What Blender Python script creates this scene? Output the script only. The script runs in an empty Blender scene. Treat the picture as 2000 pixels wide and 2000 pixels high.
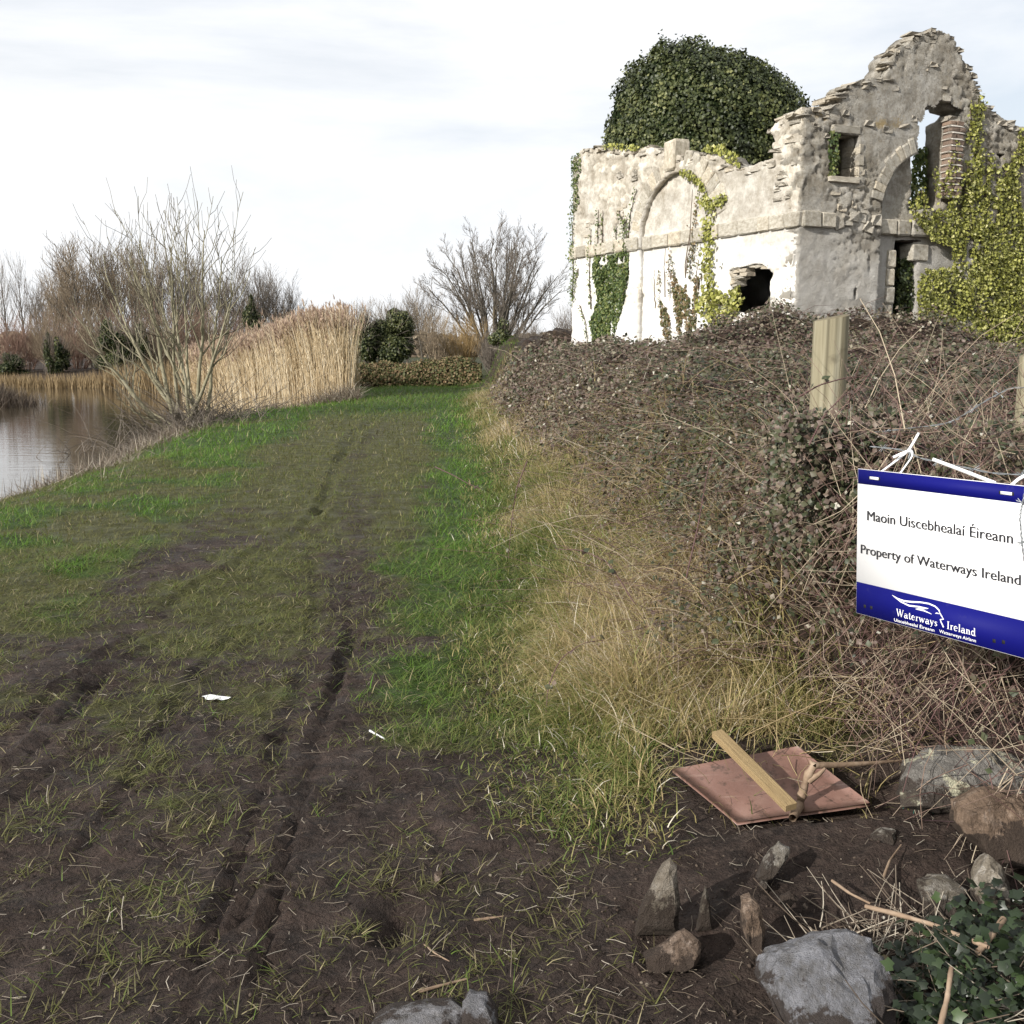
import bpy, bmesh, math, random
import numpy as np
from mathutils import Vector, Matrix, noise as mnoise
from mathutils.geometry import delaunay_2d_cdt

rng = np.random.default_rng(7)
random.seed(7)
SC = bpy.context.scene
COL = SC.collection
R = math.radians

# ------------------------------------------------------------------ camera
PITCH = math.atan(0.1625)
EYE = 1.55
cam_data = bpy.data.cameras.new("camera")
cam_data.sensor_width = 36.0
cam_data.lens = 36.0
cam_data.clip_start = 0.05
cam_data.clip_end = 3000
cam = bpy.data.objects.new("camera", cam_data)
cam.location = (0, 0, EYE)
cam.rotation_euler = (math.pi / 2 - PITCH, 0, 0)
COL.objects.link(cam)
SC.camera = cam

# ------------------------------------------------------------------ sky, sun, exposure
SUN_EL = R(25)
SUN_AZ = R(50)                      # from straight behind the viewer towards the left
sdir = Vector((-math.sin(SUN_AZ) * math.cos(SUN_EL), -math.cos(SUN_AZ) * math.cos(SUN_EL), math.sin(SUN_EL)))
sl = bpy.data.lights.new("sun", 'SUN')
sl.energy = 4.8
sl.angle = R(0.9)
sl.color = (1.0, 0.96, 0.90)
so = bpy.data.objects.new("sun", sl)
so.rotation_euler = sdir.to_track_quat('Z', 'Y').to_euler()
so.location = (-20, -20, 30)
COL.objects.link(so)

W = bpy.data.worlds.new("World")
SC.world = W
W.use_nodes = True
nt = W.node_tree
nt.nodes.clear()
N = nt.nodes.new
L = nt.links.new
w_out = N('ShaderNodeOutputWorld')
bg = N('ShaderNodeBackground')
sky = N('ShaderNodeTexSky')
sky.sky_type = 'NISHITA'
sky.sun_disc = False
sky.sun_elevation = SUN_EL
sky.sun_rotation = math.atan2(sdir.x, sdir.y)
sky.air_density = 1.0
sky.dust_density = 1.5
sky.ozone_density = 1.0
tc = N('ShaderNodeTexCoord')
mp = N('ShaderNodeMapping')
mp.inputs['Scale'].default_value = (1.0, 1.0, 3.6)
mp.inputs['Location'].default_value = (0.35, 0.1, 0.2)
n1 = N('ShaderNodeTexNoise')
n1.inputs['Scale'].default_value = 1.7
n1.inputs['Detail'].default_value = 7
n1.inputs['Roughness'].default_value = 0.55
n1.inputs['Distortion'].default_value = 0.3
r1n = N('ShaderNodeValToRGB')
r1n.color_ramp.elements[0].position = 0.33
r1n.color_ramp.elements[0].color = (0.55, 0.55, 0.55, 1)
r1n.color_ramp.elements[1].position = 0.52
r1n.color_ramp.elements[1].color = (0.97, 0.97, 0.97, 1)
n2 = N('ShaderNodeTexNoise')
n2.inputs['Scale'].default_value = 2.4
n2.inputs['Detail'].default_value = 6
n2.inputs['Roughness'].default_value = 0.5
r2n = N('ShaderNodeValToRGB')
r2n.color_ramp.elements[0].position = 0.30
r2n.color_ramp.elements[0].color = (7.6, 7.85, 8.25, 1)
r2n.color_ramp.elements[1].position = 0.50
r2n.color_ramp.elements[1].color = (8.35, 8.45, 8.6, 1)
mixc = N('ShaderNodeMix')
mixc.data_type = 'RGBA'
L(tc.outputs['Generated'], mp.inputs['Vector'])
L(mp.outputs['Vector'], n1.inputs['Vector'])
L(mp.outputs['Vector'], n2.inputs['Vector'])
L(n1.outputs['Fac'], r1n.inputs['Fac'])
L(n2.outputs['Fac'], r2n.inputs['Fac'])
L(r1n.outputs['Color'], mixc.inputs['Factor'])
L(sky.outputs['Color'], mixc.inputs['A'])
L(r2n.outputs['Color'], mixc.inputs['B'])
L(mixc.outputs['Result'], bg.inputs['Color'])
bg.inputs['Strength'].default_value = 0.10
L(bg.outputs['Background'], w_out.inputs['Surface'])

vs = SC.view_settings
vs.view_transform = 'Standard'
vs.look = 'None'
vs.exposure = 0.35
vs.gamma = 1.0
SC.cycles.max_bounces = 6
SC.cycles.diffuse_bounces = 3
SC.cycles.glossy_bounces = 3
SC.cycles.transmission_bounces = 2
SC.cycles.transparent_max_bounces = 4

# ------------------------------------------------------------------ survey of the photograph (pixels of the 2000 px original to metres)
FW = np.array([0, math.cos(PITCH), -math.sin(PITCH)])
UP = np.array([0, math.sin(PITCH), math.cos(PITCH)])
RT = np.array([1.0, 0, 0])
CP = np.array([0, 0, EYE])


def ray(u, v):
    return FW + RT * ((u - 1000) / 2000.0) + UP * ((1000 - v) / 2000.0)


def G(u, v, z=0.0):
    d = ray(u, v)
    return CP + d * ((z - EYE) / d[2])


def AY(u, v, Y):
    d = ray(u, v)
    return CP + d * (Y / d[1])


def AD(u, v, D):
    return CP + ray(u, v) * D


# ------------------------------------------------------------------ noise
def _hash(ix, iy, iz, seed):
    h = (ix.astype(np.int64) * 374761393 + iy.astype(np.int64) * 668265263 + iz.astype(np.int64) * 2147483647 + seed * 974634541) & 0xffffffff
    h = ((h ^ (h >> 13)) * 1274126177) & 0xffffffff
    h = ((h ^ (h >> 16)) * 2246822519) & 0xffffffff
    return ((h ^ (h >> 15)) & 0xffffff) / float(0xffffff)


def vnoise(x, y, s=0):
    x = np.asarray(x, float)
    y = np.asarray(y, float)
    ix = np.floor(x)
    iy = np.floor(y)
    fx = x - ix
    fy = y - iy
    fx = fx * fx * (3 - 2 * fx)
    fy = fy * fy * (3 - 2 * fy)
    z = np.zeros_like(ix)
    a = _hash(ix, iy, z, s)
    b = _hash(ix + 1, iy, z, s)
    c = _hash(ix, iy + 1, z, s)
    d = _hash(ix + 1, iy + 1, z, s)
    return (a * (1 - fx) + b * fx) * (1 - fy) + (c * (1 - fx) + d * fx) * fy


def fbm(x, y, o=4, s=0):
    t = 0
    a = 0.5
    n = 0
    for i in range(o):
        t = t + a * (vnoise(x * 2 ** i + i * 17.3, y * 2 ** i - i * 9.1, s + i) - 0.5)
        n += a
        a *= 0.55
    return t / n * 2          # about -1..1


def worley(x, y, s=0):
    ix = np.floor(x)
    iy = np.floor(y)
    f1 = np.full(x.shape, 9.0)
    f2 = np.full(x.shape, 9.0)
    cid = np.zeros(x.shape)
    z = np.zeros_like(ix)
    for dx in (-1, 0, 1):
        for dy in (-1, 0, 1):
            cx = ix + dx
            cy = iy + dy
            px = cx + 0.15 + 0.7 * _hash(cx, cy, z, s)
            py = cy + 0.15 + 0.7 * _hash(cx, cy, z, s + 1)
            d = np.hypot(px - x, py - y)
            nid = _hash(cx, cy, z, s + 2)
            m = d < f1
            f2 = np.where(m, f1, np.minimum(f2, d))
            cid = np.where(m, nid, cid)
            f1 = np.where(m, d, f1)
    return f1, f2, cid


def sstep(a, b, x):
    t = np.clip((np.asarray(x, float) - a) / (b - a), 0, 1)
    return t * t * (3 - 2 * t)


# ------------------------------------------------------------------ materials
MATS = {}


class NT:
    def __init__(self, name, rough=0.8, spec=0.3):
        m = bpy.data.materials.new(name)
        m.use_nodes = True
        self.m = m
        self.t = m.node_tree
        self.b = self.t.nodes['Principled BSDF']
        self.b.inputs['Roughness'].default_value = rough
        self.b.inputs['Specular IOR Level'].default_value = spec
        MATS[name] = m

    def n(self, typ, **k):
        nd = self.t.nodes.new(typ)
        for a, v in k.items():
            if hasattr(nd, a):
                setattr(nd, a, v)
            else:
                nd.inputs[a.replace('_', ' ')].default_value = v
        return nd

    def l(self, a, b):
        self.t.links.new(a, b)

    def ramp(self, fac, stops, interp='LINEAR'):
        r = self.n('ShaderNodeValToRGB')
        e = r.color_ramp.elements
        r.color_ramp.interpolation = interp
        while len(e) < len(stops):
            e.new(0.5)
        for el, (p, c) in zip(e, stops):
            el.position = p
            el.color = (c[0], c[1], c[2], 1) if not isinstance(c, (int, float)) else (c, c, c, 1)
        self.l(fac, r.inputs['Fac'])
        return r.outputs['Color']

    def coord(self, kind='Object'):
        return self.n('ShaderNodeTexCoord').outputs[kind]

    def noise(self, scale, detail=4, rough=0.55, vec=None, dist=0.0):
        nd = self.n('ShaderNodeTexNoise')
        nd.inputs['Scale'].default_value = scale
        nd.inputs['Detail'].default_value = detail
        nd.inputs['Roughness'].default_value = rough
        nd.inputs['Distortion'].default_value = dist
        self.l(vec if vec is not None else self.coord(), nd.inputs['Vector'])
        return nd.outputs['Fac']

    def attr(self, name):
        nd = self.n('ShaderNodeAttribute')
        nd.attribute_name = name
        return nd.outputs['Fac']

    def mix(self, fac, a, b, blend='MIX'):
        nd = self.n('ShaderNodeMix')
        nd.data_type = 'RGBA'
        nd.blend_type = blend
        for sock, v in (('Factor', fac), ('A', a), ('B', b)):
            if isinstance(v, (int, float)):
                nd.inputs[sock].default_value = v
            elif isinstance(v, tuple):
                nd.inputs[sock].default_value = (v[0], v[1], v[2], 1)
            else:
                self.l(v, nd.inputs[sock])
        return nd.outputs['Result']

    def math(self, op, a, b=0.0, clamp=False):
        nd = self.n('ShaderNodeMath')
        nd.operation = op
        nd.use_clamp = clamp
        for i, v in enumerate((a, b)):
            if isinstance(v, (int, float)):
                nd.inputs[i].default_value = v
            else:
                self.l(v, nd.inputs[i])
        return nd.outputs[0]

    def sepz(self, axis='Z', kind='Object'):
        s = self.n('ShaderNodeSeparateXYZ')
        self.l(self.coord(kind), s.inputs[0])
        return s.outputs[axis]

    def base(self, c):
        if isinstance(c, tuple):
            self.b.inputs['Base Color'].default_value = (c[0], c[1], c[2], 1)
        else:
            self.l(c, self.b.inputs['Base Color'])
        return self

    def bump(self, h, strength=0.4, dist=0.02):
        nd = self.n('ShaderNodeBump')
        nd.inputs['Strength'].default_value = strength
        nd.inputs['Distance'].default_value = dist
        self.l(h, nd.inputs['Height'])
        self.l(nd.outputs['Normal'], self.b.inputs['Normal'])
        return self

    def translucent(self, col, amount):
        out = self.t.nodes['Material Output']
        tr = self.n('ShaderNodeBsdfTranslucent')
        self.l(col, tr.inputs['Color'])
        ms = self.n('ShaderNodeMixShader')
        ms.inputs[0].default_value = amount
        self.l(self.b.outputs[0], ms.inputs[1])
        self.l(tr.outputs[0], ms.inputs[2])
        self.l(ms.outputs[0], out.inputs['Surface'])
        return self


def leaf_mat(name, stops, rough=0.5, spec=0.4, trans=0.25):
    k = NT(name, rough, spec)
    c = k.ramp(k.attr('rnd'), stops)
    k.base(c)
    if trans:
        k.translucent(c, trans)
    return k.m


def bark_mat(name, a, b, c2, scale=9):
    k = NT(name, 0.85, 0.2)
    n = k.noise(scale, 5, 0.6)
    col = k.ramp(n, [(0.3, a), (0.5, b), (0.7, c2)])
    k.base(col)
    k.bump(k.noise(scale * 5, 4), 0.5, 0.01)
    return k.m


# ground: mud, litter and grass-stained soil, by cover attributes of the terrain
k = NT('ground_soil', 0.8, 0.18)
mud = k.ramp(k.noise(2.2, 8, 0.65), [(0.3, (0.025, 0.0165, 0.013)), (0.5, (0.052, 0.036, 0.029)), (0.70, (0.094, 0.065, 0.052))])
mud = k.mix(k.ramp(k.noise(13, 5, 0.7), [(0.38, 0.75), (0.58, 0.0)]), mud, (0.014, 0.010, 0.008))
mud = k.mix(k.ramp(k.noise(38, 4, 0.7), [(0.48, 0.0), (0.72, 0.8)]), mud, (0.085, 0.063, 0.050))
olv = k.ramp(k.noise(6.0, 6, 0.7), [(0.35, (0.048, 0.046, 0.018)), (0.6, (0.090, 0.092, 0.030)), (0.8, (0.135, 0.125, 0.052))])
grs = k.mix(k.attr('green'), olv, k.ramp(k.noise(3.0, 6, 0.6), [(0.35, (0.028, 0.045, 0.010)), (0.6, (0.048, 0.088, 0.015)), (0.8, (0.080, 0.105, 0.026))]))
lit = k.ramp(k.noise(14, 6, 0.7), [(0.3, (0.016, 0.011, 0.008)), (0.55, (0.045, 0.031, 0.021)), (0.75, (0.11, 0.08, 0.05))])
cv = k.math('ADD', k.attr('cover'), k.math('MULTIPLY', k.math('SUBTRACT', k.noise(9, 4, 0.7), 0.5), 0.9))
c1 = k.mix(k.ramp(cv, [(0.30, 0.0), (0.62, 1.0)]), mud, grs)
c2 = k.mix(k.attr('litter'), c1, lit)
k.base(c2)
k.l(k.ramp(k.noise(5, 3), [(0.33, 0.5), (0.6, 0.9)]), k.b.inputs['Roughness'])
k.bump(k.math('ADD', k.noise(26, 6, 0.7), k.math('MULTIPLY', k.noise(110, 3, 0.6), 0.35)), 1.0, 0.05)

# lime render over rubble
def wall_mat(name, low, warm, tint=(1.0, 0.985, 0.97), grit=0.35):
    k = NT(name, 0.92, 0.15)
    z = k.sepz()
    nn = k.noise(1.1, 6, 0.65)
    zz = k.math('ADD', z, k.math('MULTIPLY', k.math('SUBTRACT', nn, 0.5), 1.5))
    up = k.ramp(k.math('DIVIDE', zz, 8.0), [(0.36, 0.0), (0.47, 1.0)])
    white = k.ramp(k.noise(2.3, 7, 0.7), [(0.28, low[0]), (0.5, low[1]), (0.72, low[2])])
    stone = k.ramp(k.noise(4.0, 8, 0.72), [(0.26, (0.23, 0.20, 0.155)), (0.42, (0.43, 0.40, 0.345)), (0.56, (0.60, 0.575, 0.52)), (0.75, (0.71, 0.695, 0.655))])
    stone = k.mix(1.0, stone, tint, 'MULTIPLY')
    c = k.mix(up, white, stone)
    blot = k.ramp(k.noise(0.9, 6, 0.7), [(0.52, 0.0), (0.66, 0.25 + 0.25 * grit)])
    c = k.mix(k.math('MULTIPLY', blot, up), c, (0.27, 0.245, 0.205))
    sp_ = k.ramp(k.noise(24, 6, 0.8), [(0.40, 0.75), (0.50, 0.0)])
    c = k.mix(k.math('MULTIPLY', sp_, k.math('ADD', k.math('MULTIPLY', up, 0.75 * grit + 0.1), 0.14 * grit)), c, (0.24, 0.21, 0.165))
    # damp streaks and stains with their own shape
    mp2 = k.n('ShaderNodeMapping')
    mp2.inputs['Scale'].default_value = (3.0, 3.0, 0.35)
    k.l(k.coord(), mp2.inputs['Vector'])
    st = k.ramp(k.noise(1.6, 5, 0.65, vec=mp2.outputs[0]), [(0.56, 0.0), (0.72, 0.45)])
    c = k.mix(st, c, (0.33, 0.29, 0.22))
    # ochre lichen
    lf = k.ramp(k.noise(1.7, 7, 0.75), [(0.60, 0.0), (0.68, 1.0)])
    lf2 = k.math('MULTIPLY', lf, k.ramp(k.math('DIVIDE', z, 8.0), [(0.52, 0.0), (0.66, warm)]))
    c = k.mix(lf2, c, (0.34, 0.23, 0.07))
    # missing-stone joints colour by relief attribute
    jt = k.attr('joint')
    ce = k.attr('cell')
    c = k.mix(k.math('MULTIPLY', k.attr('bare'), 0.75), c, k.mix(1.0, c, k.ramp(ce, [(0.0, (0.62, 0.58, 0.52)), (0.35, (0.95, 0.93, 0.88)), (0.7, (1.12, 1.1, 1.05)), (1.0, (1.3, 1.28, 1.25))]), 'MULTIPLY'))
    c = k.mix(k.math('MULTIPLY', jt, 0.5), c, (0.24, 0.20, 0.15))
    k.base(c)
    h = k.math('ADD', k.noise(22, 8, 0.82), k.math('MULTIPLY', k.noise(70, 4, 0.7), 0.6))
    k.bump(h, 0.55 + 0.4 * grit, 0.035 + 0.015 * grit)
    return k.m


wall_mat('lime_render', ((0.66, 0.62, 0.55), (0.80, 0.79, 0.76), (0.84, 0.83, 0.81)), 0.5)
wall_mat('shaded_render', ((0.34, 0.31, 0.265), (0.50, 0.475, 0.43), (0.62, 0.60, 0.56)), 0.95, (0.78, 0.77, 0.755), 0.9)  # same render, coloured darker for the wall the sun only grazes


def stone_mat(name, a, b, c, scale=7, lichen=None, lich_thr=0.6, bump=0.6, muddy=False):
    k = NT(name, 0.88, 0.2)
    oi = k.n('ShaderNodeObjectInfo')
    add = k.n('ShaderNodeVectorMath')
    add.operation = 'ADD'
    k.l(k.coord(), add.inputs[0])
    k.l(oi.outputs['Location'], add.inputs[1])
    v = add.outputs[0]
    col = k.ramp(k.noise(scale, 7, 0.7, vec=v), [(0.3, a), (0.52, b), (0.72, c)])
    col = k.mix(0.55, col, k.ramp(oi.outputs['Random'], [(0.0, (0.55, 0.52, 0.48)), (0.5, (1, 1, 1)), (1.0, (1.25, 1.15, 1.0))]), 'MULTIPLY')
    if lichen:
        lf = k.ramp(k.noise(scale * 0.8, 6, 0.75, vec=v), [(lich_thr, 0.0), (lich_thr + 0.06, 1.0)])
        col = k.mix(lf, col, lichen)
    if muddy:
        col = k.mix(k.ramp(k.noise(7, 7, 0.8, vec=v, dist=1.5), [(0.40, 0.65), (0.50, 0.0)]), col, a)
        col = k.mix(k.ramp(k.noise(45, 5, 0.75, vec=v), [(0.58, 0.0), (0.70, 0.7)]), col, c)
        mz = k.math('ADD', k.math('MULTIPLY', k.sepz(), -9.0), k.math('MULTIPLY', k.noise(14, 5, 0.7, vec=v), 2.2))
        col = k.mix(k.ramp(mz, [(0.85, 0.0), (1.9, 0.9)]), col, (0.045, 0.033, 0.026))
    k.base(col)
    h = k.math('ADD', k.noise(scale * 3, 6, 0.7, vec=v), k.math('MULTIPLY', k.noise(scale * 14, 3, 0.6, vec=v), 0.4))
    k.bump(h, bump, 0.03)
    return k.m


stone_mat('limestone', (0.24, 0.21, 0.165), (0.43, 0.40, 0.335), (0.60, 0.57, 0.51), 5, (0.46, 0.37, 0.17), 0.63)
stone_mat('rubble_stone', (0.19, 0.165, 0.13), (0.38, 0.35, 0.295), (0.56, 0.535, 0.48), 6, (0.38, 0.27, 0.10), 0.64)
stone_mat('brick', (0.16, 0.115, 0.09), (0.25, 0.185, 0.145), (0.40, 0.33, 0.28), 9)
stone_mat('ground_rock', (0.088, 0.075, 0.056), (0.175, 0.156, 0.131), (0.325, 0.3, 0.269), 22, bump=0.9, muddy=True)
stone_mat('grey_rock', (0.115, 0.108, 0.101), (0.209, 0.209, 0.223), (0.351, 0.351, 0.378), 22, bump=0.9, muddy=True)
stone_mat('pale_rock', (0.102, 0.084, 0.06), (0.264, 0.24, 0.204), (0.552, 0.528, 0.492), 22, bump=0.9, muddy=True)
stone_mat('brown_rock', (0.09, 0.065, 0.048), (0.195, 0.143, 0.108), (0.375, 0.3, 0.247), 22, bump=0.9, muddy=True)
stone_mat('lichen_rock', (0.12, 0.108, 0.096), (0.204, 0.192, 0.174), (0.324, 0.312, 0.288), 14, (0.52, 0.50, 0.36), 0.53, bump=0.9, muddy=True)
k = NT('mortar', 0.95, 0.1)
k.base(k.ramp(k.noise(20, 5), [(0.3, (0.42, 0.38, 0.32)), (0.7, (0.62, 0.58, 0.52))]))
k.bump(k.noise(60, 4), 0.5, 0.01)

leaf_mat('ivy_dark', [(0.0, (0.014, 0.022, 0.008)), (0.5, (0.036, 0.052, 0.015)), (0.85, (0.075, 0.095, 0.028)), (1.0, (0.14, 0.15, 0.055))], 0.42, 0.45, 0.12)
leaf_mat('ivy_dome', [(0.0, (0.018, 0.025, 0.009)), (0.4, (0.042, 0.054, 0.017)), (0.75, (0.085, 0.098, 0.032)), (1.0, (0.17, 0.175, 0.065))], 0.5, 0.35, 0.12)
leaf_mat('ivy_green', [(0.0, (0.03, 0.05, 0.015)), (0.5, (0.085, 0.125, 0.035)), (0.85, (0.16, 0.19, 0.055)), (1.0, (0.25, 0.26, 0.10))], 0.45, 0.4, 0.2)
leaf_mat('ivy_yellow', [(0.0, (0.08, 0.085, 0.02)), (0.35, (0.22, 0.23, 0.05)), (0.8, (0.40, 0.40, 0.10)), (1.0, (0.56, 0.53, 0.24))], 0.45, 0.4, 0.25)
leaf_mat('ivy_brown', [(0.0, (0.05, 0.06, 0.02)), (0.45, (0.13, 0.13, 0.05)), (0.75, (0.20, 0.13, 0.07)), (1.0, (0.27, 0.20, 0.11))], 0.6, 0.3, 0.2)
leaf_mat('ivy_near', [(0.0, (0.008, 0.013, 0.006)), (0.4, (0.018, 0.031, 0.011)), (0.9, (0.050, 0.080, 0.025)), (1.0, (0.10, 0.075, 0.03))], 0.4, 0.45, 0.15)
leaf_mat('bramble_leaf', [(0.0, (0.022, 0.028, 0.013)), (0.22, (0.050, 0.062, 0.026)), (0.42, (0.088, 0.085, 0.045)), (0.58, (0.105, 0.075, 0.060)), (0.74, (0.150, 0.105, 0.082)), (0.88, (0.19, 0.155, 0.11)), (0.96, (0.27, 0.24, 0.17)), (1.0, (0.50, 0.48, 0.40))], 0.5, 0.4, 0.2)
leaf_mat('grass_blade', [(0.0, (0.120, 0.105, 0.045)), (0.35, (0.140, 0.145, 0.042)), (0.65, (0.105, 0.180, 0.026)), (0.9, (0.110, 0.250, 0.022)), (1.0, (0.36, 0.31, 0.17))], 0.55, 0.3, 0.35)
leaf_mat('rough_grass', [(0.0, (0.060, 0.100, 0.018)), (0.25, (0.140, 0.175, 0.040)), (0.45, (0.26, 0.24, 0.085)), (0.72, (0.42, 0.33, 0.165)), (0.93, (0.52, 0.40, 0.23)), (1.0, (0.70, 0.64, 0.52))], 0.6, 0.3, 0.3)
leaf_mat('reed_stem', [(0.0, (0.38, 0.27, 0.15)), (0.4, (0.62, 0.49, 0.30)), (0.8, (0.77, 0.65, 0.45)), (1.0, (0.84, 0.76, 0.60))], 0.55, 0.3, 0.25)
leaf_mat('dry_reed', [(0.0, (0.16, 0.115, 0.06)), (0.5, (0.30, 0.22, 0.12)), (1.0, (0.44, 0.34, 0.20))], 0.7, 0.2, 0.2)
leaf_mat('reed_plume', [(0.0, (0.27, 0.19, 0.15)), (0.5, (0.42, 0.31, 0.235)), (1.0, (0.58, 0.46, 0.34))], 0.8, 0.1, 0.3)
leaf_mat('dead_stem', [(0.0, (0.06, 0.045, 0.035)), (0.5, (0.15, 0.115, 0.085)), (0.85, (0.26, 0.22, 0.17)), (1.0, (0.46, 0.41, 0.33))], 0.7, 0.2, 0.1)
leaf_mat('bramble_cane', [(0.0, (0.045, 0.022, 0.024)), (0.4, (0.115, 0.060, 0.056)), (0.7, (0.20, 0.135, 0.10)), (1.0, (0.42, 0.35, 0.25))], 0.55, 0.35, 0.0)
leaf_mat('twig_warm', [(0.0, (0.13, 0.10, 0.072)), (0.5, (0.225, 0.175, 0.120)), (1.0, (0.34, 0.275, 0.19))], 0.8, 0.2, 0.0)
leaf_mat('twig_red', [(0.0, (0.14, 0.085, 0.065)), (0.5, (0.22, 0.140, 0.105)), (1.0, (0.31, 0.21, 0.155))], 0.8, 0.2, 0.0)
leaf_mat('twig_grey', [(0.0, (0.085, 0.072, 0.060)), (0.5, (0.155, 0.130, 0.108)), (1.0, (0.25, 0.215, 0.175))], 0.8, 0.2, 0.0)
leaf_mat('twig_dark', [(0.0, (0.07, 0.058, 0.045)), (0.5, (0.135, 0.115, 0.085)), (1.0, (0.22, 0.19, 0.14))], 0.8, 0.2, 0.0)
leaf_mat('twig_orange', [(0.0, (0.16, 0.10, 0.045)), (0.5, (0.26, 0.175, 0.075)), (1.0, (0.36, 0.26, 0.12))], 0.7, 0.25, 0.0)
leaf_mat('evergreen_leaf', [(0.0, (0.018, 0.026, 0.010)), (0.5, (0.060, 0.072, 0.025)), (1.0, (0.17, 0.175, 0.065))], 0.5, 0.35, 0.15)
leaf_mat('soil_crumb', [(0.0, (0.02, 0.014, 0.011)), (0.6, (0.045, 0.032, 0.025)), (0.92, (0.08, 0.06, 0.045)), (0.98, (0.2, 0.17, 0.13)), (1.0, (0.4, 0.37, 0.32))], 0.8, 0.2, 0.0)
bark_mat('ash_bark', (0.13, 0.12, 0.08), (0.22, 0.20, 0.13), (0.33, 0.305, 0.22), 4)
bark_mat('grey_bark', (0.07, 0.062, 0.05), (0.12, 0.105, 0.085), (0.20, 0.18, 0.14), 3)
k = NT('shade_core', 0.95, 0.0)
k.base((0.012, 0.018, 0.008))  # dark tone standing for shade deep inside foliage
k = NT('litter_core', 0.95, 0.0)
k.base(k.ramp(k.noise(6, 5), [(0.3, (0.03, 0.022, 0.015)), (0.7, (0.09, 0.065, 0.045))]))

# post, board, stake
def wood_mat(name, a, b, c, sc=(18, 18, 1.2), rough=0.75):
    k = NT(name, rough, 0.25)
    m = k.n('ShaderNodeMapping')
    m.inputs['Scale'].default_value = sc
    k.l(k.coord(), m.inputs['Vector'])
    n = k.noise(1.0, 6, 0.6, vec=m.outputs[0], dist=0.6)
    col = k.ramp(n, [(0.25, a), (0.5, b), (0.75, c)])
    blot = k.ramp(k.noise(7, 4, 0.6), [(0.60, 0.0), (0.72, 0.6)])
    col = k.mix(blot, col, (a[0] * 0.6, a[1] * 0.55, a[2] * 0.55))
    k.base(col)
    k.bump(n, 0.5, 0.01)
    return k.m


wood_mat('post_wood', (0.10, 0.085, 0.055), (0.23, 0.205, 0.135), (0.34, 0.315, 0.235), (26, 26, 1.0))
wood_mat('post_end', (0.09, 0.075, 0.045), (0.16, 0.135, 0.085), (0.22, 0.19, 0.13), (6, 6, 6))
wood_mat('stake_wood', (0.15, 0.10, 0.05), (0.28, 0.20, 0.10), (0.40, 0.30, 0.16), (3, 22, 22))
wood_mat('branch_wood', (0.13, 0.085, 0.055), (0.24, 0.17, 0.115), (0.34, 0.26, 0.19), (14, 14, 14))
k = NT('board_face', 0.45, 0.4)
n = k.noise(3.0, 6, 0.6)
c = k.ramp(n, [(0.3, (0.135, 0.072, 0.056)), (0.55, (0.205, 0.115, 0.090)), (0.75, (0.29, 0.185, 0.148))])
m = k.n('ShaderNodeMapping')
m.inputs['Rotation'].default_value = (0, 0, 0.6)
m.inputs['Scale'].default_value = (4, 40, 4)
k.l(k.coord(), m.inputs['Vector'])
sc_ = k.ramp(k.noise(1.0, 4, 0.6, vec=m.outputs[0]), [(0.60, 0.0), (0.72, 0.5)])
c = k.mix(sc_, c, (0.36, 0.26, 0.21))
dirt = k.ramp(k.noise(16, 6, 0.75), [(0.54, 0.0), (0.66, 0.8)])
c = k.mix(dirt, c, (0.055, 0.038, 0.028))
k.base(c)
k.bump(k.noise(40, 3), 0.15, 0.005)

k = NT('sign_white', 0.5, 0.3)
k.base(k.mix(k.ramp(k.noise(9, 7, 0.8), [(0.56, 0.0), (0.75, 0.22)]), (0.80, 0.80, 0.80), (0.42, 0.40, 0.34)))
k = NT('sign_blue', 0.6, 0.1)
k.base(k.mix(k.ramp(k.noise(14, 7, 0.8), [(0.58, 0.0), (0.78, 0.35)]), (0.005, 0.006, 0.13), (0.07, 0.07, 0.16)))
NT('sign_text', 0.5, 0.3).base((0.022, 0.022, 0.026))
NT('cable_tie', 0.35, 0.4).base((0.78, 0.78, 0.78))
NT('hole_dark', 0.8, 0.1).base((0.02, 0.02, 0.02))
k = NT('wire', 0.45, 0.5)
k.base((0.32, 0.34, 0.35))
k.b.inputs['Metallic'].default_value = 0.6
NT('teal_twine', 0.6, 0.3).base((0.02, 0.15, 0.12))
NT('paper', 0.6, 0.3).base((0.75, 0.75, 0.75))

k = NT('canal_water', 0.03, 0.5)
k.base((0.055, 0.045, 0.030))
k.b.inputs['IOR'].default_value = 1.42
m = k.n('ShaderNodeMapping')
m.inputs['Scale'].default_value = (0.55, 2.6, 1)
k.l(k.coord(), m.inputs['Vector'])
k.bump(k.math('ADD', k.noise(1.3, 3, 0.5, vec=m.outputs[0]), k.math('MULTIPLY', k.noise(7.0, 2, 0.5, vec=m.outputs[0]), 0.22)), 0.05, 0.10)


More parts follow.
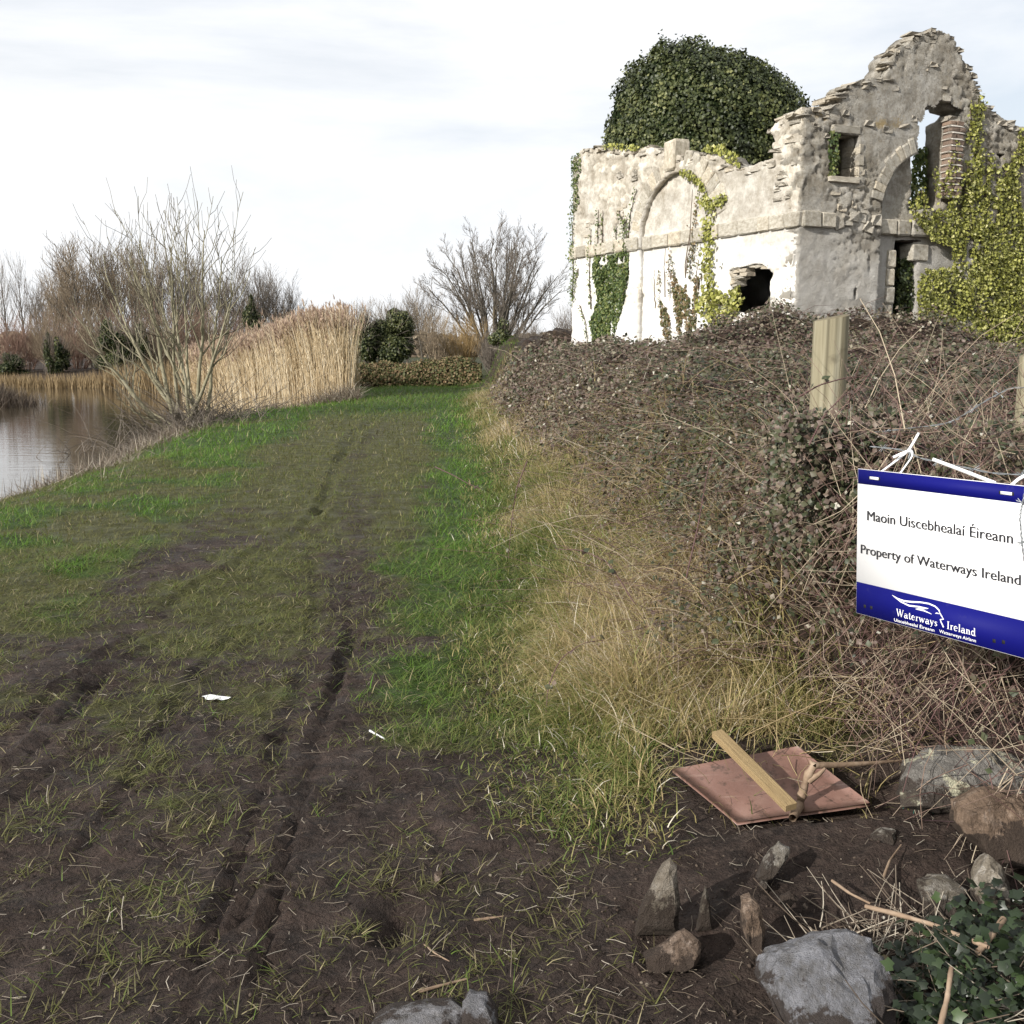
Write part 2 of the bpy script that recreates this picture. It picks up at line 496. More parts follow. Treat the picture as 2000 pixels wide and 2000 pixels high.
# ------------------------------------------------------------------ mesh building
def make_mesh(name, V, F, mat, attrs=None, smooth=False):
    """V (n,3); F list of int arrays (m,3) or (m,4)."""
    me = bpy.data.meshes.new(name)
    V = np.asarray(V, np.float32)
    if not isinstance(F, (list, tuple)):
        F = [F]
    F = [np.asarray(f, np.int32) for f in F if len(f)]
    me.vertices.add(len(V))
    me.vertices.foreach_set('co', V.ravel())
    nl = sum(f.size for f in F)
    npol = sum(len(f) for f in F)
    me.loops.add(nl)
    me.polygons.add(npol)
    me.loops.foreach_set('vertex_index', np.concatenate([f.ravel() for f in F]))
    tot = np.concatenate([np.full(len(f), f.shape[1], np.int32) for f in F])
    st = np.concatenate([[0], np.cumsum(tot)[:-1]]).astype(np.int32)
    me.polygons.foreach_set('loop_start', st)
    me.polygons.foreach_set('loop_total', tot)
    if smooth:
        me.polygons.foreach_set('use_smooth', np.ones(npol, bool))
    me.update(calc_edges=True)
    for an, av in (attrs or {}).items():
        a = me.attributes.new(an, 'FLOAT', 'POINT')
        a.data.foreach_set('value', np.asarray(av, np.float32))
    for mm in (mat if isinstance(mat, (list, tuple)) else [mat]):
        me.materials.append(MATS[mm])
    return me


def link(name, me, parent=None, loc=None):
    o = bpy.data.objects.new(name, me)
    COL.objects.link(o)
    if parent is not None:
        o.parent = parent
    if loc is not None:
        o.location = loc
    return o


def tag(o, label=None, cat=None, group=None, kind=None):
    if label:
        o['label'] = label
    if cat:
        o['category'] = cat
    if group:
        o['group'] = group
    if kind:
        o['kind'] = kind
    return o


def thing(name, loc, label, cat, group=None, kind=None):
    o = link(name, None, None, loc)
    return tag(o, label, cat, group, kind)


class Acc:
    def __init__(self):
        self.V = []
        self.F3 = []
        self.F4 = []
        self.A = []
        self.n = 0

    def add(self, V, F3=None, F4=None, A=None):
        V = np.asarray(V, float).reshape(-1, 3)
        self.V.append(V)
        if F3 is not None and len(F3):
            self.F3.append(np.asarray(F3) + self.n)
        if F4 is not None and len(F4):
            self.F4.append(np.asarray(F4) + self.n)
        self.A.append(np.full(len(V), 0.5) if A is None else np.asarray(A, float))
        self.n += len(V)

    def obj(self, name, mat, parent=None, smooth=False, off=None):
        if not self.V:
            return None
        V = np.concatenate(self.V)
        if off is not None:
            V = V - np.asarray(off)
        F = []
        if self.F3:
            F.append(np.concatenate(self.F3))
        if self.F4:
            F.append(np.concatenate(self.F4))
        return link(name, make_mesh(name, V, F, mat, {'rnd': np.concatenate(self.A)}, smooth), parent)


def norm(v):
    return v / np.maximum(np.linalg.norm(v, axis=-1, keepdims=True), 1e-9)


def tubes(P, Rr, m=4):
    """P (n,k,3) centre lines, Rr (n,k) radii -> V, F4"""
    n, kk, _ = P.shape
    T = np.gradient(P, axis=1) if kk > 2 else np.repeat((P[:, 1:] - P[:, :1]), 2, axis=1)
    T = norm(T)
    ref = norm(np.cross(T[:, 0], np.where(np.abs(T[:, 0, 2:3]) > 0.8, np.array([[1.0, 0, 0]]), np.array([[0, 0, 1.0]]))))
    u = norm(np.cross(T, ref[:, None, :]))
    w = np.cross(T, u)
    ang = np.arange(m) / m * 2 * np.pi
    V = P[:, :, None, :] + Rr[:, :, None, None] * (np.cos(ang)[None, None, :, None] * u[:, :, None, :] + np.sin(ang)[None, None, :, None] * w[:, :, None, :])
    base = (np.arange(n) * kk * m)[:, None, None]
    j = (np.arange(kk - 1) * m)[None, :, None]
    i = np.arange(m)[None, None, :]
    i2 = (np.arange(m) + 1) % m
    a = base + j + i
    b = base + j + i2[None, None, :]
    F = np.stack([a, b, b + m, a + m], -1).reshape(-1, 4)
    return V.reshape(-1, 3), F


def blades(root, az, lean, length, width, curl, segs=2, sway=None):
    """curved tapering ribbons. returns V, F3, F4, index of blade per vertex"""
    n = len(root)
    k = segs + 1
    t = np.linspace(0, 1, k)
    phi = lean[:, None] + curl[:, None] * t[None, :]
    ds = (length / segs)[:, None]
    dh = np.sin(phi) * ds
    dz = np.cos(phi) * ds
    hx = np.concatenate([np.zeros((n, 1)), np.cumsum(dh[:, :-1], 1)], 1)
    hz = np.concatenate([np.zeros((n, 1)), np.cumsum(dz[:, :-1], 1)], 1)
    cx = np.cos(az)[:, None]
    cy = np.sin(az)[:, None]
    C = np.stack([root[:, 0:1] + hx * cx, root[:, 1:2] + hx * cy, root[:, 2:3] + hz], -1)
    wa = az + np.pi / 2 + rng.uniform(-0.9, 0.9, n)
    wd = np.stack([np.cos(wa), np.sin(wa), np.zeros(n)], -1)[:, None, :]
    wt = (width[:, None] * (1 - t[None, :] ** 1.6) * 0.5)[:, :, None]
    Lf = C - wd * wt
    Rt = C + wd * wt
    # rows 0..k-2 have two verts, last a point
    V = np.concatenate([np.stack([Lf[:, :-1], Rt[:, :-1]], 2).reshape(n, -1, 3), C[:, -1:, :]], 1)
    vc = 2 * (k - 1) + 1
    b = (np.arange(n) * vc)[:, None]
    F4 = []
    for s in range(k - 2):
        F4.append(np.concatenate([b + 2 * s, b + 2 * s + 1, b + 2 * s + 3, b + 2 * s + 2], 1))
    F3 = np.concatenate([b + 2 * (k - 2), b + 2 * (k - 2) + 1, b + 2 * (k - 1)], 1)
    F4 = np.concatenate(F4) if F4 else np.zeros((0, 4), int)
    return V.reshape(-1, 3), F3, F4, np.repeat(np.arange(n), vc)


def rand_rot(nrm, spread, n, droop=0.0):
    """rotation matrices whose z axis is about nrm"""
    z = norm(nrm + rng.normal(0, spread, (n, 3)))
    ref = np.tile(np.array([0, 0, -1.0]), (n, 1)) * droop + rng.normal(0, 1, (n, 3)) * (1 - droop)
    y = norm(ref - (ref * z).sum(-1, keepdims=True) * z)
    x = np.cross(y, z)
    return np.stack([x, y, z], -1)


LEAF_Q = (np.array([[0, 0, 0], [0.45, 0.45, -0.10], [0, 1.0, -0.06], [-0.45, 0.45, -0.10], [0, 0.48, 0.05]], float) - np.array([0, 0.45, 0]),
          np.array([[0, 1, 4], [1, 2, 4], [2, 3, 4], [3, 0, 4]]))
LEAF_D = (np.array([[0, -0.5, 0], [0.42, 0.0, -0.12], [0, 0.5, 0.0], [-0.42, 0.0, -0.12]], float), np.array([[0, 1, 2], [0, 2, 3]]))
_iv = [(0, -0.30), (0.24, -0.42), (0.36, -0.20), (0.50, 0.08), (0.25, 0.22), (0.0, 0.60), (-0.25, 0.22), (-0.50, 0.08), (-0.36, -0.20), (-0.24, -0.42)]
LEAF_IVY = (np.array([[0, -0.08, 0.05]] + [[x, y, -0.12 * (x * x + y * y)] for x, y in _iv], float),
            np.array([[0, 1 + i, 1 + (i + 1) % 10] for i in range(10)]))


def scatter(tpl, pos, rot, scale):
    tv, tf = tpl
    n = len(pos)
    V = np.einsum('nij,kj->nki', rot, tv) * scale[:, None, None] + pos[:, None, :]
    F = (tf[None] + (np.arange(n) * len(tv))[:, None, None]).reshape(-1, tf.shape[1])
    return V.reshape(-1, 3), F, np.repeat(np.arange(n), len(tv))


# ------------------------------------------------------------------ terrain
def xw(y):          # waterline of the towpath bank
    return np.interp(y, [-40, 0, 13.6, 15.6, 18.9, 23.3, 26, 29, 33, 40, 60, 90], [-5.0, -6.2, -6.9, -7.05, -7.6, -8.3, -8.0, -6.9, -6.2, -7.0, -11, -20])


def xl(y):          # waterline of the opposite bank
    return np.interp(y, [-40, 34, 38.5, 41, 44, 60], [-20, -20.2, -18.8, -19.6, -24, -33])


def yf(x):          # far waterline where the canal bends away
    return 56.5 - 0.35 * (np.asarray(x) + 28) * 0.9 + 0.6 * np.sin(np.asarray(x) * 0.5)


def xe(y):          # where path turns to verge
    return np.interp(y, [0, 3.7, 4.15, 5.8, 9.5, 13.9, 22, 29, 37, 60], [0.30, 0.12, -0.05, -0.10, -0.18, -0.48, -1.05, -1.55, -1.9, -2.0])


def bram_top(x, y):
    """height of the bramble mass above datum"""
    t = x - xe(y)
    p = np.interp(t, [0.35, 0.85, 1.3, 1.8, 4.0], [0, 0.45, 1.10, 1.30, 1.38])
    p = p * (1 + 0.33 * sstep(13, 30, y)) * sstep(3.62, 4.3, y + 0.55 * sstep(1.25, 1.7, x))
    lump = 0.62 * np.exp(-(((x - 3.3) / 0.9) ** 2 + ((y - 14.4) / 1.2) ** 2)) + 0.55 * np.exp(-(((x - 5.3) / 1.3) ** 2 + ((y - 15.0) / 1.0) ** 2))
    return p * (1 + 0.22 * fbm(x * 0.9, y * 0.9, 3, 31)) + lump + 0.26 * fbm(x * 2.2, y * 2.2, 3, 37) * sstep(0.1, 0.8, p)


RUTS = []


def rut(pts, width, depth):
    q = np.array([G(u, v)[:2] for u, v in pts])
    RUTS.append((q, width, depth))


rut([(372, 1990), (395, 1880), (430, 1790), (462, 1700), (490, 1620), (520, 1560)], 0.026, 0.034)
rut([(490, 1995), (518, 1880), (535, 1780), (560, 1660), (590, 1570), (603, 1545)], 0.017, 0.036)
rut([(440, 1900), (470, 1800), (500, 1730)], 0.022, 0.030)
rut([(-60, 1560), (30, 1500), (110, 1430), (165, 1360), (230, 1290)], 0.040, 0.040)
rut([(-40, 1500), (40, 1440), (100, 1370), (180, 1300), (280, 1230)], 0.030, 0.035)
rut([(20, 1530), (90, 1480), (150, 1410), (200, 1340), (320, 1240)], 0.030, 0.035)
rut([(-30, 1640), (40, 1560), (120, 1510)], 0.030, 0.03)
rut([(640, 1385), (665, 1320), (680, 1260), (690, 1210)], 0.030, 0.035)
rut([(690, 1330), (690, 1270), (705, 1225)], 0.020, 0.02)
rut([(600, 1545), (640, 1400), (675, 1260), (690, 1150), (672, 1060), (640, 1000)], 0.028, 0.013)
rut([(520, 1560), (560, 1430), (600, 1300), (620, 1180), (610, 1080)], 0.035, 0.016)
rut([(660, 900), (690, 850), (740, 810), (790, 785)], 0.10, 0.035)
rut([(150, 1700), (230, 1580), (300, 1460), (380, 1330), (470, 1220)], 0.035, 0.020)
rut([(620, 1010), (640, 960), (660, 900), (700, 850)], 0.06, 0.03)
rut([(560, 1060), (600, 1020), (640, 985)], 0.05, 0.03)
rut([(180, 1090), (215, 1085), (250, 1100)], 0.10, 0.05)
rut([(300, 1200), (380, 1150), (450, 1120), (520, 1060)], 0.04, 0.03)


def ground_h(x, y):
    x = np.asarray(x, float)
    y = np.asarray(y, float)
    prof_t = [-5, -1.2, 0, 0.35, 1.0, 2.0, 3.2]
    prof_z = [-1.9, -1.2, -0.70, -0.50, -0.22, -0.05, 0]
    wob = 0.25 * fbm(y * 0.5, x * 0.1, 3, 5)
    z1 = np.interp(x - xw(y) + wob, prof_t, prof_z)
    z2 = np.interp(xl(y) - x + wob, prof_t, prof_z)
    z3 = np.interp(y - yf(x), [-5, -1, 0, 0.8, 2, 6], [-1.9, -1.2, -0.70, -0.45, -0.2, 0.1])
    z = np.maximum(np.maximum(z1, z2), z3)
    z = z + 0.035 * fbm(x * 0.7, y * 0.7, 3, 11) * sstep(1.2, 3, y)
    near = 1 - sstep(9, 22, y)
    muddy = 0.6 + 0.4 * (1 - sstep(4, 9, y))
    z = z + near * muddy * (0.020 * fbm(x * 3.1, y * 3.1, 4, 13) + 0.014 * fbm(x * 11, y * 11, 3, 15) + 0.016 * np.abs(fbm(x * 17, y * 17, 2, 16)))
    for q, w, d in RUTS:
        lo = q.min(0) - 0.4
        hi = q.max(0) + 0.4
        m = (x > lo[0]) & (x < hi[0]) & (y > lo[1]) & (y < hi[1])
        if not m.any():
            continue
        pts = np.stack([x[m], y[m]], -1)
        dd = np.full(len(pts), 9.0)
        for a_, b_ in zip(q[:-1], q[1:]):
            ab = b_ - a_
            t_ = np.clip(((pts - a_) @ ab) / max(ab @ ab, 1e-9), 0, 1)
            dd = np.minimum(dd, np.hypot(*(pts - a_ - t_[:, None] * ab).T))
        dd = dd + 0.022 * fbm(pts[:, 0] * 12, pts[:, 1] * 12, 3, 71)
        en = np.minimum(np.hypot(*(pts - q[0]).T), np.hypot(*(pts - q[-1]).T))
        d = d * (0.35 + 0.65 * sstep(0.0, 0.35, en)) * (0.85 + 0.5 * fbm(pts[:, 0] * 3, pts[:, 1] * 3, 2, 72))
        z[m] += -d * np.exp(-(dd / w) ** 4) + 0.5 * d * np.exp(-((dd - 1.7 * w) / (0.55 * w)) ** 2) * (0.6 + 0.8 * vnoise(pts[:, 0] * 14, pts[:, 1] * 14, 73))
    # footprint hollow by the path
    hx, hy = G(770, 1800)[:2]
    z -= 0.07 * np.exp(-(((x - hx) / 0.05) ** 2 + ((y - hy) / 0.12) ** 2))
    # slumped soil on the right with the stones
    z = z + 0.10 * sstep(0.35, 0.95, x) * sstep(2.35, 3.0, y) * (1 - sstep(3.6, 4.6, y)) + 0.05 * sstep(0.7, 1.3, x)
    z = z + 0.030 * fbm(x * 5, y * 5, 4, 17) * sstep(0.2, 0.5, x) * (1 - sstep(3.4, 3.9, y)) * sstep(1, 2, y)
    bt = bram_top(x, y)
    z = np.maximum(z, z + np.maximum(bt - 0.30, 0) * sstep(0.5, 1.6, x - xe(y)) + 0.12 * sstep(0.0, 0.7, x - xe(y)) * sstep(3.6, 5.0, y))
    # the board presses the ground flat
    seat = sstep(0.45, 0.55, x) * (1 - sstep(1.28, 1.40, x)) * sstep(2.90, 3.02, y) * (1 - sstep(3.85, 4.0, y))
    z = z * (1 - seat) + np.minimum(z, 0.035 + 0.07 * sstep(3.05, 3.9, y)) * seat
    return z


def spaced(parts):
    out = []
    for a, b, st in parts:
        n = max(1, int(round((b - a) / st)))
        out.append(np.linspace(a, b, n, endpoint=False))
    out.append([parts[-1][1]])
    return np.concatenate(out)


gx = spaced([(-900, -200, 100), (-200, -60, 14), (-60, -20, 2.2), (-20, -10, 0.5), (-10, -3, 0.12), (-3, -1.7, 0.05), (-1.7, 1.7, 0.026), (1.7, 3, 0.06), (3, 9, 0.25), (9, 40, 2), (40, 200, 14), (200, 900, 100)])
gy = spaced([(-60, -4, 4), (-4, 1.6, 0.3), (1.6, 4.2, 0.026), (4.2, 7, 0.035), (7, 14, 0.08), (14, 30, 0.2), (30, 70, 0.6), (70, 200, 8), (200, 1600, 90)])
XX, YY = np.meshgrid(gx, gy)
ZZ = ground_h(XX.ravel(), YY.ravel())
gv = np.stack([XX.ravel(), YY.ravel(), ZZ], -1)
nx, ny = len(gx), len(gy)
ii = (np.arange(ny - 1)[:, None] * nx + np.arange(nx - 1)[None, :]).ravel()
gf = np.stack([ii, ii + 1, ii + nx + 1, ii + nx], -1)


def grass_cover(x, y):
    """0 bare mud .. 1 thick green, and how green rather than olive"""
    t = x - xe(y)
    tw = x - xw(y)
    big = fbm(x * 0.55, y * 0.55, 4, 51)
    fine = fbm(x * 2.3, y * 2.3, 4, 53)
    strip_r = sstep(-1.15, -0.35, t + 0.35 * fine + 0.25 * big) * (1 - sstep(-0.05, 0.5, t)) * sstep(3.2, 5.2, y + fine) * (0.88 + 0.45 * big)
    xb = np.interp(y, [4, 7, 14, 25], [-2.3, -2.7, -3.3, -4.2])
    strip_l = sstep(0.7, 1.6, tw) * (1 - sstep(-0.5, 0.5, x - xb + 0.9 * big + 0.3 * fine)) * sstep(4.3, 6.0, y + fine)
    far = sstep(17, 27, y) * sstep(0.3, 1.2, tw)
    centre = 0.54 + 0.24 * sstep(6, 12, y)
    cov = centre * sstep(2.4, 5.6, y + 1.3 * big) + 0.20
    green = 0.18 + 0.10 * big
    cov = np.maximum(cov + 0.75 * fine - 0.05, 0.92 * np.maximum(strip_r, strip_l) + 0.25 * fine)
    cov = np.maximum(cov, far * 0.9)
    green = np.maximum(green, np.maximum(strip_r * 0.8, strip_l * 0.75 * sstep(-0.35, 0.15, big + 0.3 * fine + 0.15)))
    green = np.maximum(green, far * (0.62 + 0.15 * big))
    # bare churned patches and wheel lines
    wheel = np.exp(-((x - np.interp(y, [2, 3.3, 5.8, 9.5, 13.9, 30], [-0.7, -0.70, -0.95, -1.45, -2.2, -3.0])) / 0.24) ** 2) * (1 - sstep(18, 26, y))
    wheel2 = np.exp(-((x - np.interp(y, [2, 4.2, 5.8, 9, 14], [-2.0, -1.95, -2.3, -2.6, -3.6])) / 0.35) ** 2) * (1 - sstep(7, 12, y))
    cov = cov - 0.55 * wheel * (0.75 + fine) - 0.45 * wheel2
    cov = cov * (1 - 0.75 * (1 - sstep(1.9, 3.2, y + 0.8 * x * 0.3 + 1.1 * fine)))
    # right-hand dug soil
    cov = cov * (1 - sstep(0.25, 0.6, x + 0.2 * fine) * (1 - sstep(3.1, 3.6, y)))
    cov = cov * sstep(0.1, 0.8, tw)
    return np.clip(cov, 0, 1), np.clip(green, 0, 1)


cov, grn = grass_cover(gv[:, 0], gv[:, 1])
tt = gv[:, 0] - xe(gv[:, 1])
litter = np.clip(sstep(0.35, 0.9, tt) * sstep(3.4, 4.4, gv[:, 1]), 0, 1)
bank = (1 - sstep(0.2, 1.3, gv[:, 0] - xw(gv[:, 1]) + 0.5 * fbm(gv[:, 0], gv[:, 1], 3, 91))) * 0.8
litter = np.maximum(litter, np.where(gv[:, 0] > -14, bank, 0.75))
litter = np.where(gv[:, 1] > 52, 0.6, litter)
me = make_mesh('ground', gv, gf, 'ground_soil', {'cover': cov * 0.95, 'green': sstep(0.2, 0.7, grn), 'litter': litter}, True)
ground = tag(link('ground', me), 'muddy grassed canal towpath with wheel ruts and raised verge', 'ground', kind='structure')

wx0, wx1, wy0, wy1 = -60, -3, -30, 75
wv = [(wx0, wy0, -0.7), (wx1, wy0, -0.7), (wx1, wy1, -0.7), (wx0, wy1, -0.7)]
tag(link('water', make_mesh('water', wv, [[[0, 1, 2, 3]]], 'canal_water')), 'still brown canal water reflecting sky and trees', 'water', kind='structure')


# ------------------------------------------------------------------ the ruin
CORN = AY(1562, 443, 16.0)
CORN2 = CORN[:2]


def _end(u, v):
    d = ray(u, v)
    return (CP + d * ((CORN[2] - EYE) / d[2]))[:2] - CORN2


dL = _end(1118, 507)
LEN_L = np.linalg.norm(dL)
dL = dL / LEN_L
dR = _end(1808, 457)
dR = dR / np.linalg.norm(dR)
nL = np.array([-dL[1], dL[0]])          # outward
if nL @ CORN2 > 0:
    nL = -nL
nR = np.array([dR[1], -dR[0]])
if nR @ CORN2 > 0:
    nR = -nR
BASE = np.array([CORN[0], CORN[1], 0.0])


def fac(u, v, d, nn, depth=0.0):
    """pixel -> (s, z) on the facade plane"""
    r = ray(u, v)
    o = CORN2 - nn * depth
    t = ((o - CP[:2]) @ nn) / (r[:2] @ nn)
    p = CP + r * t
    return np.array([(p[:2] - CORN2) @ d, p[2]])


def q1(zx, zy):
    return 1100 + zx * 0.2588, 240 + zy * 0.2588


def q2(zx, zy):
    return 1500 + zx * 0.2588, 180 + zy * 0.2588


def q8(zx, zy):
    return 1600 + zx * 0.347, 50 + zy * 0.347


def fl(pts, dep=0.0):
    return np.array([fac(*q1(a, b), dL, nL, dep) for a, b in pts])


def fr(pts, q=q2, dep=0.0):
    return np.array([fac(*q(a, b), dR, nR, dep) for a, b in pts])


def onL(s, z, out):
    s = np.asarray(s, float)
    return np.stack([dL[0] * s + nL[0] * out, dL[1] * s + nL[1] * out, np.asarray(z, float) + 0 * s], -1)


def onR(s, z, out):
    s = np.asarray(s, float)
    return np.stack([dR[0] * s + nR[0] * out, dR[1] * s + nR[1] * out, np.asarray(z, float) + 0 * s], -1)


def inside(poly, P):
    x, y = P[:, 0], P[:, 1]
    c = np.zeros(len(P), bool)
    px, py = poly[:, 0], poly[:, 1]
    j = len(poly) - 1
    for i in range(len(poly)):
        m = ((py[i] > y) != (py[j] > y))
        with np.errstate(divide='ignore', invalid='ignore'):
            xi = (px[j] - px[i]) * (y - py[i]) / (py[j] - py[i]) + px[i]
        c ^= m & (x < xi)
        j = i
    return c


def resample(poly, st, jag=0.0):
    out = []
    for a, b in zip(poly, np.roll(poly, -1, 0)):
        n = max(1, int(np.hypot(*(b - a)) / st))
        p = a + (b - a) * np.linspace(0, 1, n, endpoint=False)[:, None]
        if jag:
            p[1:] += rng.normal(0, jag, p[1:].shape)
        out.append(p)
    return np.concatenate(out)


def skin(name, outline, holes, place, d0, d1, disp, mat, parent, res=0.034, jag=0.012, hjag=0.006):
    loops = [resample(outline, res, jag)] + [resample(h, res, hjag) for h in holes]
    lo = outline.min(0)
    hi = outline.max(0)
    g = np.stack(np.meshgrid(np.arange(lo[0], hi[0], res), np.arange(lo[1], hi[1], res)), -1).reshape(-1, 2)
    g = g + rng.uniform(-0.3, 0.3, g.shape) * res
    ok = inside(loops[0], g)
    for h in loops[1:]:
        ok &= ~inside(h, g)
    g = g[ok]
    verts = []
    edges = []
    for lp in loops:
        b = len(verts)
        n = len(lp)
        verts += [Vector(p) for p in lp]
        edges += [(b + i, b + (i + 1) % n) for i in range(n)]
    verts += [Vector(p) for p in g]
    res_ = delaunay_2d_cdt(verts, edges, [], 0, 1e-5)
    V2 = np.array([(v.x, v.y) for v in res_[0]])
    T = np.array([f for f in res_[2] if len(f) == 3])
    cen = V2[T].mean(1)
    ok = inside(loops[0], cen)
    for h in loops[1:]:
        ok &= ~inside(h, cen)
    T = T[ok]
    a = V2[T[:, 1]] - V2[T[:, 0]]
    b = V2[T[:, 2]] - V2[T[:, 0]]
    fl_ = (a[:, 0] * b[:, 1] - a[:, 1] * b[:, 0]) < 0
    T[fl_] = T[fl_][:, ::-1]
    dz, joint, cell, bare = disp(V2[:, 0], V2[:, 1])
    front = place(V2[:, 0], V2[:, 1], -d0 + dz)
    back = place(V2[:, 0], V2[:, 1], np.full(len(V2), -d1))
    n = len(V2)
    E = np.concatenate([T[:, [0, 1]], T[:, [1, 2]], T[:, [2, 0]]])
    key = np.sort(E, 1)
    _, inv, cnt = np.unique(key[:, 0].astype(np.int64) * n + key[:, 1], return_inverse=True, return_counts=True)
    bd = E[cnt[inv] == 1]
    Q = np.stack([bd[:, 1], bd[:, 0], bd[:, 0] + n, bd[:, 1] + n], -1)
    me = make_mesh(name, np.concatenate([front, back]), [np.concatenate([T, T[:, ::-1] + n]), Q], mat, {'joint': np.concatenate([joint, np.zeros(n)]), 'cell': np.concatenate([cell, cell]), 'bare': np.concatenate([bare, bare])})
    return link(name, me, parent)


def disp_wall(seed, z0, amp=1.0):
    def f(s, z):
        pl = 0.010 * fbm(s * 2.2, z * 2.2, 4, seed) + 0.012 * fbm(s * 11, z * 11, 4, seed + 3)
        wx = s * 4.2 + 0.25 * fbm(s * 3, z * 3, 2, seed + 7)
        f1, f2, cid = worley(wx, z * 8.0 + 0.2 * fbm(s * 3, z * 3, 2, seed + 8), seed + 9)
        j = 1 - sstep(0.02, 0.11, f2 - f1)
        ex = sstep(-0.15, 0.45, fbm(s * 0.8, z * 0.8, 3, seed + 5) + 0.55 * sstep(z0 - 0.4, z0 + 1.2, z) - 0.15)
        return amp * (pl + ex * (-0.030 * j + 0.040 * (cid - 0.5))), np.clip(ex * j, 0, 1), cid, ex
    return f


ruin = thing('ruined_building', tuple(BASE), 'roofless ruined stone canal building with white lime render, blind arches and broken gable', 'ruin')
ZS = CORN[2]                               # underside of string course

# --- front (canal) wall with blind arch
top_l = [(70, 242), (130, 205), (240, 186), (330, 192), (420, 205), (500, 214), (560, 200), (640, 182), (700, 195), (770, 232), (800, 262), (880, 246), (1000, 244), (1060, 225), (1170, 248), (1245, 312), (1330, 348), (1420, 322), (1500, 292), (1583, 266), (1590, 200), (1585, 140), (1568, 62), (1575, 36), (1600, 0), (1650, -45), (1720, -75), (1790, -116)]
tl = fl(top_l)
tl[0, 0] = LEN_L
tl = np.vstack([[LEN_L, tl[0, 1] - 0.1], tl[1:-1], [0.045, tl[-1, 1]]])
outL = np.vstack([tl, [0.045, -0.4], [LEN_L, -0.4]])[::-1].copy()
al = fac(*q1(572, 900), dL, nL)[0]
ar = fac(*q1(1135, 860), dL, nL)[0]
apex = fac(*q1(868, 368), dL, nL)[1]
ac = (al + ar) / 2
arad = abs(al - ar) / 2
aspr = apex - arad
th_ = np.linspace(0, math.pi, 26)
archL = np.vstack([[ac - arad, -0.35], np.stack([ac - arad * np.cos(th_), aspr + arad * np.sin(th_)], -1), [ac + arad, -0.35]])
holeL = fl([(1245, 1105), (1330, 1092), (1380, 1078), (1440, 1062), (1500, 1064), (1545, 1100), (1582, 1135), (1566, 1200), (1560, 1260), (1550, 1420), (1400, 1440), (1275, 1420), (1262, 1300), (1250, 1230), (1256, 1160)])
RD = 0.11
wallL = skin('wall', outL, [archL, holeL], onL, 0.0, RD, disp_wall(101, ZS + 0.3), 'lime_render', ruin)
wallL['label'] = 'whitewashed wall facing the canal with a blind arch and ragged hole'
outLb = outL.copy()
holeLb = fl([(1040, 1120), (1150, 1090), (1380, 1078), (1500, 1064), (1582, 1135), (1560, 1260), (1550, 1420), (1400, 1440), (1060, 1420)])
panL = skin('recess_panel', outLb, [holeLb], onL, RD + 0.002, 0.55, disp_wall(131, ZS + 0.6), 'lime_render', ruin, res=0.07)

# --- side wall with gable
top_r = [q2(250, 113), q2(330, 130), q2(400, 150), q2(440, 160)] + [q8(*p) for p in [(60, 452), (130, 432), (122, 405), (112, 376), (165, 368), (162, 350), (215, 312), (300, 288), (330, 302), (385, 300), (378, 270), (410, 215), (405, 182), (440, 142), (436, 130), (500, 106), (530, 66), (566, 36), (690, 31), (768, 86), (785, 140), (810, 190), (855, 240), (860, 300), (885, 320), (882, 345), (910, 362), (909, 430), (960, 450), (975, 480), (1020, 510), (1080, 540), (1082, 562), (1153, 572), (1260, 640)]]
tr = np.array([fac(u, v, dR, nR) for u, v in top_r])
tr[0, 0] = 0.0
LEN_R = 6.3
tr = tr[tr[:, 0] < LEN_R - 0.1]
outR = np.vstack([[0.0, -0.4], [LEN_R, -0.4], [LEN_R, tr[-1, 1] - 0.5], tr[::-1]])
arl = fac(*q2(858, 1000), dR, nR)[0]
arc_ = fac(*q2(1215, 700), dR, nR)[0]
rr = arc_ - arl
aps = fac(*q2(1215, 455), dR, nR)[1] - rr
archR = np.vstack([[arc_ - rr, -0.35], np.stack([arc_ - rr * np.cos(th_), aps + rr * np.sin(th_)], -1), [arc_ + rr, -0.35]])
winR = fr([(465, 312), (690, 326), (684, 642), (468, 636)])
upR = fr([(1200, 88), (1260, 118), (1300, 62), (1385, 70), (1400, 110), (1480, 132), (1440, 180), (1370, 215), (1360, 880), (1100, 885), (1120, 700), (1128, 480), (1140, 430), (1130, 350), (1145, 260), (1125, 238), (1178, 205), (1188, 125)])
doorR = fr([(1000, 1112), (1150, 1108), (1165, 1230), (1170, 1932), (975, 1932), (985, 1500), (990, 1230)])
holeR = fr([(1735, 462), (1790, 465), (1752, 525)])
gapR = fr([(1925, 1210), (2010, 1190), (2020, 1380), (1940, 1330), (1910, 1270)])
crackR = fr([(655, 1475), (672, 1480), (668, 1545), (655, 1570), (645, 1520)])
# the upper opening breaks through the arch: merge by cutting the panel behind as well
wallR = skin('wall', outR, [archR, winR, holeR, gapR, crackR], onR, 0.0, RD + 0.01, disp_wall(211, ZS - 0.2), 'shaded_render', ruin)
wallR['label'] = 'roughcast gable wall toned darker for grazing light, with window, tall opening and ivied doorway'
wz = outR.copy()


def clip_out(pts, poly):
    return pts[~inside(poly, pts)]


panR = skin('recess_panel', wz, [winR, upR, doorR, gapR], onR, RD + 0.012, 0.50, disp_wall(241, ZS), 'shaded_render', ruin, res=0.07)

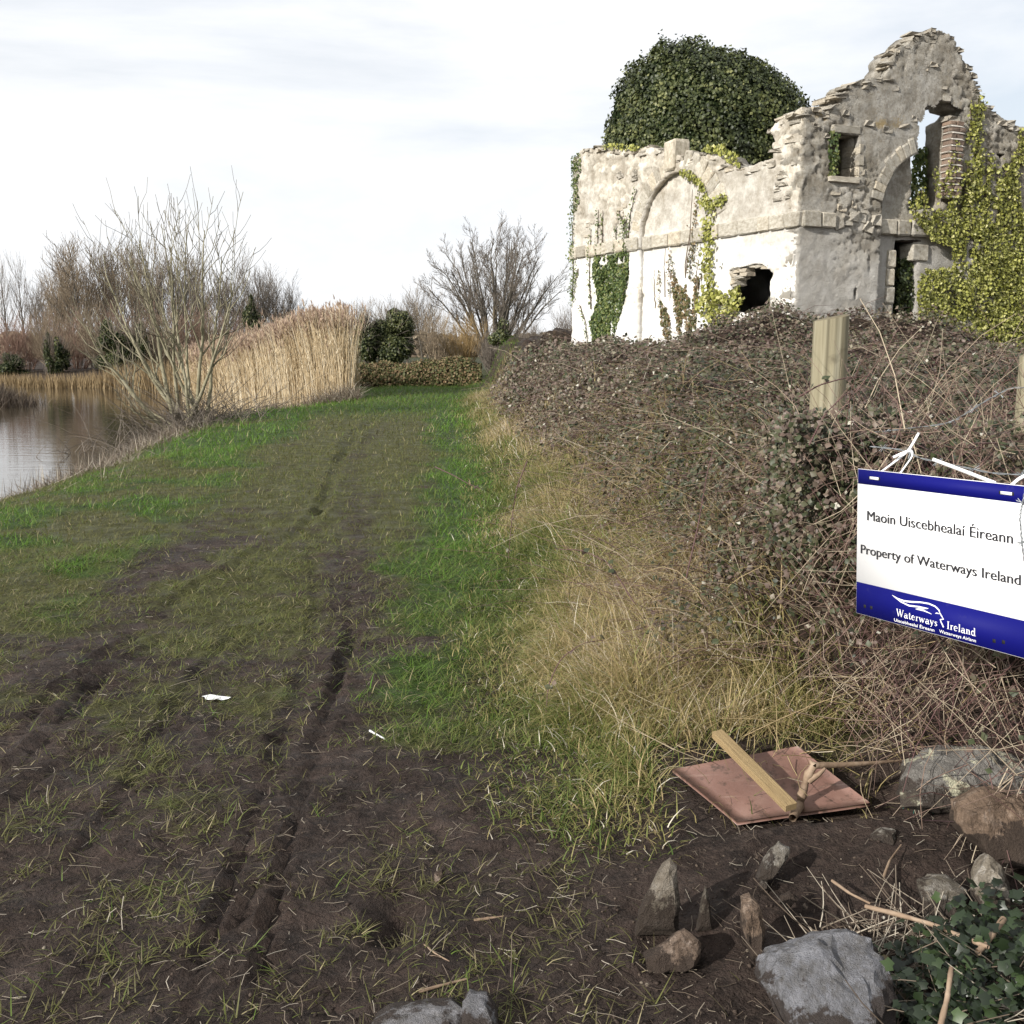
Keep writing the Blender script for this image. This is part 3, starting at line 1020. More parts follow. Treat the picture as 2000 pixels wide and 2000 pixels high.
# cut the tall opening through the front skin above the arch
def cut_front(o, poly, place):
    me = o.data
    n = len(me.vertices)
    co = np.empty(n * 3, np.float32)
    me.vertices.foreach_get('co', co)
    co = co.reshape(-1, 3)
    d = dR
    s = co[:, 0] * d[0] + co[:, 1] * d[1]
    ins = inside(poly, np.stack([s, co[:, 2]], -1))
    bm = bmesh.new()
    bm.from_mesh(me)
    bm.verts.ensure_lookup_table()
    kill = [f for f in bm.faces if sum(ins[v.index] for v in f.verts) * 2 > len(f.verts)]
    bmesh.ops.delete(bm, geom=kill, context='FACES')
    bm.to_mesh(me)
    bm.free()


cut_front(wallR, upR, onR)

# --- other walls, added partitions and slabs that darken the interior
def plain_wall(name, a, b, zt, thick, mat='lime_render', jag=0.25, seed=0):
    a = np.array(a)
    b = np.array(b)
    ln = np.hypot(*(b - a))
    d = (b - a) / ln
    nn = np.array([d[1], -d[0]])
    top = [[s, zt + jag * float(fbm(np.array([s * 0.8]), np.array([seed * 3.3]), 3, 400 + seed)[0])] for s in np.linspace(ln, 0, 26)]
    ol = np.array([[0, -0.4], [ln, -0.4]] + top)

    def place(s, z, out):
        s = np.asarray(s, float)
        return np.stack([a[0] + d[0] * s + nn[0] * out, a[1] + d[1] * s + nn[1] * out, np.asarray(z, float) + 0 * s], -1)
    return skin(name, ol, [], place, 0.0, thick, disp_wall(301 + seed, 2.0), mat, ruin, res=0.16)


eL = dL * LEN_L
eR = dR * LEN_R
plain_wall('back_wall', eL - nL * 0.56, eL + eR * 0.98 - nL * 0.56, 4.55, 0.5, seed=1)
plain_wall('back_wall', eR - nR * 0.52 - dR * 0.5, eR + eL * 0.98 - dR * 0.5, 4.3, 0.5, 'shaded_render', seed=2)
pw = plain_wall('shade_partition', dR * 0.62 - nR * 0.98, dR * 2.0 - nR * 0.98, 5.02, 0.35, 'shaded_render', 0.1, seed=3)  # put behind the small window so it reads dark
sw1 = winR[:, 0].max() + 0.22
plain_wall('shade_partition', dR * sw1 - nR * 0.51, dR * sw1 - nR * 0.97, 5.0, 0.3, 'shaded_render', 0.05, seed=5)  # added return, closes the box behind the window against light
sw0 = winR[:, 0].min() - 0.10
plain_wall('shade_partition', dR * sw0 - nR * 0.97, dR * sw0 - nR * 0.51, 5.0, 0.2, 'shaded_render', 0.03, seed=6)  # added return on the other side, same darkening box
# added slab at string-course height keeps the ground floor dark
fo = np.array([dL * 0.6 - nL * 0.56 + 0 * dR, dL * (LEN_L - 0.1) - nL * 0.56, dL * (LEN_L - 0.1) - nL * 5.75, dL * 0.52 - nL * 5.75])
fvz = np.vstack([np.c_[fo, np.full(4, ZS - 0.05)], np.c_[fo, np.full(4, ZS + 0.2)]])
link('shade_floor', make_mesh('shade_floor', fvz, [[[0, 1, 2, 3], [4, 5, 6, 7], [0, 1, 5, 4], [1, 2, 6, 5], [2, 3, 7, 6], [3, 0, 4, 7]]], 'rubble_stone'), ruin)


cw = [dR * 0.58 - nR * 0.51, dR * sw1 - nR * 0.51, dR * sw1 - nR * 0.97, dR * 0.62 - nR * 0.97]  # added lid over the window box, keeps sky light out
cvz = np.vstack([np.c_[np.array(cw), np.full(4, 5.0)], np.c_[np.array(cw), np.full(4, 5.12)]])
link('shade_slab', make_mesh('shade_slab', cvz, [[[0, 1, 2, 3], [4, 5, 6, 7], [0, 1, 5, 4], [1, 2, 6, 5], [2, 3, 7, 6], [3, 0, 4, 7]]], 'rubble_stone'), ruin)


# --- dressed and rubble stones as pieces
def stone_mesh(name, seed, mat, rough=0.16):
    r = random.Random(seed)
    bm = bmesh.new()
    bmesh.ops.create_cube(bm, size=1.0)
    bmesh.ops.bevel(bm, geom=list(bm.edges), offset=0.09, segments=1, affect='EDGES')
    for v in bm.verts:
        v.co += Vector((r.uniform(-1, 1), r.uniform(-1, 1), r.uniform(-1, 1))) * rough * 0.5
    me = bpy.data.meshes.new(name)
    bm.to_mesh(me)
    bm.free()
    me.materials.append(MATS[mat])
    return me


RUB = [stone_mesh('rubble_piece', i, 'rubble_stone', 0.30) for i in range(6)]
DRS = [stone_mesh('dressed_piece', 20 + i, 'limestone', 0.07) for i in range(4)]
BRK = [stone_mesh('brick_piece', 40 + i, 'brick', 0.10) for i in range(4)]
MOR = stone_mesh('mortar_piece', 50, 'mortar', 0.12)
PLA = [stone_mesh('plain_piece', 60 + i, 'ground_rock', 0.2) for i in range(2)]


def stone(name, me, parent, p, size, d, nn, tilt=0.0, yaw=0.0):
    """size = (along, out, up)"""
    o = link(name, me, parent)
    M = Matrix(((d[0], nn[0], 0), (d[1], nn[1], 0), (0, 0, 1))).to_4x4()
    o.matrix_local = Matrix.Translation(Vector(p)) @ M @ Matrix.Rotation(tilt, 4, 'Y') @ Matrix.Rotation(yaw, 4, 'Z') @ Matrix.Diagonal((size[0], size[1], size[2], 1))
    return o


# string course
def string(parent, d, nn, place, s0, s1, z0, hgt, out, ln=(0.25, 0.5)):
    s = s0
    while s < s1 - 0.05:
        w = min(random.uniform(*ln), s1 - s)
        p = place(s + w / 2, z0 + hgt / 2 + random.uniform(-0.008, 0.008), out - 0.09)
        stone('stone', random.choice(DRS), parent, p, (w - 0.008, 0.26, hgt + random.uniform(-0.012, 0.012)), d, nn, random.uniform(-0.008, 0.008))
        s += w


string(wallL, dL, nL, onL, -0.02, ac - arad, ZS, 0.24, 0.02)
string(panL, dL, nL, onL, ac - arad + 0.005, ac + arad - 0.005, ZS, 0.24, -RD + 0.03)
string(wallL, dL, nL, onL, ac + arad, LEN_L + 0.05, ZS, 0.24, 0.02)
string(wallR, dR, nR, onR, 0.02, 0.66, ZS, 0.24, 0.02)
for i in range(9):
    s = 0.72 + i * 0.15
    if s < arl - 0.1:
        stone('stone', random.choice(RUB), wallR, onR(s, ZS + random.uniform(0.05, 0.2), -0.06), (0.19, 0.2, 0.17), dR, nR, random.uniform(-0.3, 0.3))
string(panR, dR, nR, onR, arl + 0.005, arl + 1.15, ZS - 0.04, 0.25, -RD + 0.05)

# voussoirs
def voussoirs(parent, d, nn, place, cs, cz, rad, a0, a1, n, lng, out):
    for i in range(n):
        a = a0 + (a1 - a0) * (i + 0.5) / n
        w = rad * abs(a1 - a0) / n * 1.12
        lr = lng * random.uniform(0.85, 1.2)
        s = cs - (rad + lr / 2) * math.cos(a)
        z = cz + (rad + lr / 2) * math.sin(a)
        stone('voussoir', random.choice(DRS), parent, place(s, z, out - 0.06), (w, 0.16, lr), d, nn, -(math.pi / 2 - a) if True else 0)


voussoirs(wallL, dL, nL, onL, ac, aspr, arad + 0.005, R(12), R(80), 7, 0.34, -0.004)
voussoirs(wallL, dL, nL, onL, ac, aspr, arad + 0.005, R(96), R(170), 9, 0.26, -0.010)
kz0 = fac(*q1(812, 362), dL, nL)[1]
kz1 = fac(*q1(812, 132), dL, nL)[1]
ks = fac(*q1(815, 250), dL, nL)[0]
stone('keystone', DRS[0], wallL, onL(ks, (kz0 + kz1) / 2, -0.12), (0.30, 0.36, kz1 - kz0), dL, nL, 0.0)
voussoirs(wallR, dR, nR, onR, arc_, aps, rr + 0.005, R(8), R(72), 9, 0.22, -0.004)

# stones of ragged wall heads
def wall_head(parent, outline, place, d, nn, thick, seed, skipf=None, step=0.14):
    r = random.Random(seed)
    for a, b in zip(outline[:-1], outline[1:]):
        ln = float(np.hypot(*(b - a)))
        n = max(1, int(ln / step))
        steep = abs(b[1] - a[1]) / max(ln, 1e-6)
        for i in range(n):
            t = (i + r.random()) / n
            p = a + (b - a) * t
            if skipf and skipf(p):
                continue
            for q in range(2 if r.random() < 0.4 else 1):
                w = r.uniform(0.09, 0.27)
                h = r.uniform(0.028, 0.075)
                dz = r.uniform(-0.11, 0.025) if steep < 0.75 else r.uniform(-0.05, 0.05)
                ds = r.uniform(-0.06, 0.06)
                outp = -0.10 if q == 0 else -r.uniform(0.2, thick - 0.1)
                stone('stone', r.choice(RUB), parent, place(p[0] + ds, p[1] + dz, outp + r.uniform(-0.03, 0.015)), (w, 0.22, h), d, nn, r.uniform(-0.16, 0.16), r.uniform(-0.3, 0.3))


wall_head(wallL, tl, onL, dL, nL, 0.55, 3)
wall_head(wallR, tr, onR, dR, nR, 0.5, 4)
# exposed rubble on the walls
rr_ = random.Random(9)
for i in range(90):
    s = rr_.uniform(0.15, LEN_L - 0.3)
    z = rr_.uniform(ZS + 0.35, 4.9)
    P_ = np.array([[s, z]])
    big = float(fbm(np.array([s * 0.9]), np.array([z * 0.9]), 3, 106)[0])
    if big < -0.05 or not inside(outL, P_)[0] or inside(archL, P_)[0] or math.hypot(s - ac, z - aspr) < arad + 0.45:
        continue
    stone('stone', rr_.choice(RUB), wallL, onL(s, z, -0.075), (rr_.uniform(0.10, 0.24), 0.18, rr_.uniform(0.05, 0.11)), dL, nL, rr_.uniform(-0.06, 0.06))
for i in range(110):
    s = rr_.uniform(0.1, LEN_R - 0.4)
    z = rr_.uniform(ZS + 0.1, 6.6)
    P_ = np.array([[s, z]])
    if not inside(outR, P_)[0] or inside(archR, P_)[0] or inside(upR, P_)[0] or inside(winR, P_)[0] or math.hypot(s - arc_, z - aps) < rr + 0.3:
        continue
    stone('stone', rr_.choice(RUB), wallR, onR(s, z, -0.08), (rr_.uniform(0.09, 0.22), 0.18, rr_.uniform(0.05, 0.10)), dR, nR, rr_.uniform(-0.08, 0.08))

# bricks of the broken jamb
b0 = fr([(1370, 215), (1475, 215), (1370, 760)])
bs0, bs1 = b0[0, 0] + 0.0, b0[1, 0]
zb = b0[0, 1]
row = 0
while zb > b0[2, 1]:
    hh = 0.075
    wv_ = bs1 - bs0
    wob = random.uniform(-0.03, 0.02)
    cut = 0.55 if row % 2 else 0.42
    for (f0, f1) in ((0, cut), (cut, 1.0)):
        w = wv_ * (f1 - f0)
        c0 = bs0 + wv_ * (f0 + f1) / 2
        stone('brick', random.choice(BRK), wallR, onR(c0 + wob, zb - hh / 2, -0.035 + random.uniform(-0.01, 0.015)), (w - 0.012, 0.2, hh - 0.012), dR, nR, random.uniform(-0.03, 0.03))
    stone('mortar_bed', MOR, wallR, onR(bs0 + wv_ / 2 + wob, zb - hh - 0.008, -0.037), (wv_ * 0.98, 0.2, 0.030), dR, nR)
    zb -= hh + 0.024
    row += 1

# window dressings, lintels, door stones
wc = winR.mean(0)
stone('lintel', DRS[2], wallR, onR(wc[0] + 0.03, winR[:2, 1].mean() + 0.075, -0.19), (0.62, 0.40, 0.13), dR, nR, -0.02)
stone('sill', DRS[3], wallR, onR(wc[0], winR[2:, 1].mean() - 0.05, -0.15), (0.60, 0.42, 0.09), dR, nR, 0.01)
for zz in np.arange(winR[2:, 1].mean() + 0.09, winR[:2, 1].mean() - 0.02, 0.17):
    stone('jamb_stone', random.choice(DRS), wallR, onR(winR[1, 0] + 0.055, zz, -0.19), (0.10, 0.40, 0.165), dR, nR)
dz_ = doorR[0, 1]
stone('lintel', DRS[1], panR, onR(doorR[1, 0] + 0.12, dz_ - 0.18, -RD - 0.13), (0.36, 0.30, 0.28), dR, nR, 0.0)
stone('lintel', PLA[0], panR, onR((doorR[0, 0] + doorR[1, 0]) / 2, dz_ + 0.05, -RD - 0.22), (0.75, 0.36, 0.12), dR, nR, 0.02)
zz = dz_ - 0.15
while zz > 1.0:
    hh = random.uniform(0.2, 0.36)
    stone('jamb_stone', random.choice(DRS), panR, onR(doorR[0, 0] - 0.075 + random.uniform(-0.02, 0.02), zz - hh / 2, -RD - 0.10), (random.uniform(0.14, 0.2), 0.26, hh - 0.012), dR, nR)
    zz -= hh
# loose stones in the ragged hole
for (a, b) in [(1262, 1120), (1300, 1112), (1340, 1108), (1270, 1150), (1310, 1165), (1272, 1190), (1285, 1215), (1345, 1140), (1520, 1085), (1420, 1072), (1470, 1070)]:
    p = fac(*q1(a, b), dL, nL)
    stone('stone', random.choice(RUB), wallL, onL(p[0], p[1], -0.13), (random.uniform(0.14, 0.24), 0.2, random.uniform(0.06, 0.10)), dL, nL, random.uniform(-0.15, 0.15))


# ------------------------------------------------------------------ ivy
def ivy_leaves(acc, s, z, out, place, nn, size, spread=0.55, col=(0, 1), tpl=LEAF_D, droop=0.6):
    n = len(s)
    pos = place(s, z, out) + BASE
    nrm = np.tile(np.array([nn[0], nn[1], 0.35]), (n, 1))
    rot = rand_rot(norm(nrm), spread, n, droop)
    V, F, idx = scatter(tpl, pos, rot, size)
    c = rng.uniform(col[0], col[1], n)
    acc.add(V, F3=F, A=c[idx])


def in_poly(poly, n):
    lo = poly.min(0)
    hi = poly.max(0)
    out = []
    tot = 0
    while tot < n:
        p = rng.uniform(lo, hi, (n * 2, 2))
        p = p[inside(poly, p)]
        out.append(p)
        tot += len(p)
    return np.concatenate(out)[:n]


def ivy_patch(acc, poly, dens, place, nn, thick=0.10, gap=0.0, size=(0.05, 0.085), seed=0, dep=0.0, col=(0, 1)):
    a = 0.5 * abs(np.dot(poly[:, 0], np.roll(poly[:, 1], 1)) - np.dot(poly[:, 1], np.roll(poly[:, 0], 1)))
    n = int(a * dens)
    p = in_poly(poly, n)
    g = fbm(p[:, 0] * 5, p[:, 1] * 2.2, 3, 500 + seed)
    keep = g > gap - 0.55
    p = p[keep]
    th = thick * (0.55 + 0.45 * fbm(p[:, 0] * 3, p[:, 1] * 3, 2, 520 + seed))
    out = -dep + rng.uniform(0.02, 1, len(p)) * np.maximum(th, 0.03)
    ivy_leaves(acc, p[:, 0], p[:, 1], out, place, nn, rng.uniform(size[0], size[1], len(p)), col=col)


def ivy_run(acc, stems, pts, wid, dens, place, nn, size=(0.045, 0.075), off=0.03, col=(0, 1)):
    P = np.array(pts)
    for a, b in zip(P[:-1], P[1:]):
        ln = np.hypot(*(b - a))
        n = max(2, int(ln * dens))
        t = rng.random(n)
        p = a + (b - a) * t[:, None] + rng.normal(0, wid, (n, 2))
        ivy_leaves(acc, p[:, 0], p[:, 1], off + rng.uniform(0, 0.05, n), place, nn, rng.uniform(size[0], size[1], n), col=col)
    k_ = 10
    tt_ = np.linspace(0, len(P) - 1, k_)
    q = np.stack([np.interp(tt_, range(len(P)), P[:, 0]), np.interp(tt_, range(len(P)), P[:, 1])], -1) + rng.normal(0, 0.012, (k_, 2))
    c = place(q[:, 0], q[:, 1], np.full(k_, 0.02)) + BASE
    V, F = tubes(c[None], np.linspace(0.012, 0.005, k_)[None], 4)
    stems.add(V, F4=F, A=np.full(len(V), 0.5))


def ivy_thing(loc, label, build, leafmat, group='ivy climbing the ruin'):
    o = thing('climbing_ivy', tuple(loc), label, 'ivy', group)
    a, s = Acc(), Acc()
    build(a, s)
    x = a.obj('leaves', leafmat, o, off=loc)
    if s.V:
        s.obj('stem', 'dead_stem', o, off=loc)
    return o


def base_pt(place, s):
    p = place(s, 0.0, 0.05) + BASE
    return np.array([p[0], p[1], float(ground_h(p[0:1], p[1:2])[0])])


def b_left(a, s):
    po = fl([(240, 1010), (330, 1005), (400, 990), (500, 960), (498, 1170), (462, 1350), (405, 1550), (360, 1700), (235, 1700), (205, 1500), (262, 1350), (235, 1150)])
    ivy_patch(a, po, 2900, onL, nL, 0.12, 0.05, (0.04, 0.075), 1)
    for pts in ([(470, 1000), (480, 850), (480, 720)], [(490, 980), (510, 700), (560, 500)], [(265, 1000), (268, 830), (270, 650)], [(300, 1000), (302, 820), (305, 660)], [(400, 1000), (402, 880), (405, 760)], [(215, 1400), (200, 1100), (215, 800)], [(475, 760), (445, 720), (420, 660)], [(130, 1380), (170, 1500), (190, 1660)]):
        ivy_run(a, s, fl(pts), 0.018, 55, onL, nL, (0.03, 0.055))
    ivy_run(a, s, fl([(480, 980), (470, 860), (465, 750)]), 0.09, 170, onL, nL, (0.03, 0.06))


def b_mid(a, s):
    po = fl([(790, 1130), (860, 1250), (930, 1180), (1000, 1150), (985, 1300), (950, 1700), (860, 1700), (812, 1450), (790, 1250)])
    ivy_patch(a, po, 1900, onL, nL, 0.08, 0.2, (0.04, 0.07), 2, dep=RD)
    po = fl([(700, 1330), (745, 1400), (775, 1480), (780, 1640), (720, 1620), (700, 1480)])
    ivy_patch(a, po, 1500, onL, nL, 0.08, 0.25, (0.04, 0.07), 3, dep=RD)
    for pts in ([(930, 1180), (925, 1050), (960, 880), (970, 700), (982, 500)], [(700, 1400), (695, 1250), (695, 1110)], [(775, 1300), (772, 1100), (780, 950)], [(1020, 1250), (1010, 1150), (1030, 1040)], [(820, 1180), (800, 1100), (795, 1040)]):
        ivy_run(a, s, fl(pts), 0.02, 60, onL, nL, (0.03, 0.055), off=-RD + 0.02)
    ivy_run(a, s, fl([(935, 1150), (935, 1050), (960, 960), (965, 800)]), 0.07, 130, onL, nL, (0.03, 0.055), off=-RD + 0.03)


def b_arch(a, s):
    ivy_run(a, s, fl([(1110, 1300), (1105, 1100), (1108, 900), (1115, 720)]), 0.10, 330, onL, nL, (0.05, 0.085))
    ivy_run(a, s, fl([(1130, 640), (1090, 570), (1052, 470), (985, 405), (900, 376)]), 0.035, 140, onL, nL, (0.05, 0.08))
    ivy_run(a, s, fl([(1130, 630), (1180, 600), (1235, 560)]), 0.05, 220, onL, nL, (0.05, 0.085))
    ivy_run(a, s, fl([(1130, 640), (1090, 610), (1045, 580)]), 0.05, 220, onL, nL, (0.05, 0.085))
    po = fl([(1035, 1330), (1100, 1260), (1160, 1250), (1240, 1290), (1335, 1230), (1385, 1340), (1290, 1480), (1255, 1640), (1240, 1760), (1110, 1760), (1095, 1500), (1030, 1420)])
    ivy_patch(a, po, 1300, onL, nL, 0.16, 0.18, (0.05, 0.095), 4)


def b_edge(a, s):
    po = fl([(68, 250), (130, 225), (138, 330), (112, 480), (130, 600), (100, 680), (66, 720)])
    ivy_patch(a, po, 1100, onL, nL, 0.10, 0.15, (0.035, 0.065), 5)
    ivy_run(a, s, fl([(75, 1350), (80, 1100), (75, 900), (70, 700)]), 0.06, 120, onL, nL, (0.03, 0.06))
    ivy_run(a, s, fl([(120, 1100), (95, 1200), (88, 1330)]), 0.05, 90, onL, nL, (0.03, 0.06))
    ivy_run(a, s, fl([(75, 960), (70, 1040)]), 0.06, 260, onL, nL, (0.03, 0.06))


def b_top(a, s):
    po = fl([(300, 150), (420, 160), (590, 175), (560, 215), (430, 205), (310, 195)])
    ivy_patch(a, po, 800, onL, nL, 0.12, 0.2, (0.05, 0.08), 6)


def b_topr(a, s):
    po = fl([(1060, 210), (1100, 175), (1180, 170), (1250, 130), (1260, 200), (1330, 250), (1400, 320), (1340, 335), (1250, 290), (1180, 235), (1100, 230)])
    ivy_patch(a, po, 900, onL, nL, 0.16, 0.2, (0.05, 0.09), 7)


def b_gable(a, s):
    po = fr([(1105, 895), (1240, 912), (1320, 800), (1345, 705), (1400, 780), (1500, 762), (1560, 740), (1640, 800), (1700, 730), (1760, 700), (1850, 600), (1872, 560), (1885, 740), (1930, 960), (1960, 1300), (2050, 1500), (2050, 1990), (1150, 1990), (1120, 1700), (1130, 1420), (1165, 1330), (1260, 1340), (1400, 1310), (1385, 1170), (1230, 1120), (1150, 1010)])
    ivy_patch(a, po, 2000, onR, nR, 0.10, 0.30, (0.04, 0.075), 8)
    for i_ in range(26):
        e0 = po[rng.integers(0, 12)] + rng.normal(0, 0.12, 2)
        ivy_run(a, s, [e0, e0 + np.array([rng.normal(0, 0.12), rng.uniform(0.1, 0.55)])], 0.04, 110, onR, nR, (0.04, 0.07))
    po = fr([(1400, 1300), (1700, 1250), (1900, 1200), (1932, 1950), (1200, 1950), (1150, 1500)])
    ivy_patch(a, po, 700, onR, nR, 0.14, 0.1, (0.05, 0.085), 9)
    for pts, wd in (([(1590, 60), (1570, 200), (1560, 420), (1580, 600), (1560, 760)], 0.075), ([(1525, 100), (1520, 260), (1500, 380)], 0.03), ([(1500, 520), (1520, 620), (1560, 740)], 0.05), ([(1720, 750), (1740, 620), (1720, 580)], 0.03), ([(1780, 700), (1790, 590), (1775, 545)], 0.04), ([(1640, 780), (1620, 700)], 0.05)):
        ivy_run(a, s, fr(pts), wd, 260 if wd > 0.06 else 110, onR, nR, (0.045, 0.08))


def b_open(a, s):
    po = fr([(1130, 430), (1180, 415), (1258, 405), (1262, 880), (1090, 885), (1110, 700)], dep=0.4)
    ivy_patch(a, po, 1900, onR, nR, 0.12, -1.0, (0.05, 0.09), 10, dep=0.50)


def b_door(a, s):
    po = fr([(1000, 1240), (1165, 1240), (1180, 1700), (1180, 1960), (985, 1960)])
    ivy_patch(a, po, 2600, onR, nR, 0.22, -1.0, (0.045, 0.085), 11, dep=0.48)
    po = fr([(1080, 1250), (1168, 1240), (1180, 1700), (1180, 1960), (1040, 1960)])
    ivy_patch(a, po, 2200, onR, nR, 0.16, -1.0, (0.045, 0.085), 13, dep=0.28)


def b_win(a, s):
    po = fr([(455, 245), (500, 300), (528, 330), (522, 630), (455, 640)])
    ivy_patch(a, po, 1300, onR, nR, 0.08, -1.0, (0.045, 0.075), 12)


ivy_thing(base_pt(onL, LEN_L * 0.85), 'dense green ivy fanning up white wall left of blind arch', b_left, 'ivy_green')
ivy_thing(base_pt(onL, ac), 'thin browning ivy inside the blind arch', b_mid, 'ivy_brown')
ivy_thing(base_pt(onL, ac - arad - 0.2), 'yellow-green ivy running up the arch beside the ragged hole', b_arch, 'ivy_yellow')
ivy_thing(base_pt(onL, LEN_L), 'ivy strip hanging on far left corner of white wall', b_edge, 'ivy_green')
ivy_thing(onL(4.6, 4.9, 0) + BASE, 'small yellow-green ivy on wall head left of keystone', b_top, 'ivy_yellow')
ivy_thing(onL(2.0, 4.9, 0) + BASE, 'yellow-green ivy spilling over wall head between keystone and corner', b_topr, 'ivy_yellow')
ivy_thing(base_pt(onR, 3.6), 'large yellow-green ivy curtain covering gable wall beside the doorway', b_gable, 'ivy_yellow')
ivy_thing(onR(arc_, ZS + 0.2, -0.5) + BASE, 'dark ivy filling the foot of the tall upper opening', b_open, 'ivy_green')
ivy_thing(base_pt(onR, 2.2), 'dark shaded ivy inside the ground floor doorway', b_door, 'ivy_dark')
ivy_thing(onR(wc[0], winR[2:, 1].mean(), 0) + BASE, 'ivy strand hanging down the small window', b_win, 'ivy_green')


def leaf_blob(name, loc, label, cat, rx, ry, h, nleaf, size, mat, core='shade_core', pw=2.0, skew=0.0, group=None, z0=0.0, lump=0.16, seed=0, stemmat='grey_bark', trunk=True, coresub=3, corek=0.88, inner=0.86, prof=None):
    """ivy or evergreen mass: dark hull added to block light, shell of leaves, trunk inside"""
    o = thing(name, tuple(loc), label, cat, group)

    def radius(dirs):
        x, y, z = dirs[:, 0], dirs[:, 1], dirs[:, 2]
        l = fbm(x * 2.2 + 3.1 * z + seed, y * 2.2 - 1.7 * z, 4, 600 + seed)
        if prof is not None:
            ph = np.degrees(np.arctan2(z, x))
            ph = np.where(ph < -90, ph + 360, ph)
            q_ = np.interp(ph, prof[0], prof[1])
            return (1 + lump * l + 0.06 * fbm(x * 9 + z * 5, y * 9 - z * 7, 3, 650)) / np.sqrt((x * x + z * z) / q_ ** 2 + y * y)
        pn = (np.abs(x) ** pw + np.abs(y) ** pw + np.abs(z) ** pw) ** (1.0 / pw)
        return (1 + lump * l) / pn
    bm = bmesh.new()
    bmesh.ops.create_icosphere(bm, subdivisions=coresub, radius=1.0)
    d = np.array([v.co for v in bm.verts])
    F = np.array([[v.index for v in f.verts] for f in bm.faces])
    bm.free()
    rr0 = radius(d)
    sc = np.array([rx, ry, h])
    dd = d * rr0[:, None]
    dd[:, 2] = np.where(dd[:, 2] < 0, dd[:, 2] * z0, dd[:, 2])
    dd[:, 0] -= skew * dd[:, 2]
    link('shade_hull', make_mesh('shade_hull', dd * sc * corek, [F], core), o)
    dr = norm(rng.normal(0, 1, (nleaf, 3)))
    rad = radius(dr) * rng.uniform(inner, 1.035, nleaf)
    if prof is not None:
        shoot = vnoise(dr[:, 0] * 16 + dr[:, 2] * 9, dr[:, 1] * 16 - dr[:, 2] * 11, 655) > 0.84
        rad = np.where(shoot, rad * rng.uniform(1.0, 1.06, nleaf), rad)
    p = dr * rad[:, None]
    p[:, 2] = np.where(p[:, 2] < 0, p[:, 2] * z0, p[:, 2])
    p[:, 0] -= skew * p[:, 2]
    p = p * sc
    nr = norm(dr / sc)
    rot = rand_rot(norm(nr + np.array([0, 0, 0.15])), 0.5, nleaf, 0.55)
    V, Fa, idx = scatter(LEAF_D, p, rot, rng.uniform(size[0], size[1], nleaf))
    cl = np.clip(0.42 + 0.6 * fbm(dr[:, 0] * 7 + dr[:, 2] * 3, dr[:, 1] * 7 + dr[:, 2] * 5, 3, 640 + seed) + rng.normal(0, 0.20, nleaf), 0, 1)
    a = Acc()
    a.add(V, F3=Fa, A=cl[idx])
    a.obj('foliage', mat, o)
    if trunk:
        k_ = 5
        P = np.stack([np.linspace(0, 0.1, k_), np.zeros(k_), np.linspace(-h * z0 - (loc[2] - 0.0) if False else -h * max(z0, 0.1), h * 0.5, k_)], -1)[None]
        V, F = tubes(P, np.full((1, k_), 0.12), 7)
        b = Acc()
        b.add(V, F4=F)
        b.obj('trunk', stemmat, o)
    return o


dc = AY(1398, 300, 22.6)
dtop = AY(1310, 88, 22.6)[2]
dpx = np.array([195, 218, 208, 200, 184, 184, 194, 212, 219, 211, 188, 199, 175.0]) / 2000 * 21.2 / 2.2
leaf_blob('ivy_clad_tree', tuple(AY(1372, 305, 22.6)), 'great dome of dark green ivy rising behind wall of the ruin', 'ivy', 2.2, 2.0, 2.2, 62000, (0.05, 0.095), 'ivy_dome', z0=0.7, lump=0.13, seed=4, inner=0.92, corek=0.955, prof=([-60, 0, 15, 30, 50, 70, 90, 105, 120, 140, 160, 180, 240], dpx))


# ------------------------------------------------------------------ trees
def bez(a, b, c, k):
    t = np.linspace(0, 1, k)[None, :, None]
    return (1 - t) ** 2 * a[:, None] + 2 * t * (1 - t) * b[:, None] + t * t * c[:, None]


def grow(P, Rr, per, tr=(0.3, 0.98), ang=(0.4, 0.9), ratio=(0.35, 0.6), up=0.5, k=5, rs=0.6, rmin=0.004, wob=0.03, apical=True):
    n, kk, _ = P.shape
    m = n * per
    ip = np.repeat(np.arange(n), per)
    t = np.tile((np.arange(per) + 0.5) / per, n) + rng.uniform(-0.5, 0.5, m) / per
    t = tr[0] + (tr[1] - tr[0]) * t
    f = t * (kk - 1)
    i0 = np.minimum(f.astype(int), kk - 2)
    w = (f - i0)[:, None]
    p0 = P[ip, i0] * (1 - w) + P[ip, i0 + 1] * w
    r0 = Rr[ip, i0] * (1 - w[:, 0]) + Rr[ip, i0 + 1] * w[:, 0]
    T = norm(P[ip, i0 + 1] - P[ip, i0])
    ln = np.linalg.norm(np.diff(P, axis=1), axis=-1).sum(1)[ip]
    side = norm(np.cross(T, rng.normal(0, 1, (m, 3))))
    a = rng.uniform(ang[0], ang[1], m)[:, None]
    d = T * np.cos(a) + side * np.sin(a)
    L_ = ln * rng.uniform(ratio[0], ratio[1], m) * (1.15 - 0.5 * t)
    e = p0 + d * L_[:, None] + np.array([0, 0, 1.0]) * (L_ * up * rng.uniform(0.5, 1.2, m))[:, None]
    c = p0 + d * (L_ * 0.55)[:, None]
    Q = bez(p0, c, e, k)
    Q[:, 1:-1] += rng.normal(0, wob, (m, k - 2, 3)) * L_[:, None, None]
    rb = np.maximum(r0 * rs, rmin)
    RR = rb[:, None] * np.linspace(1, 0.35, k)[None]
    return Q, np.maximum(RR, rmin * 0.6)


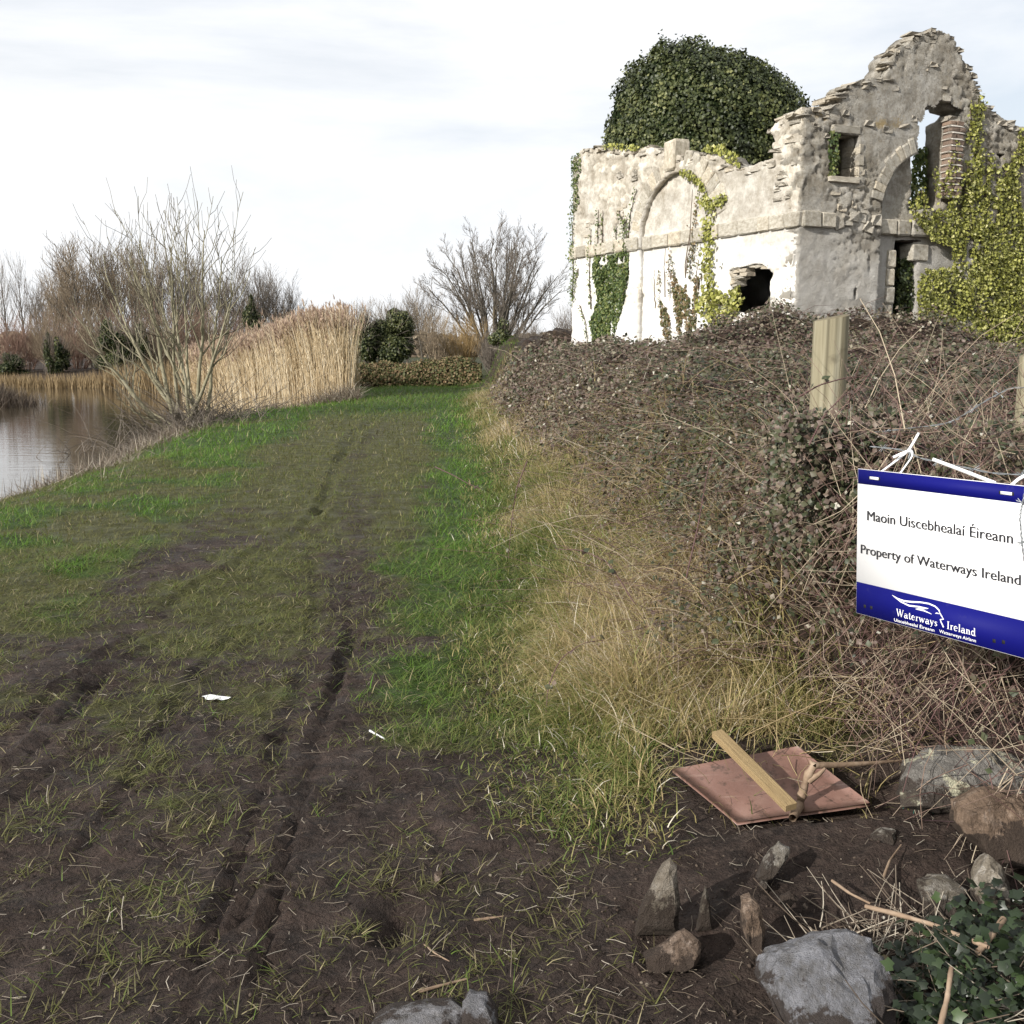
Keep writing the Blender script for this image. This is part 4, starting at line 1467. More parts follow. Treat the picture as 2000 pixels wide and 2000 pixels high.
def tree_parts(name, stems, radii, levels, trunkmat, twigmat, sides=(6, 4, 3, 3), parent=None, trunkname='trunk', branch_mat=None):
    """stems are parts of trunk; first growth = limbs; rest = twigs"""
    V, F = tubes(stems, radii, sides[0])
    a = Acc()
    a.add(V, F4=F)
    a.obj(trunkname, trunkmat, parent, True)
    P, Rr = stems, radii
    tw = Acc()
    for i, kw in enumerate(levels):
        P, Rr = grow(P, Rr, **kw)
        sd = sides[min(i + 1, len(sides) - 1)]
        V, F = tubes(P, Rr, sd)
        c = np.clip(rng.normal(0.5, 0.25, len(P)), 0, 1)
        if i == 0:
            b = Acc()
            b.add(V, F4=F, A=np.repeat(c, P.shape[1] * sd))
            b.obj('limbs', branch_mat or trunkmat, parent, True)
        else:
            tw.add(V, F4=F, A=np.repeat(c, P.shape[1] * sd))
    tw.obj('twigs', twigmat, parent)


# multi-stemmed young ash by the water
TB = np.array([-6.95, 22.4, -0.32])
tips = [(165, 420, 1.0), (215, 430, -.6), (258, 385, 0.8), (300, 345, 0.2), (332, 395, -1.0), (368, 350, 0.5), (405, 358, -0.4), (440, 425, 0.6), (472, 478, -0.6), (180, 530, 1.2), (150, 610, -0.5), (190, 700, 0.8), (230, 775, -0.8), (300, 500, 1.6)]
st = []
rd = []
for u, v, dy in tips:
    e = AY(u, v, TB[1] + dy)
    b = TB + np.array([rng.uniform(-0.45, 0.35), rng.uniform(-0.3, 0.3), 0])
    e = b + (e - b) * (0.82 if v < 560 else 0.9)
    off = e - b
    low = off[2] < 2.2
    c = b + np.array([off[0] * (0.62 if not low else 0.75), off[1] * 0.6, off[2] * (0.42 if not low else 0.45)])
    st.append((b, c, e))
    rd.append(np.linspace(0.056 if not low else 0.036, 0.0095, 12) * rng.uniform(0.75, 1.15))
st = np.array(st)
stems = bez(st[:, 0], st[:, 1], st[:, 2], 12)
stems[:, 1:-1] += np.cumsum(rng.normal(0, 0.020, (len(tips), 10, 3)), 1)
ash = thing('bare_ash_tree', tuple(TB), 'bare many-stemmed young tree leaning over canal at the water edge', 'tree')
tree_parts('ash', stems - TB, np.array(rd), [dict(per=8, tr=(0.34, 0.98), ang=(0.40, 0.80), ratio=(0.20, 0.42), up=0.55, k=6, rs=0.58, rmin=0.0095),
                                           dict(per=4, tr=(0.25, 0.97), ang=(0.4, 0.8), ratio=(0.28, 0.5), up=0.5, k=4, rs=0.75, rmin=0.0075)], 'ash_bark', 'twig_dark', parent=ash)
# brushwood at its foot
n = 420
root = np.stack([rng.normal(TB[0] - 0.3, 0.9, n), rng.normal(TB[1] - 0.2, 0.7, n), np.zeros(n)], -1)
root[:, 2] = np.maximum(ground_h(root[:, 0], root[:, 1]), -0.72)
az = rng.uniform(0, 6.28, n)
ln = rng.uniform(0.3, 1.5, n)
d = np.stack([np.cos(az), np.sin(az), rng.uniform(0.1, 1.0, n)], -1)
e = root + d * ln[:, None]
c = root + d * ln[:, None] * 0.5 + np.array([0, 0, 0.2])
P = bez(root, c, e, 5)
V, F = tubes(P, np.linspace(0.008, 0.003, 5)[None] * np.ones((n, 1)), 3)
a = Acc()
a.add(V, F4=F, A=np.repeat(rng.random(n), 15))
br = tag(a.obj('brushwood', 'twig_grey'), 'tangle of dead brushwood around foot of the waterside tree', 'brushwood', kind='stuff')


# background tree kinds, built once and copied
def proto_bare(name, kind, trunkmat, twigmat):
    o = link(name, None)
    if kind == 'poplar':
        b = np.zeros((1, 3))
        e = np.array([[0.05, 0, 1.0]])
        P = bez(b, np.array([[0.0, 0.02, 0.5]]), e, 10)
        Rr = np.linspace(0.014, 0.002, 10)[None]
        lv = [dict(per=26, tr=(0.12, 0.95), ang=(0.25, 0.5), ratio=(0.22, 0.36), up=0.55, k=5, rs=0.4, rmin=0.0018),
              dict(per=7, tr=(0.2, 0.98), ang=(0.25, 0.5), ratio=(0.3, 0.5), up=0.6, k=4, rs=0.6, rmin=0.0016)]
    elif kind == 'shrub':
        m = 16
        az = rng.uniform(0, 6.28, m)
        rr_ = rng.uniform(0.1, 0.42, m)
        e = np.stack([np.cos(az) * rr_, np.sin(az) * rr_, rng.uniform(0.65, 1.0, m)], -1)
        b = np.stack([np.cos(az), np.sin(az), 0 * az], -1) * 0.04
        c = np.stack([e[:, 0] * 0.75, e[:, 1] * 0.75, e[:, 2] * 0.45], -1)
        P = bez(b, c, e, 8)
        Rr = np.linspace(0.009, 0.002, 8)[None] * np.ones((m, 1))
        lv = [dict(per=9, tr=(0.2, 0.98), ang=(0.3, 0.7), ratio=(0.22, 0.42), up=0.5, k=5, rs=0.6, rmin=0.0022),
              dict(per=6, tr=(0.2, 0.98), ang=(0.3, 0.7), ratio=(0.35, 0.6), up=0.4, k=4, rs=0.7, rmin=0.0018)]
    elif kind == 'broad':
        m = 26
        az = np.arange(m) * 2.4 + rng.uniform(-0.3, 0.3, m)
        rr_ = 0.50 * np.sqrt((np.arange(m) + 0.5) / m)
        e = np.stack([np.cos(az) * rr_, np.sin(az) * rr_, 0.30 + 0.66 * np.sqrt(np.maximum(1 - (rr_ / 0.54) ** 2, 0))], -1)
        e[0] = (0.02, 0.0, 0.96)
        b = np.stack([np.cos(az), np.sin(az), 0 * az], -1) * 0.02
        c = np.stack([e[:, 0] * 0.42, e[:, 1] * 0.42, e[:, 2] * 0.50], -1)
        P = bez(b, c, e, 10)
        P[:, 1:-1] += np.cumsum(rng.normal(0, 0.006, (m, 8, 3)), 1)
        Rr = np.linspace(0.012, 0.0026, 10)[None] * np.ones((m, 1))
        lv = [dict(per=8, tr=(0.35, 0.98), ang=(0.3, 0.7), ratio=(0.18, 0.30), up=0.25, k=6, rs=0.5, rmin=0.0019),
              dict(per=6, tr=(0.2, 0.98), ang=(0.35, 0.8), ratio=(0.28, 0.45), up=0.25, k=4, rs=0.55, rmin=0.0014),
              dict(per=6, tr=(0.2, 0.97), ang=(0.3, 0.9), ratio=(0.35, 0.6), up=0.2, k=3, rs=0.7, rmin=0.0011)]
    else:  # upright woodland stem
        m = 4
        az = rng.uniform(0, 6.28, m)
        rr_ = rng.uniform(0.05, 0.26, m)
        e = np.stack([np.cos(az) * rr_, np.sin(az) * rr_, rng.uniform(0.82, 1.0, m)], -1)
        b = np.stack([np.cos(az), np.sin(az), 0 * az], -1) * 0.025
        c = np.stack([e[:, 0] * 0.6, e[:, 1] * 0.6, e[:, 2] * 0.5], -1)
        P = bez(b, c, e, 9)
        Rr = np.linspace(0.011, 0.0025, 9)[None] * np.ones((m, 1))
        lv = [dict(per=13, tr=(0.22, 0.97), ang=(0.3, 0.7), ratio=(0.2, 0.40), up=0.5, k=5, rs=0.5, rmin=0.0028),
              dict(per=8, tr=(0.2, 0.97), ang=(0.3, 0.7), ratio=(0.32, 0.55), up=0.45, k=4, rs=0.6, rmin=0.0017),
              dict(per=2, tr=(0.2, 0.97), ang=(0.3, 0.7), ratio=(0.4, 0.6), up=0.3, k=3, rs=0.7, rmin=0.0015)]
    tree_parts(name, P, Rr, lv, trunkmat, twigmat, sides=(5, 4, 3, 3), parent=o)
    return o


PROTO = {}
USED = set()


def copy_tree(src):
    c = src.copy()
    COL.objects.link(c)
    for ch in src.children:
        d = ch.copy()
        d.parent = c
        COL.objects.link(d)
    return c


def tree(kind, mats, name, u, vbase_z, vtop, Y, label, cat, group, wid=1.0, lean=0.0):
    key = (kind,) + mats
    if key not in PROTO:
        PROTO[key] = proto_bare(name, kind, *mats)
    src = PROTO[key]
    o = src if key not in USED else copy_tree(src)
    USED.add(key)
    o.name = name
    p = AY(u, 675, Y)
    ht = (AY(u, vtop, Y)[2] - vbase_z) * (0.84 if kind in ('wood', 'shrub') else 0.92 if kind == 'poplar' else 1.0)
    o.location = (p[0], Y, vbase_z)
    o.scale = (ht * wid, ht * wid, ht)
    o.rotation_euler = (0, lean, rng.uniform(0, 6.28) if lean == 0 else rng.uniform(-0.3, 0.3))
    return tag(o, label, cat, group)


gp = 'bare trees beyond the canal'
tree('poplar', ('grey_bark', 'twig_grey'), 'bare_poplar', 14, 0, 528, 118, 'slim pale bare poplar at far left edge', 'tree', gp)
tree('poplar', ('grey_bark', 'twig_grey'), 'bare_poplar', 50, 0, 518, 118, 'slim bare poplar second from left edge', 'tree', gp)
wt = [(88, 545, 92, 'twig_grey', 'low grey bare tree just right of the slim poplars'),
      (118, 520, 80, 'twig_warm', 'brown twiggy tree between poplars and the tall grove'),
      (150, 482, 76, 'twig_warm', 'tall brown bare tree on left shoulder of the grove'),
      (182, 470, 70, 'twig_warm', 'tallest brown bare tree left of waterside tree'),
      (218, 486, 80, 'twig_grey', 'grey bare tree standing behind tallest brown one'),
      (255, 480, 70, 'twig_warm', 'brown bare tree in the middle of the grove'),
      (292, 476, 78, 'twig_warm', 'brown bare tree behind stems of the waterside tree'),
      (330, 492, 74, 'twig_grey', 'grey bare tree behind top of the waterside tree'),
      (372, 500, 80, 'twig_warm', 'warm brown bare tree right behind the waterside tree'),
      (415, 512, 78, 'twig_grey', 'grey bare tree at right edge of waterside tree'),
      (462, 530, 84, 'twig_grey', 'bare tree left of the ivy-clad column'),
      (505, 512, 82, 'twig_grey', 'upright grey bare tree above the reeds, left of three'),
      (535, 528, 84, 'twig_grey', 'upright grey bare tree above the reeds, middle of three'),
      (565, 552, 86, 'twig_grey', 'upright grey bare tree above the reeds, right of three'),
      (690, 592, 95, 'twig_warm', 'small far bare tree above right end of reeds'),
      (735, 585, 92, 'twig_warm', 'small far bare tree left above the ivied bush'),
      (790, 575, 88, 'twig_grey', 'small grey bare tree right above the ivied bush'),
      (830, 562, 88, 'twig_warm', 'thin bare tree between ivied bush and big rounded tree')]
for u, v, Y, mt, lb in wt:
    tree('wood', ('grey_bark', mt), 'bare_tree', u, -0.2, v, Y, lb, 'tree', gp, rng.uniform(0.95, 1.35))
sh = [(10, 615, 62, 'twig_red', 'red-brown willow scrub at left edge of the far bank'),
      (50, 622, 64, 'twig_red', 'red-brown willow scrub second from left on far bank'),
      (105, 598, 62, 'twig_warm', 'pale twiggy shrub on far bank left of dark ivied stems'),
      (150, 610, 66, 'twig_red', 'rusty shrub beside the dark ivied stems'),
      (205, 590, 62, 'twig_warm', 'broad brown shrub on the far bank'),
      (255, 600, 64, 'twig_red', 'rusty shrub behind left branches of waterside tree'),
      (310, 600, 62, 'twig_warm', 'brown shrub behind stems of waterside tree'),
      (365, 590, 64, 'twig_red', 'rusty shrub right of waterside tree stems'),
      (420, 595, 64, 'twig_warm', 'brown shrub behind left end of reeds'),
      (450, 605, 66, 'twig_red', 'rusty shrub left of the ivy-clad column'),
      (545, 600, 66, 'twig_warm', 'brown shrub behind middle of the reeds'),
      (600, 610, 68, 'twig_grey', 'grey shrub behind high end of the reeds')]
for u, v, Y, mt, lb in sh:
    tree('shrub', (mt, mt), 'willow_shrub', u, -0.4, v, Y, lb, 'shrub', 'scrub on the far bank', rng.uniform(1.1, 1.5))
tree('broad', ('grey_bark', 'twig_grey'), 'rounded_bare_tree', 965, 0.0, 455, 60, 'large rounded bare tree standing between bushes and the ruin', 'tree', gp, 1.08)
tree('shrub', ('twig_orange', 'twig_orange'), 'osier_bush', 905, 0.2, 606, 47, 'orange-twigged willow bush beyond the end of path', 'shrub', None, 1.2)
tree('shrub', ('twig_warm', 'twig_warm'), 'willow_shrub', 855, 0.2, 592, 48, 'pale brown willow bush right beside the ivied bush', 'shrub', 'bushes at the end of path', 1.2)
tree('shrub', ('twig_grey', 'twig_grey'), 'willow_shrub', 1112, 0.2, 585, 50, 'grey twiggy bush peeping out at left corner of ruin', 'shrub', 'bushes at the end of path', 1.1)
tree('shrub', ('twig_grey', 'twig_grey'), 'willow_shrub', 1035, 0.2, 618, 56, 'low grey scrub under right side of rounded tree', 'shrub', 'bushes at the end of path', 1.4)
tree('shrub', ('twig_grey', 'twig_grey'), 'willow_shrub', 960, 0.2, 640, 46, 'dark twiggy scrub at foot of rounded tree', 'shrub', 'bushes at the end of path', 1.4)


def evergreen(u, v0, v1, Y, wpx, label, name='ivied_bush', cat='bush', mat='evergreen_leaf', nleaf=5000, size=(0.07, 0.14), seed=0, lump=0.3):
    top = AY(u, v0, Y)
    bot = AY(u, v1, Y)
    h = (top[2] - bot[2])
    rx = wpx / 2000.0 * Y / 2
    loc = np.array((top[0], Y, bot[2]))
    o = thing(name, tuple(loc), label, cat)
    rs = np.random.default_rng(900 + seed)
    k_ = 9
    lf, co = Acc(), Acc()
    bm = bmesh.new()
    bmesh.ops.create_icosphere(bm, subdivisions=2, radius=1.0)
    d0 = np.array([v.co for v in bm.verts])
    F0 = np.array([[v.index for v in f.verts] for f in bm.faces])
    bm.free()
    for j in range(k_):
        fz = (j + 0.5) / k_
        wz = 0.35 + 0.65 * math.sin(math.pi * min(0.95, 0.25 + 0.72 * fz))
        a_ = rs.uniform(0, 6.28)
        c = np.array([math.cos(a_) * rx * 0.5 * wz * rs.uniform(0.4, 1.1), math.sin(a_) * rx * 0.5 * wz, h * (0.14 + 0.70 * fz)])
        r_ = np.array([rx * rs.uniform(0.42, 0.66) * wz, rx * rs.uniform(0.4, 0.6) * wz, h * rs.uniform(0.15, 0.24)])
        rad = 1 + lump * fbm(d0[:, 0] * 2 + j * 7, d0[:, 1] * 2 + d0[:, 2] * 2, 3, 60 + seed)
        co.add(d0 * rad[:, None] * r_ * 0.86 + c, F3=F0)
        m = nleaf // k_
        dr = norm(rng.normal(0, 1, (m, 3)))
        rd_ = (1 + lump * fbm(dr[:, 0] * 2 + j * 7, dr[:, 1] * 2 + dr[:, 2] * 2, 3, 60 + seed)) * rng.uniform(0.82, 1.12, m)
        V, Fa, idx = scatter(LEAF_D, dr * rd_[:, None] * r_ + c, rand_rot(norm(dr + np.array([0, 0, 0.2])), 0.55, m, 0.4), rng.uniform(size[0], size[1], m))
        tone = rs.uniform(-0.12, 0.12)
        lf.add(V, F3=Fa, A=np.clip(0.45 + tone + rng.normal(0, 0.25, m), 0, 1)[idx])
    co.obj('shade_hull', 'shade_core', o)  # dark hull added behind the leaves to block light
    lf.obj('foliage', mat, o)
    P = np.stack([np.zeros(4), np.zeros(4), np.linspace(-0.6, h * 0.6, 4)], -1)[None]
    V, F = tubes(P, np.linspace(0.12, 0.05, 4)[None], 6)
    b = Acc()
    b.add(V, F4=F)
    b.obj('trunk', 'grey_bark', o)
    # bare twigs poking out
    m = 160
    dr = norm(rng.normal(0, 1, (m, 3)) + np.array([0, 0, 0.5]))
    p0 = dr * np.array([rx, rx, h * 0.45]) * 0.7 + np.array([0, 0, h * 0.5])
    e_ = dr * np.array([rx, rx, h * 0.5]) * rng.uniform(1.0, 1.3, m)[:, None] + np.array([0, 0, h * 0.5])
    V, F = tubes(bez(p0, (p0 + e_) / 2 + rng.normal(0, 0.05, (m, 3)), e_, 4), np.full((m, 4), 0.008), 3)
    b = Acc()
    b.add(V, F4=F, A=np.repeat(rng.random(m), 12))
    b.obj('twigs', 'twig_grey', o)['kind'] = 'stuff'
    return o


evergreen(768, 598, 714, 45, 112, 'dark ivied evergreen bush at end of path', nleaf=9000, seed=1)
evergreen(712, 612, 716, 44.2, 56, 'dark evergreen clump tucked between reeds and ivied bush', nleaf=4000, seed=2)
evergreen(985, 626, 690, 44, 60, 'small dark ivy bush below the rounded bare tree', nleaf=3000, seed=3)
evergreen(488, 576, 665, 60, 40, 'upright column of dark ivy above the reeds', 'ivy_column', 'tree', nleaf=5000, seed=5, lump=0.12)
evergreen(92, 652, 735, 59.5, 22, 'narrow ivy-clad stem by the far bank', 'ivy_column', 'tree', nleaf=2200, seed=6, lump=0.15)
evergreen(115, 660, 735, 60.5, 44, 'dark evergreen bush beside the narrow ivy-clad stem', nleaf=2600, seed=7)
evergreen(215, 628, 725, 60, 74, 'dark evergreen bush behind branches of waterside tree', nleaf=5000, seed=8)
evergreen(268, 632, 720, 61, 60, 'olive evergreen bush right behind waterside tree branches', nleaf=4000, seed=9)
evergreen(20, 690, 745, 60, 70, 'low olive bush at left end of far bank', nleaf=2600, seed=10)


# far hedgerow that closes the horizon
def hedgerow():
    a = Acc()
    n = 16000
    x = rng.uniform(-150, 150, n)
    Y = 135 + 10 * np.sin(x * 0.03) + rng.uniform(-2, 2, n)
    hh = 3.2 + 1.2 * fbm(x * 0.12, x * 0.0, 3, 801)
    z = rng.uniform(0, 1, n) * hh
    rot = rand_rot(np.tile(np.array([0, -1.0, 0.3]), (n, 1)), 0.7, n)
    V, F, idx = scatter(LEAF_D, np.stack([x, Y, z], -1), rot, rng.uniform(0.6, 1.1, n))
    a.add(V, F3=F, A=rng.random(n)[idx])
    return a.obj('far_hedgerow', 'twig_warm')


tag(hedgerow(), 'distant brown hedgerow along the horizon', 'hedgerow', kind='stuff')

# low overgrown bank closing the path
def overgrown(name, x0, x1, Y0, Y1, h, label, nleaf, mat, seed):
    n = nleaf
    t = rng.random(n)
    cx = x0 + (x1 - x0) * t
    cy = Y0 + (Y1 - Y0) * t
    a_ = rng.uniform(-0.3, math.pi + 0.3, n)
    hh = h * (1 + 0.5 * fbm(cx * 0.9, cy * 0.5, 4, seed))
    sh = rng.uniform(0.88, 1.16, n)
    px = cx
    py = cy - np.cos(a_) * 0.6 * sh
    pz = np.abs(np.sin(a_)) ** 0.6 * hh * sh
    nr = np.stack([0 * a_, -np.cos(a_), np.sin(a_) + 0.2], -1)
    V, F, idx = scatter(LEAF_D, np.stack([px, py, pz], -1), rand_rot(norm(nr), 0.6, n, 0.3), rng.uniform(0.06, 0.13, n))
    o = thing(name, ((x0 + x1) / 2, (Y0 + Y1) / 2, 0), label, 'hedge')
    ac_ = Acc()
    ac_.add(V, F3=F, A=rng.random(n)[idx])
    ac_.obj('foliage', mat, o, off=((x0 + x1) / 2, (Y0 + Y1) / 2, 0))
    m = 40
    s = np.linspace(0, 1, m)
    ang = np.linspace(0, math.pi, 9)
    hc = h * (1 + 0.5 * fbm((x0 + (x1 - x0) * s) * 0.9, (Y0 + (Y1 - Y0) * s) * 0.5, 4, seed))
    V = np.stack([np.repeat((x0 + (x1 - x0) * s)[:, None], 9, 1), (Y0 + (Y1 - Y0) * s)[:, None] - np.cos(ang)[None] * 0.52, np.abs(np.sin(ang))[None] ** 0.6 * hc[:, None] * 0.88 - 0.05], -1).reshape(-1, 3)
    V = V - np.array([(x0 + x1) / 2, (Y0 + Y1) / 2, 0])
    i_ = (np.arange(m - 1)[:, None] * 9 + np.arange(8)[None]).ravel()
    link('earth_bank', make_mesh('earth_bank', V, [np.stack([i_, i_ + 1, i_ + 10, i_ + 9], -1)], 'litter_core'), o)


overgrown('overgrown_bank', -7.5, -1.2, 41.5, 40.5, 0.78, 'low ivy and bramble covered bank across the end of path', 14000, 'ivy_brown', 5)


# ------------------------------------------------------------------ reeds
def reeds():
    o = thing('reed_bed', (-7.0, 34, -0.6), 'tall sunlit golden reeds with brown plumes at the water edge', 'reeds', kind='stuff')
    n = 9500
    u = 676 - np.abs(rng.uniform(0, 310, n) - 30 * rng.random(n) ** 2)
    u = u + 30 * (rng.random(n) < 0.07) * rng.random(n) ** 1.5
    back = rng.random(n) ** 1.5
    Yf = np.interp(u, [300, 420, 560, 694], [37.5, 35.5, 32.5, 31.0])
    Y = Yf + back * np.interp(u, [300, 560, 694], [5, 7, 3.5])
    x = (u - 1000) / 2000.0 * Y * 1.0 + rng.normal(0, 0.1, n)
    ztop = np.interp(u, [300, 400, 440, 480, 520, 560, 600, 650, 694], [1.10, 1.24, 1.40, 1.62, 1.88, 2.12, 2.34, 2.50, 2.50])
    z0 = np.maximum(ground_h(x, Y), -0.75)
    ht = np.maximum(ztop - z0 + rng.normal(-0.16, 0.20, n) + 0.22 * fbm(x * 1.3, Y * 0.6, 3, 903), 0.7)
    lx = rng.normal(-0.04, 0.085, n) + 0.20 * sstep(640, 690, u) * rng.random(n) ** 2
    ly = rng.normal(0, 0.05, n)
    b = np.stack([x, Y, z0], -1)
    e = b + np.stack([lx * ht, ly * ht, ht], -1)
    c = b + np.stack([lx * ht * 0.25, ly * ht * 0.2, ht * 0.55], -1)
    P = bez(b, c, e, 4)
    V, F = tubes(P, np.linspace(0.0085, 0.004, 4)[None] * np.ones((n, 1)), 3)
    a = Acc()
    col = np.clip(rng.normal(0.62, 0.22, n) - 0.25 * fbm(x * 1.5, Y * 0.7, 2, 901), 0, 1)
    a.add(V, F4=F, A=np.repeat(col, 12))
    a.obj('reed_stems', 'reed_stem', o, off=(-7.0, 34, -0.6))
    # leaves
    m = 2 * n
    ip = rng.integers(0, n, m)
    t = rng.uniform(0.15, 0.85, m)[:, None]
    r0 = P[ip, 0] * (1 - t) + P[ip, 3] * t
    V, F3, F4, idx = blades(r0, rng.uniform(0, 6.28, m), rng.uniform(0.2, 0.7, m), rng.uniform(0.25, 0.55, m), rng.uniform(0.012, 0.022, m), rng.uniform(0.3, 1.6, m), 3)
    a = Acc()
    a.add(V, F3=F3, F4=F4, A=np.clip(col[ip] + rng.normal(0.08, 0.15, m), 0, 1)[idx])
    a.obj('reed_leaves', 'reed_stem', o, off=(-7.0, 34, -0.6))
    # plumes
    a = Acc()
    keep = rng.random(n) < 0.60
    tp = P[keep, 3]
    for j in range(5):
        mm = len(tp)
        V, F3, F4, idx = blades(tp - np.array([0, 0, 1.0]) * rng.uniform(0, 0.10, (mm, 1)), rng.normal(2.6, 0.9, mm), rng.uniform(0.1, 0.7, mm), rng.uniform(0.10, 0.24, mm), rng.uniform(0.022, 0.045, mm), rng.uniform(0.3, 1.2, mm), 2)
        a.add(V, F3=F3, F4=F4, A=rng.random(mm)[idx])
    a.obj('plumes', 'reed_plume', o, off=(-7.0, 34, -0.6))
    # flattened dead leaves along the front
    m = 2600
    u = rng.uniform(520, 700, m)
    Yb = np.interp(u, [420, 560, 694], [33.6, 31.6, 30.2]) + rng.uniform(-0.3, 1.0, m)
    xb = (u - 1000) / 2000.0 * Yb
    zb_ = np.maximum(ground_h(xb, Yb), -0.7)
    V, F3, F4, idx = blades(np.stack([xb, Yb, zb_], -1), rng.uniform(0, 6.28, m), rng.uniform(0.3, 1.2, m), rng.uniform(0.4, 1.0, m), rng.uniform(0.012, 0.024, m), rng.uniform(0.4, 1.5, m), 3)
    a = Acc()
    a.add(V, F3=F3, F4=F4, A=rng.uniform(0.4, 1.0, m)[idx])
    a.obj('fallen_leaves', 'dead_stem', o, off=(-7.0, 34, -0.6))


reeds()


def fringe():
    n = 7000
    x = rng.uniform(-36, -9, n)
    Y = yf(x) + rng.uniform(-0.6, 1.0, n)
    z = np.full(n, -0.72)
    hgt = rng.uniform(0.35, 0.95, n) * (1 + 0.9 * sstep(-24, -19, x))
    V, F3, F4, idx = blades(np.stack([x, Y, z], -1), rng.uniform(0, 6.28, n), rng.uniform(0, 0.3, n), hgt, rng.uniform(0.03, 0.05, n), rng.uniform(0, 0.6, n), 2)
    a = Acc()
    a.add(V, F3=F3, F4=F4, A=rng.uniform(0.1, 0.9, n)[idx])
    return tag(a.obj('reed_fringe', 'dry_reed'), 'pale dead reed fringe along the far waterline', 'reeds', kind='stuff')


fringe()


def bank_clump():
    n = 2600
    x = rng.normal(-19.4, 0.55, n)
    Y = rng.normal(38.6, 0.8, n)
    z = np.maximum(ground_h(x, Y), -0.7)
    V, F3, F4, idx = blades(np.stack([x, Y, z], -1), rng.uniform(0, 6.28, n), rng.uniform(0.1, 0.9, n), rng.uniform(0.3, 0.85, n), rng.uniform(0.012, 0.03, n), rng.uniform(0.2, 1.3, n), 2)
    a = Acc()
    a.add(V, F3=F3, F4=F4, A=(rng.random(n) ** 1.5 * 0.8)[idx])
    return tag(a.obj('dead_plant_clump', 'dead_stem'), 'dark clump of dead plants jutting into water at left edge', 'plants')


bank_clump()


# ------------------------------------------------------------------ towpath grass
def path_grass():
    o = thing('towpath_grass', (0, 0, 0), 'short trampled grass on the muddy towpath', 'grass', kind='stuff')
    bands = [(1.7, 4.0, -2.4, 1.2, 75000, 2, 1.0), (4.0, 8.0, -4.6, 1.0, 105000, 2, 1.25), (8.0, 16.0, -8.0, 0.6, 80000, 2, 1.9), (16.0, 42.0, -9.5, 0.2, 48000, 1, 4.0)]
    a = Acc()
    for y0, y1, x0, x1, n, sg, ws in bands:
        y = rng.uniform(y0, y1, n)
        x = rng.uniform(x0, x1, n)
        # tufting
        tu = vnoise(x * 7, y * 7, 61) * 0.6 + vnoise(x * 17, y * 17, 63) * 0.4
        c, g = grass_cover(x, y)
        keep = rng.random(n) < c * np.clip(0.25 + 1.5 * (tu - 0.25), 0.03, 1.2)
        x, y, c, g = x[keep], y[keep], c[keep], g[keep]
        z = ground_h(x, y)
        m = len(x)
        hgt = (0.030 + 0.050 * g) * rng.uniform(0.6, 1.7, m) * (1 + 0.5 * (ws > 3))
        V, F3, F4, idx = blades(np.stack([x, y, z - 0.004], -1), rng.uniform(0, 6.28, m), rng.uniform(0.3 + 0.35 * (y0 < 8), 1.45, m), hgt * 1.45, rng.uniform(0.0022, 0.0042, m) * ws, rng.uniform(0.2, 1.5, m), sg + 1)
        col = np.clip(0.12 + 0.78 * g + rng.normal(0, 0.13, m), 0, 0.93)
        col = np.where(rng.random(m) < 0.05, 1.0, col)
        a.add(V, F3=F3, F4=F4, A=col[idx])
    # separate tufts with long limp blades standing out of the mud
    nt_ = 3000
    y = 1.75 + rng.random(nt_) ** 1.25 * 5.2
    x = rng.uniform(-1, 1, nt_) * 0.58 * y - 0.15
    c, g = grass_cover(x, y)
    sel = (rng.random(nt_) < 0.30 + 1.0 * c * vnoise(x * 2.2, y * 2.2, 65)) & (x - xe(y) < 0.25) & ((x < 0.35) | (y > 3.2))
    x, y, c, g = x[sel], y[sel], c[sel], g[sel]
    per = 16
    m = len(x) * per
    sp_ = np.repeat(rng.uniform(0.008, 0.045, len(x)), per)
    bx = np.repeat(x, per) + rng.normal(0, 1, m) * sp_
    by = np.repeat(y, per) + rng.normal(0, 1, m) * sp_
    big_ = np.repeat(rng.uniform(0.6, 1.25, len(x)), per)
    V, F3, F4, idx = blades(np.stack([bx, by, ground_h(bx, by) - 0.004], -1), rng.uniform(0, 6.28, m), rng.uniform(0.7, 1.5, m), rng.uniform(0.03, 0.085, m) * big_, rng.uniform(0.0026, 0.0046, m), rng.uniform(-0.3, 0.9, m), 4)
    col = np.clip(np.repeat(0.10 + 0.55 * g + rng.normal(0, 0.12, len(x)), per) + rng.normal(0, 0.13, m), 0, 0.9)
    col = np.where(rng.random(m) < 0.10, 1.0, col)
    a.add(V, F3=F3, F4=F4, A=col[idx])
    a.obj('blades', 'grass_blade', o)


path_grass()


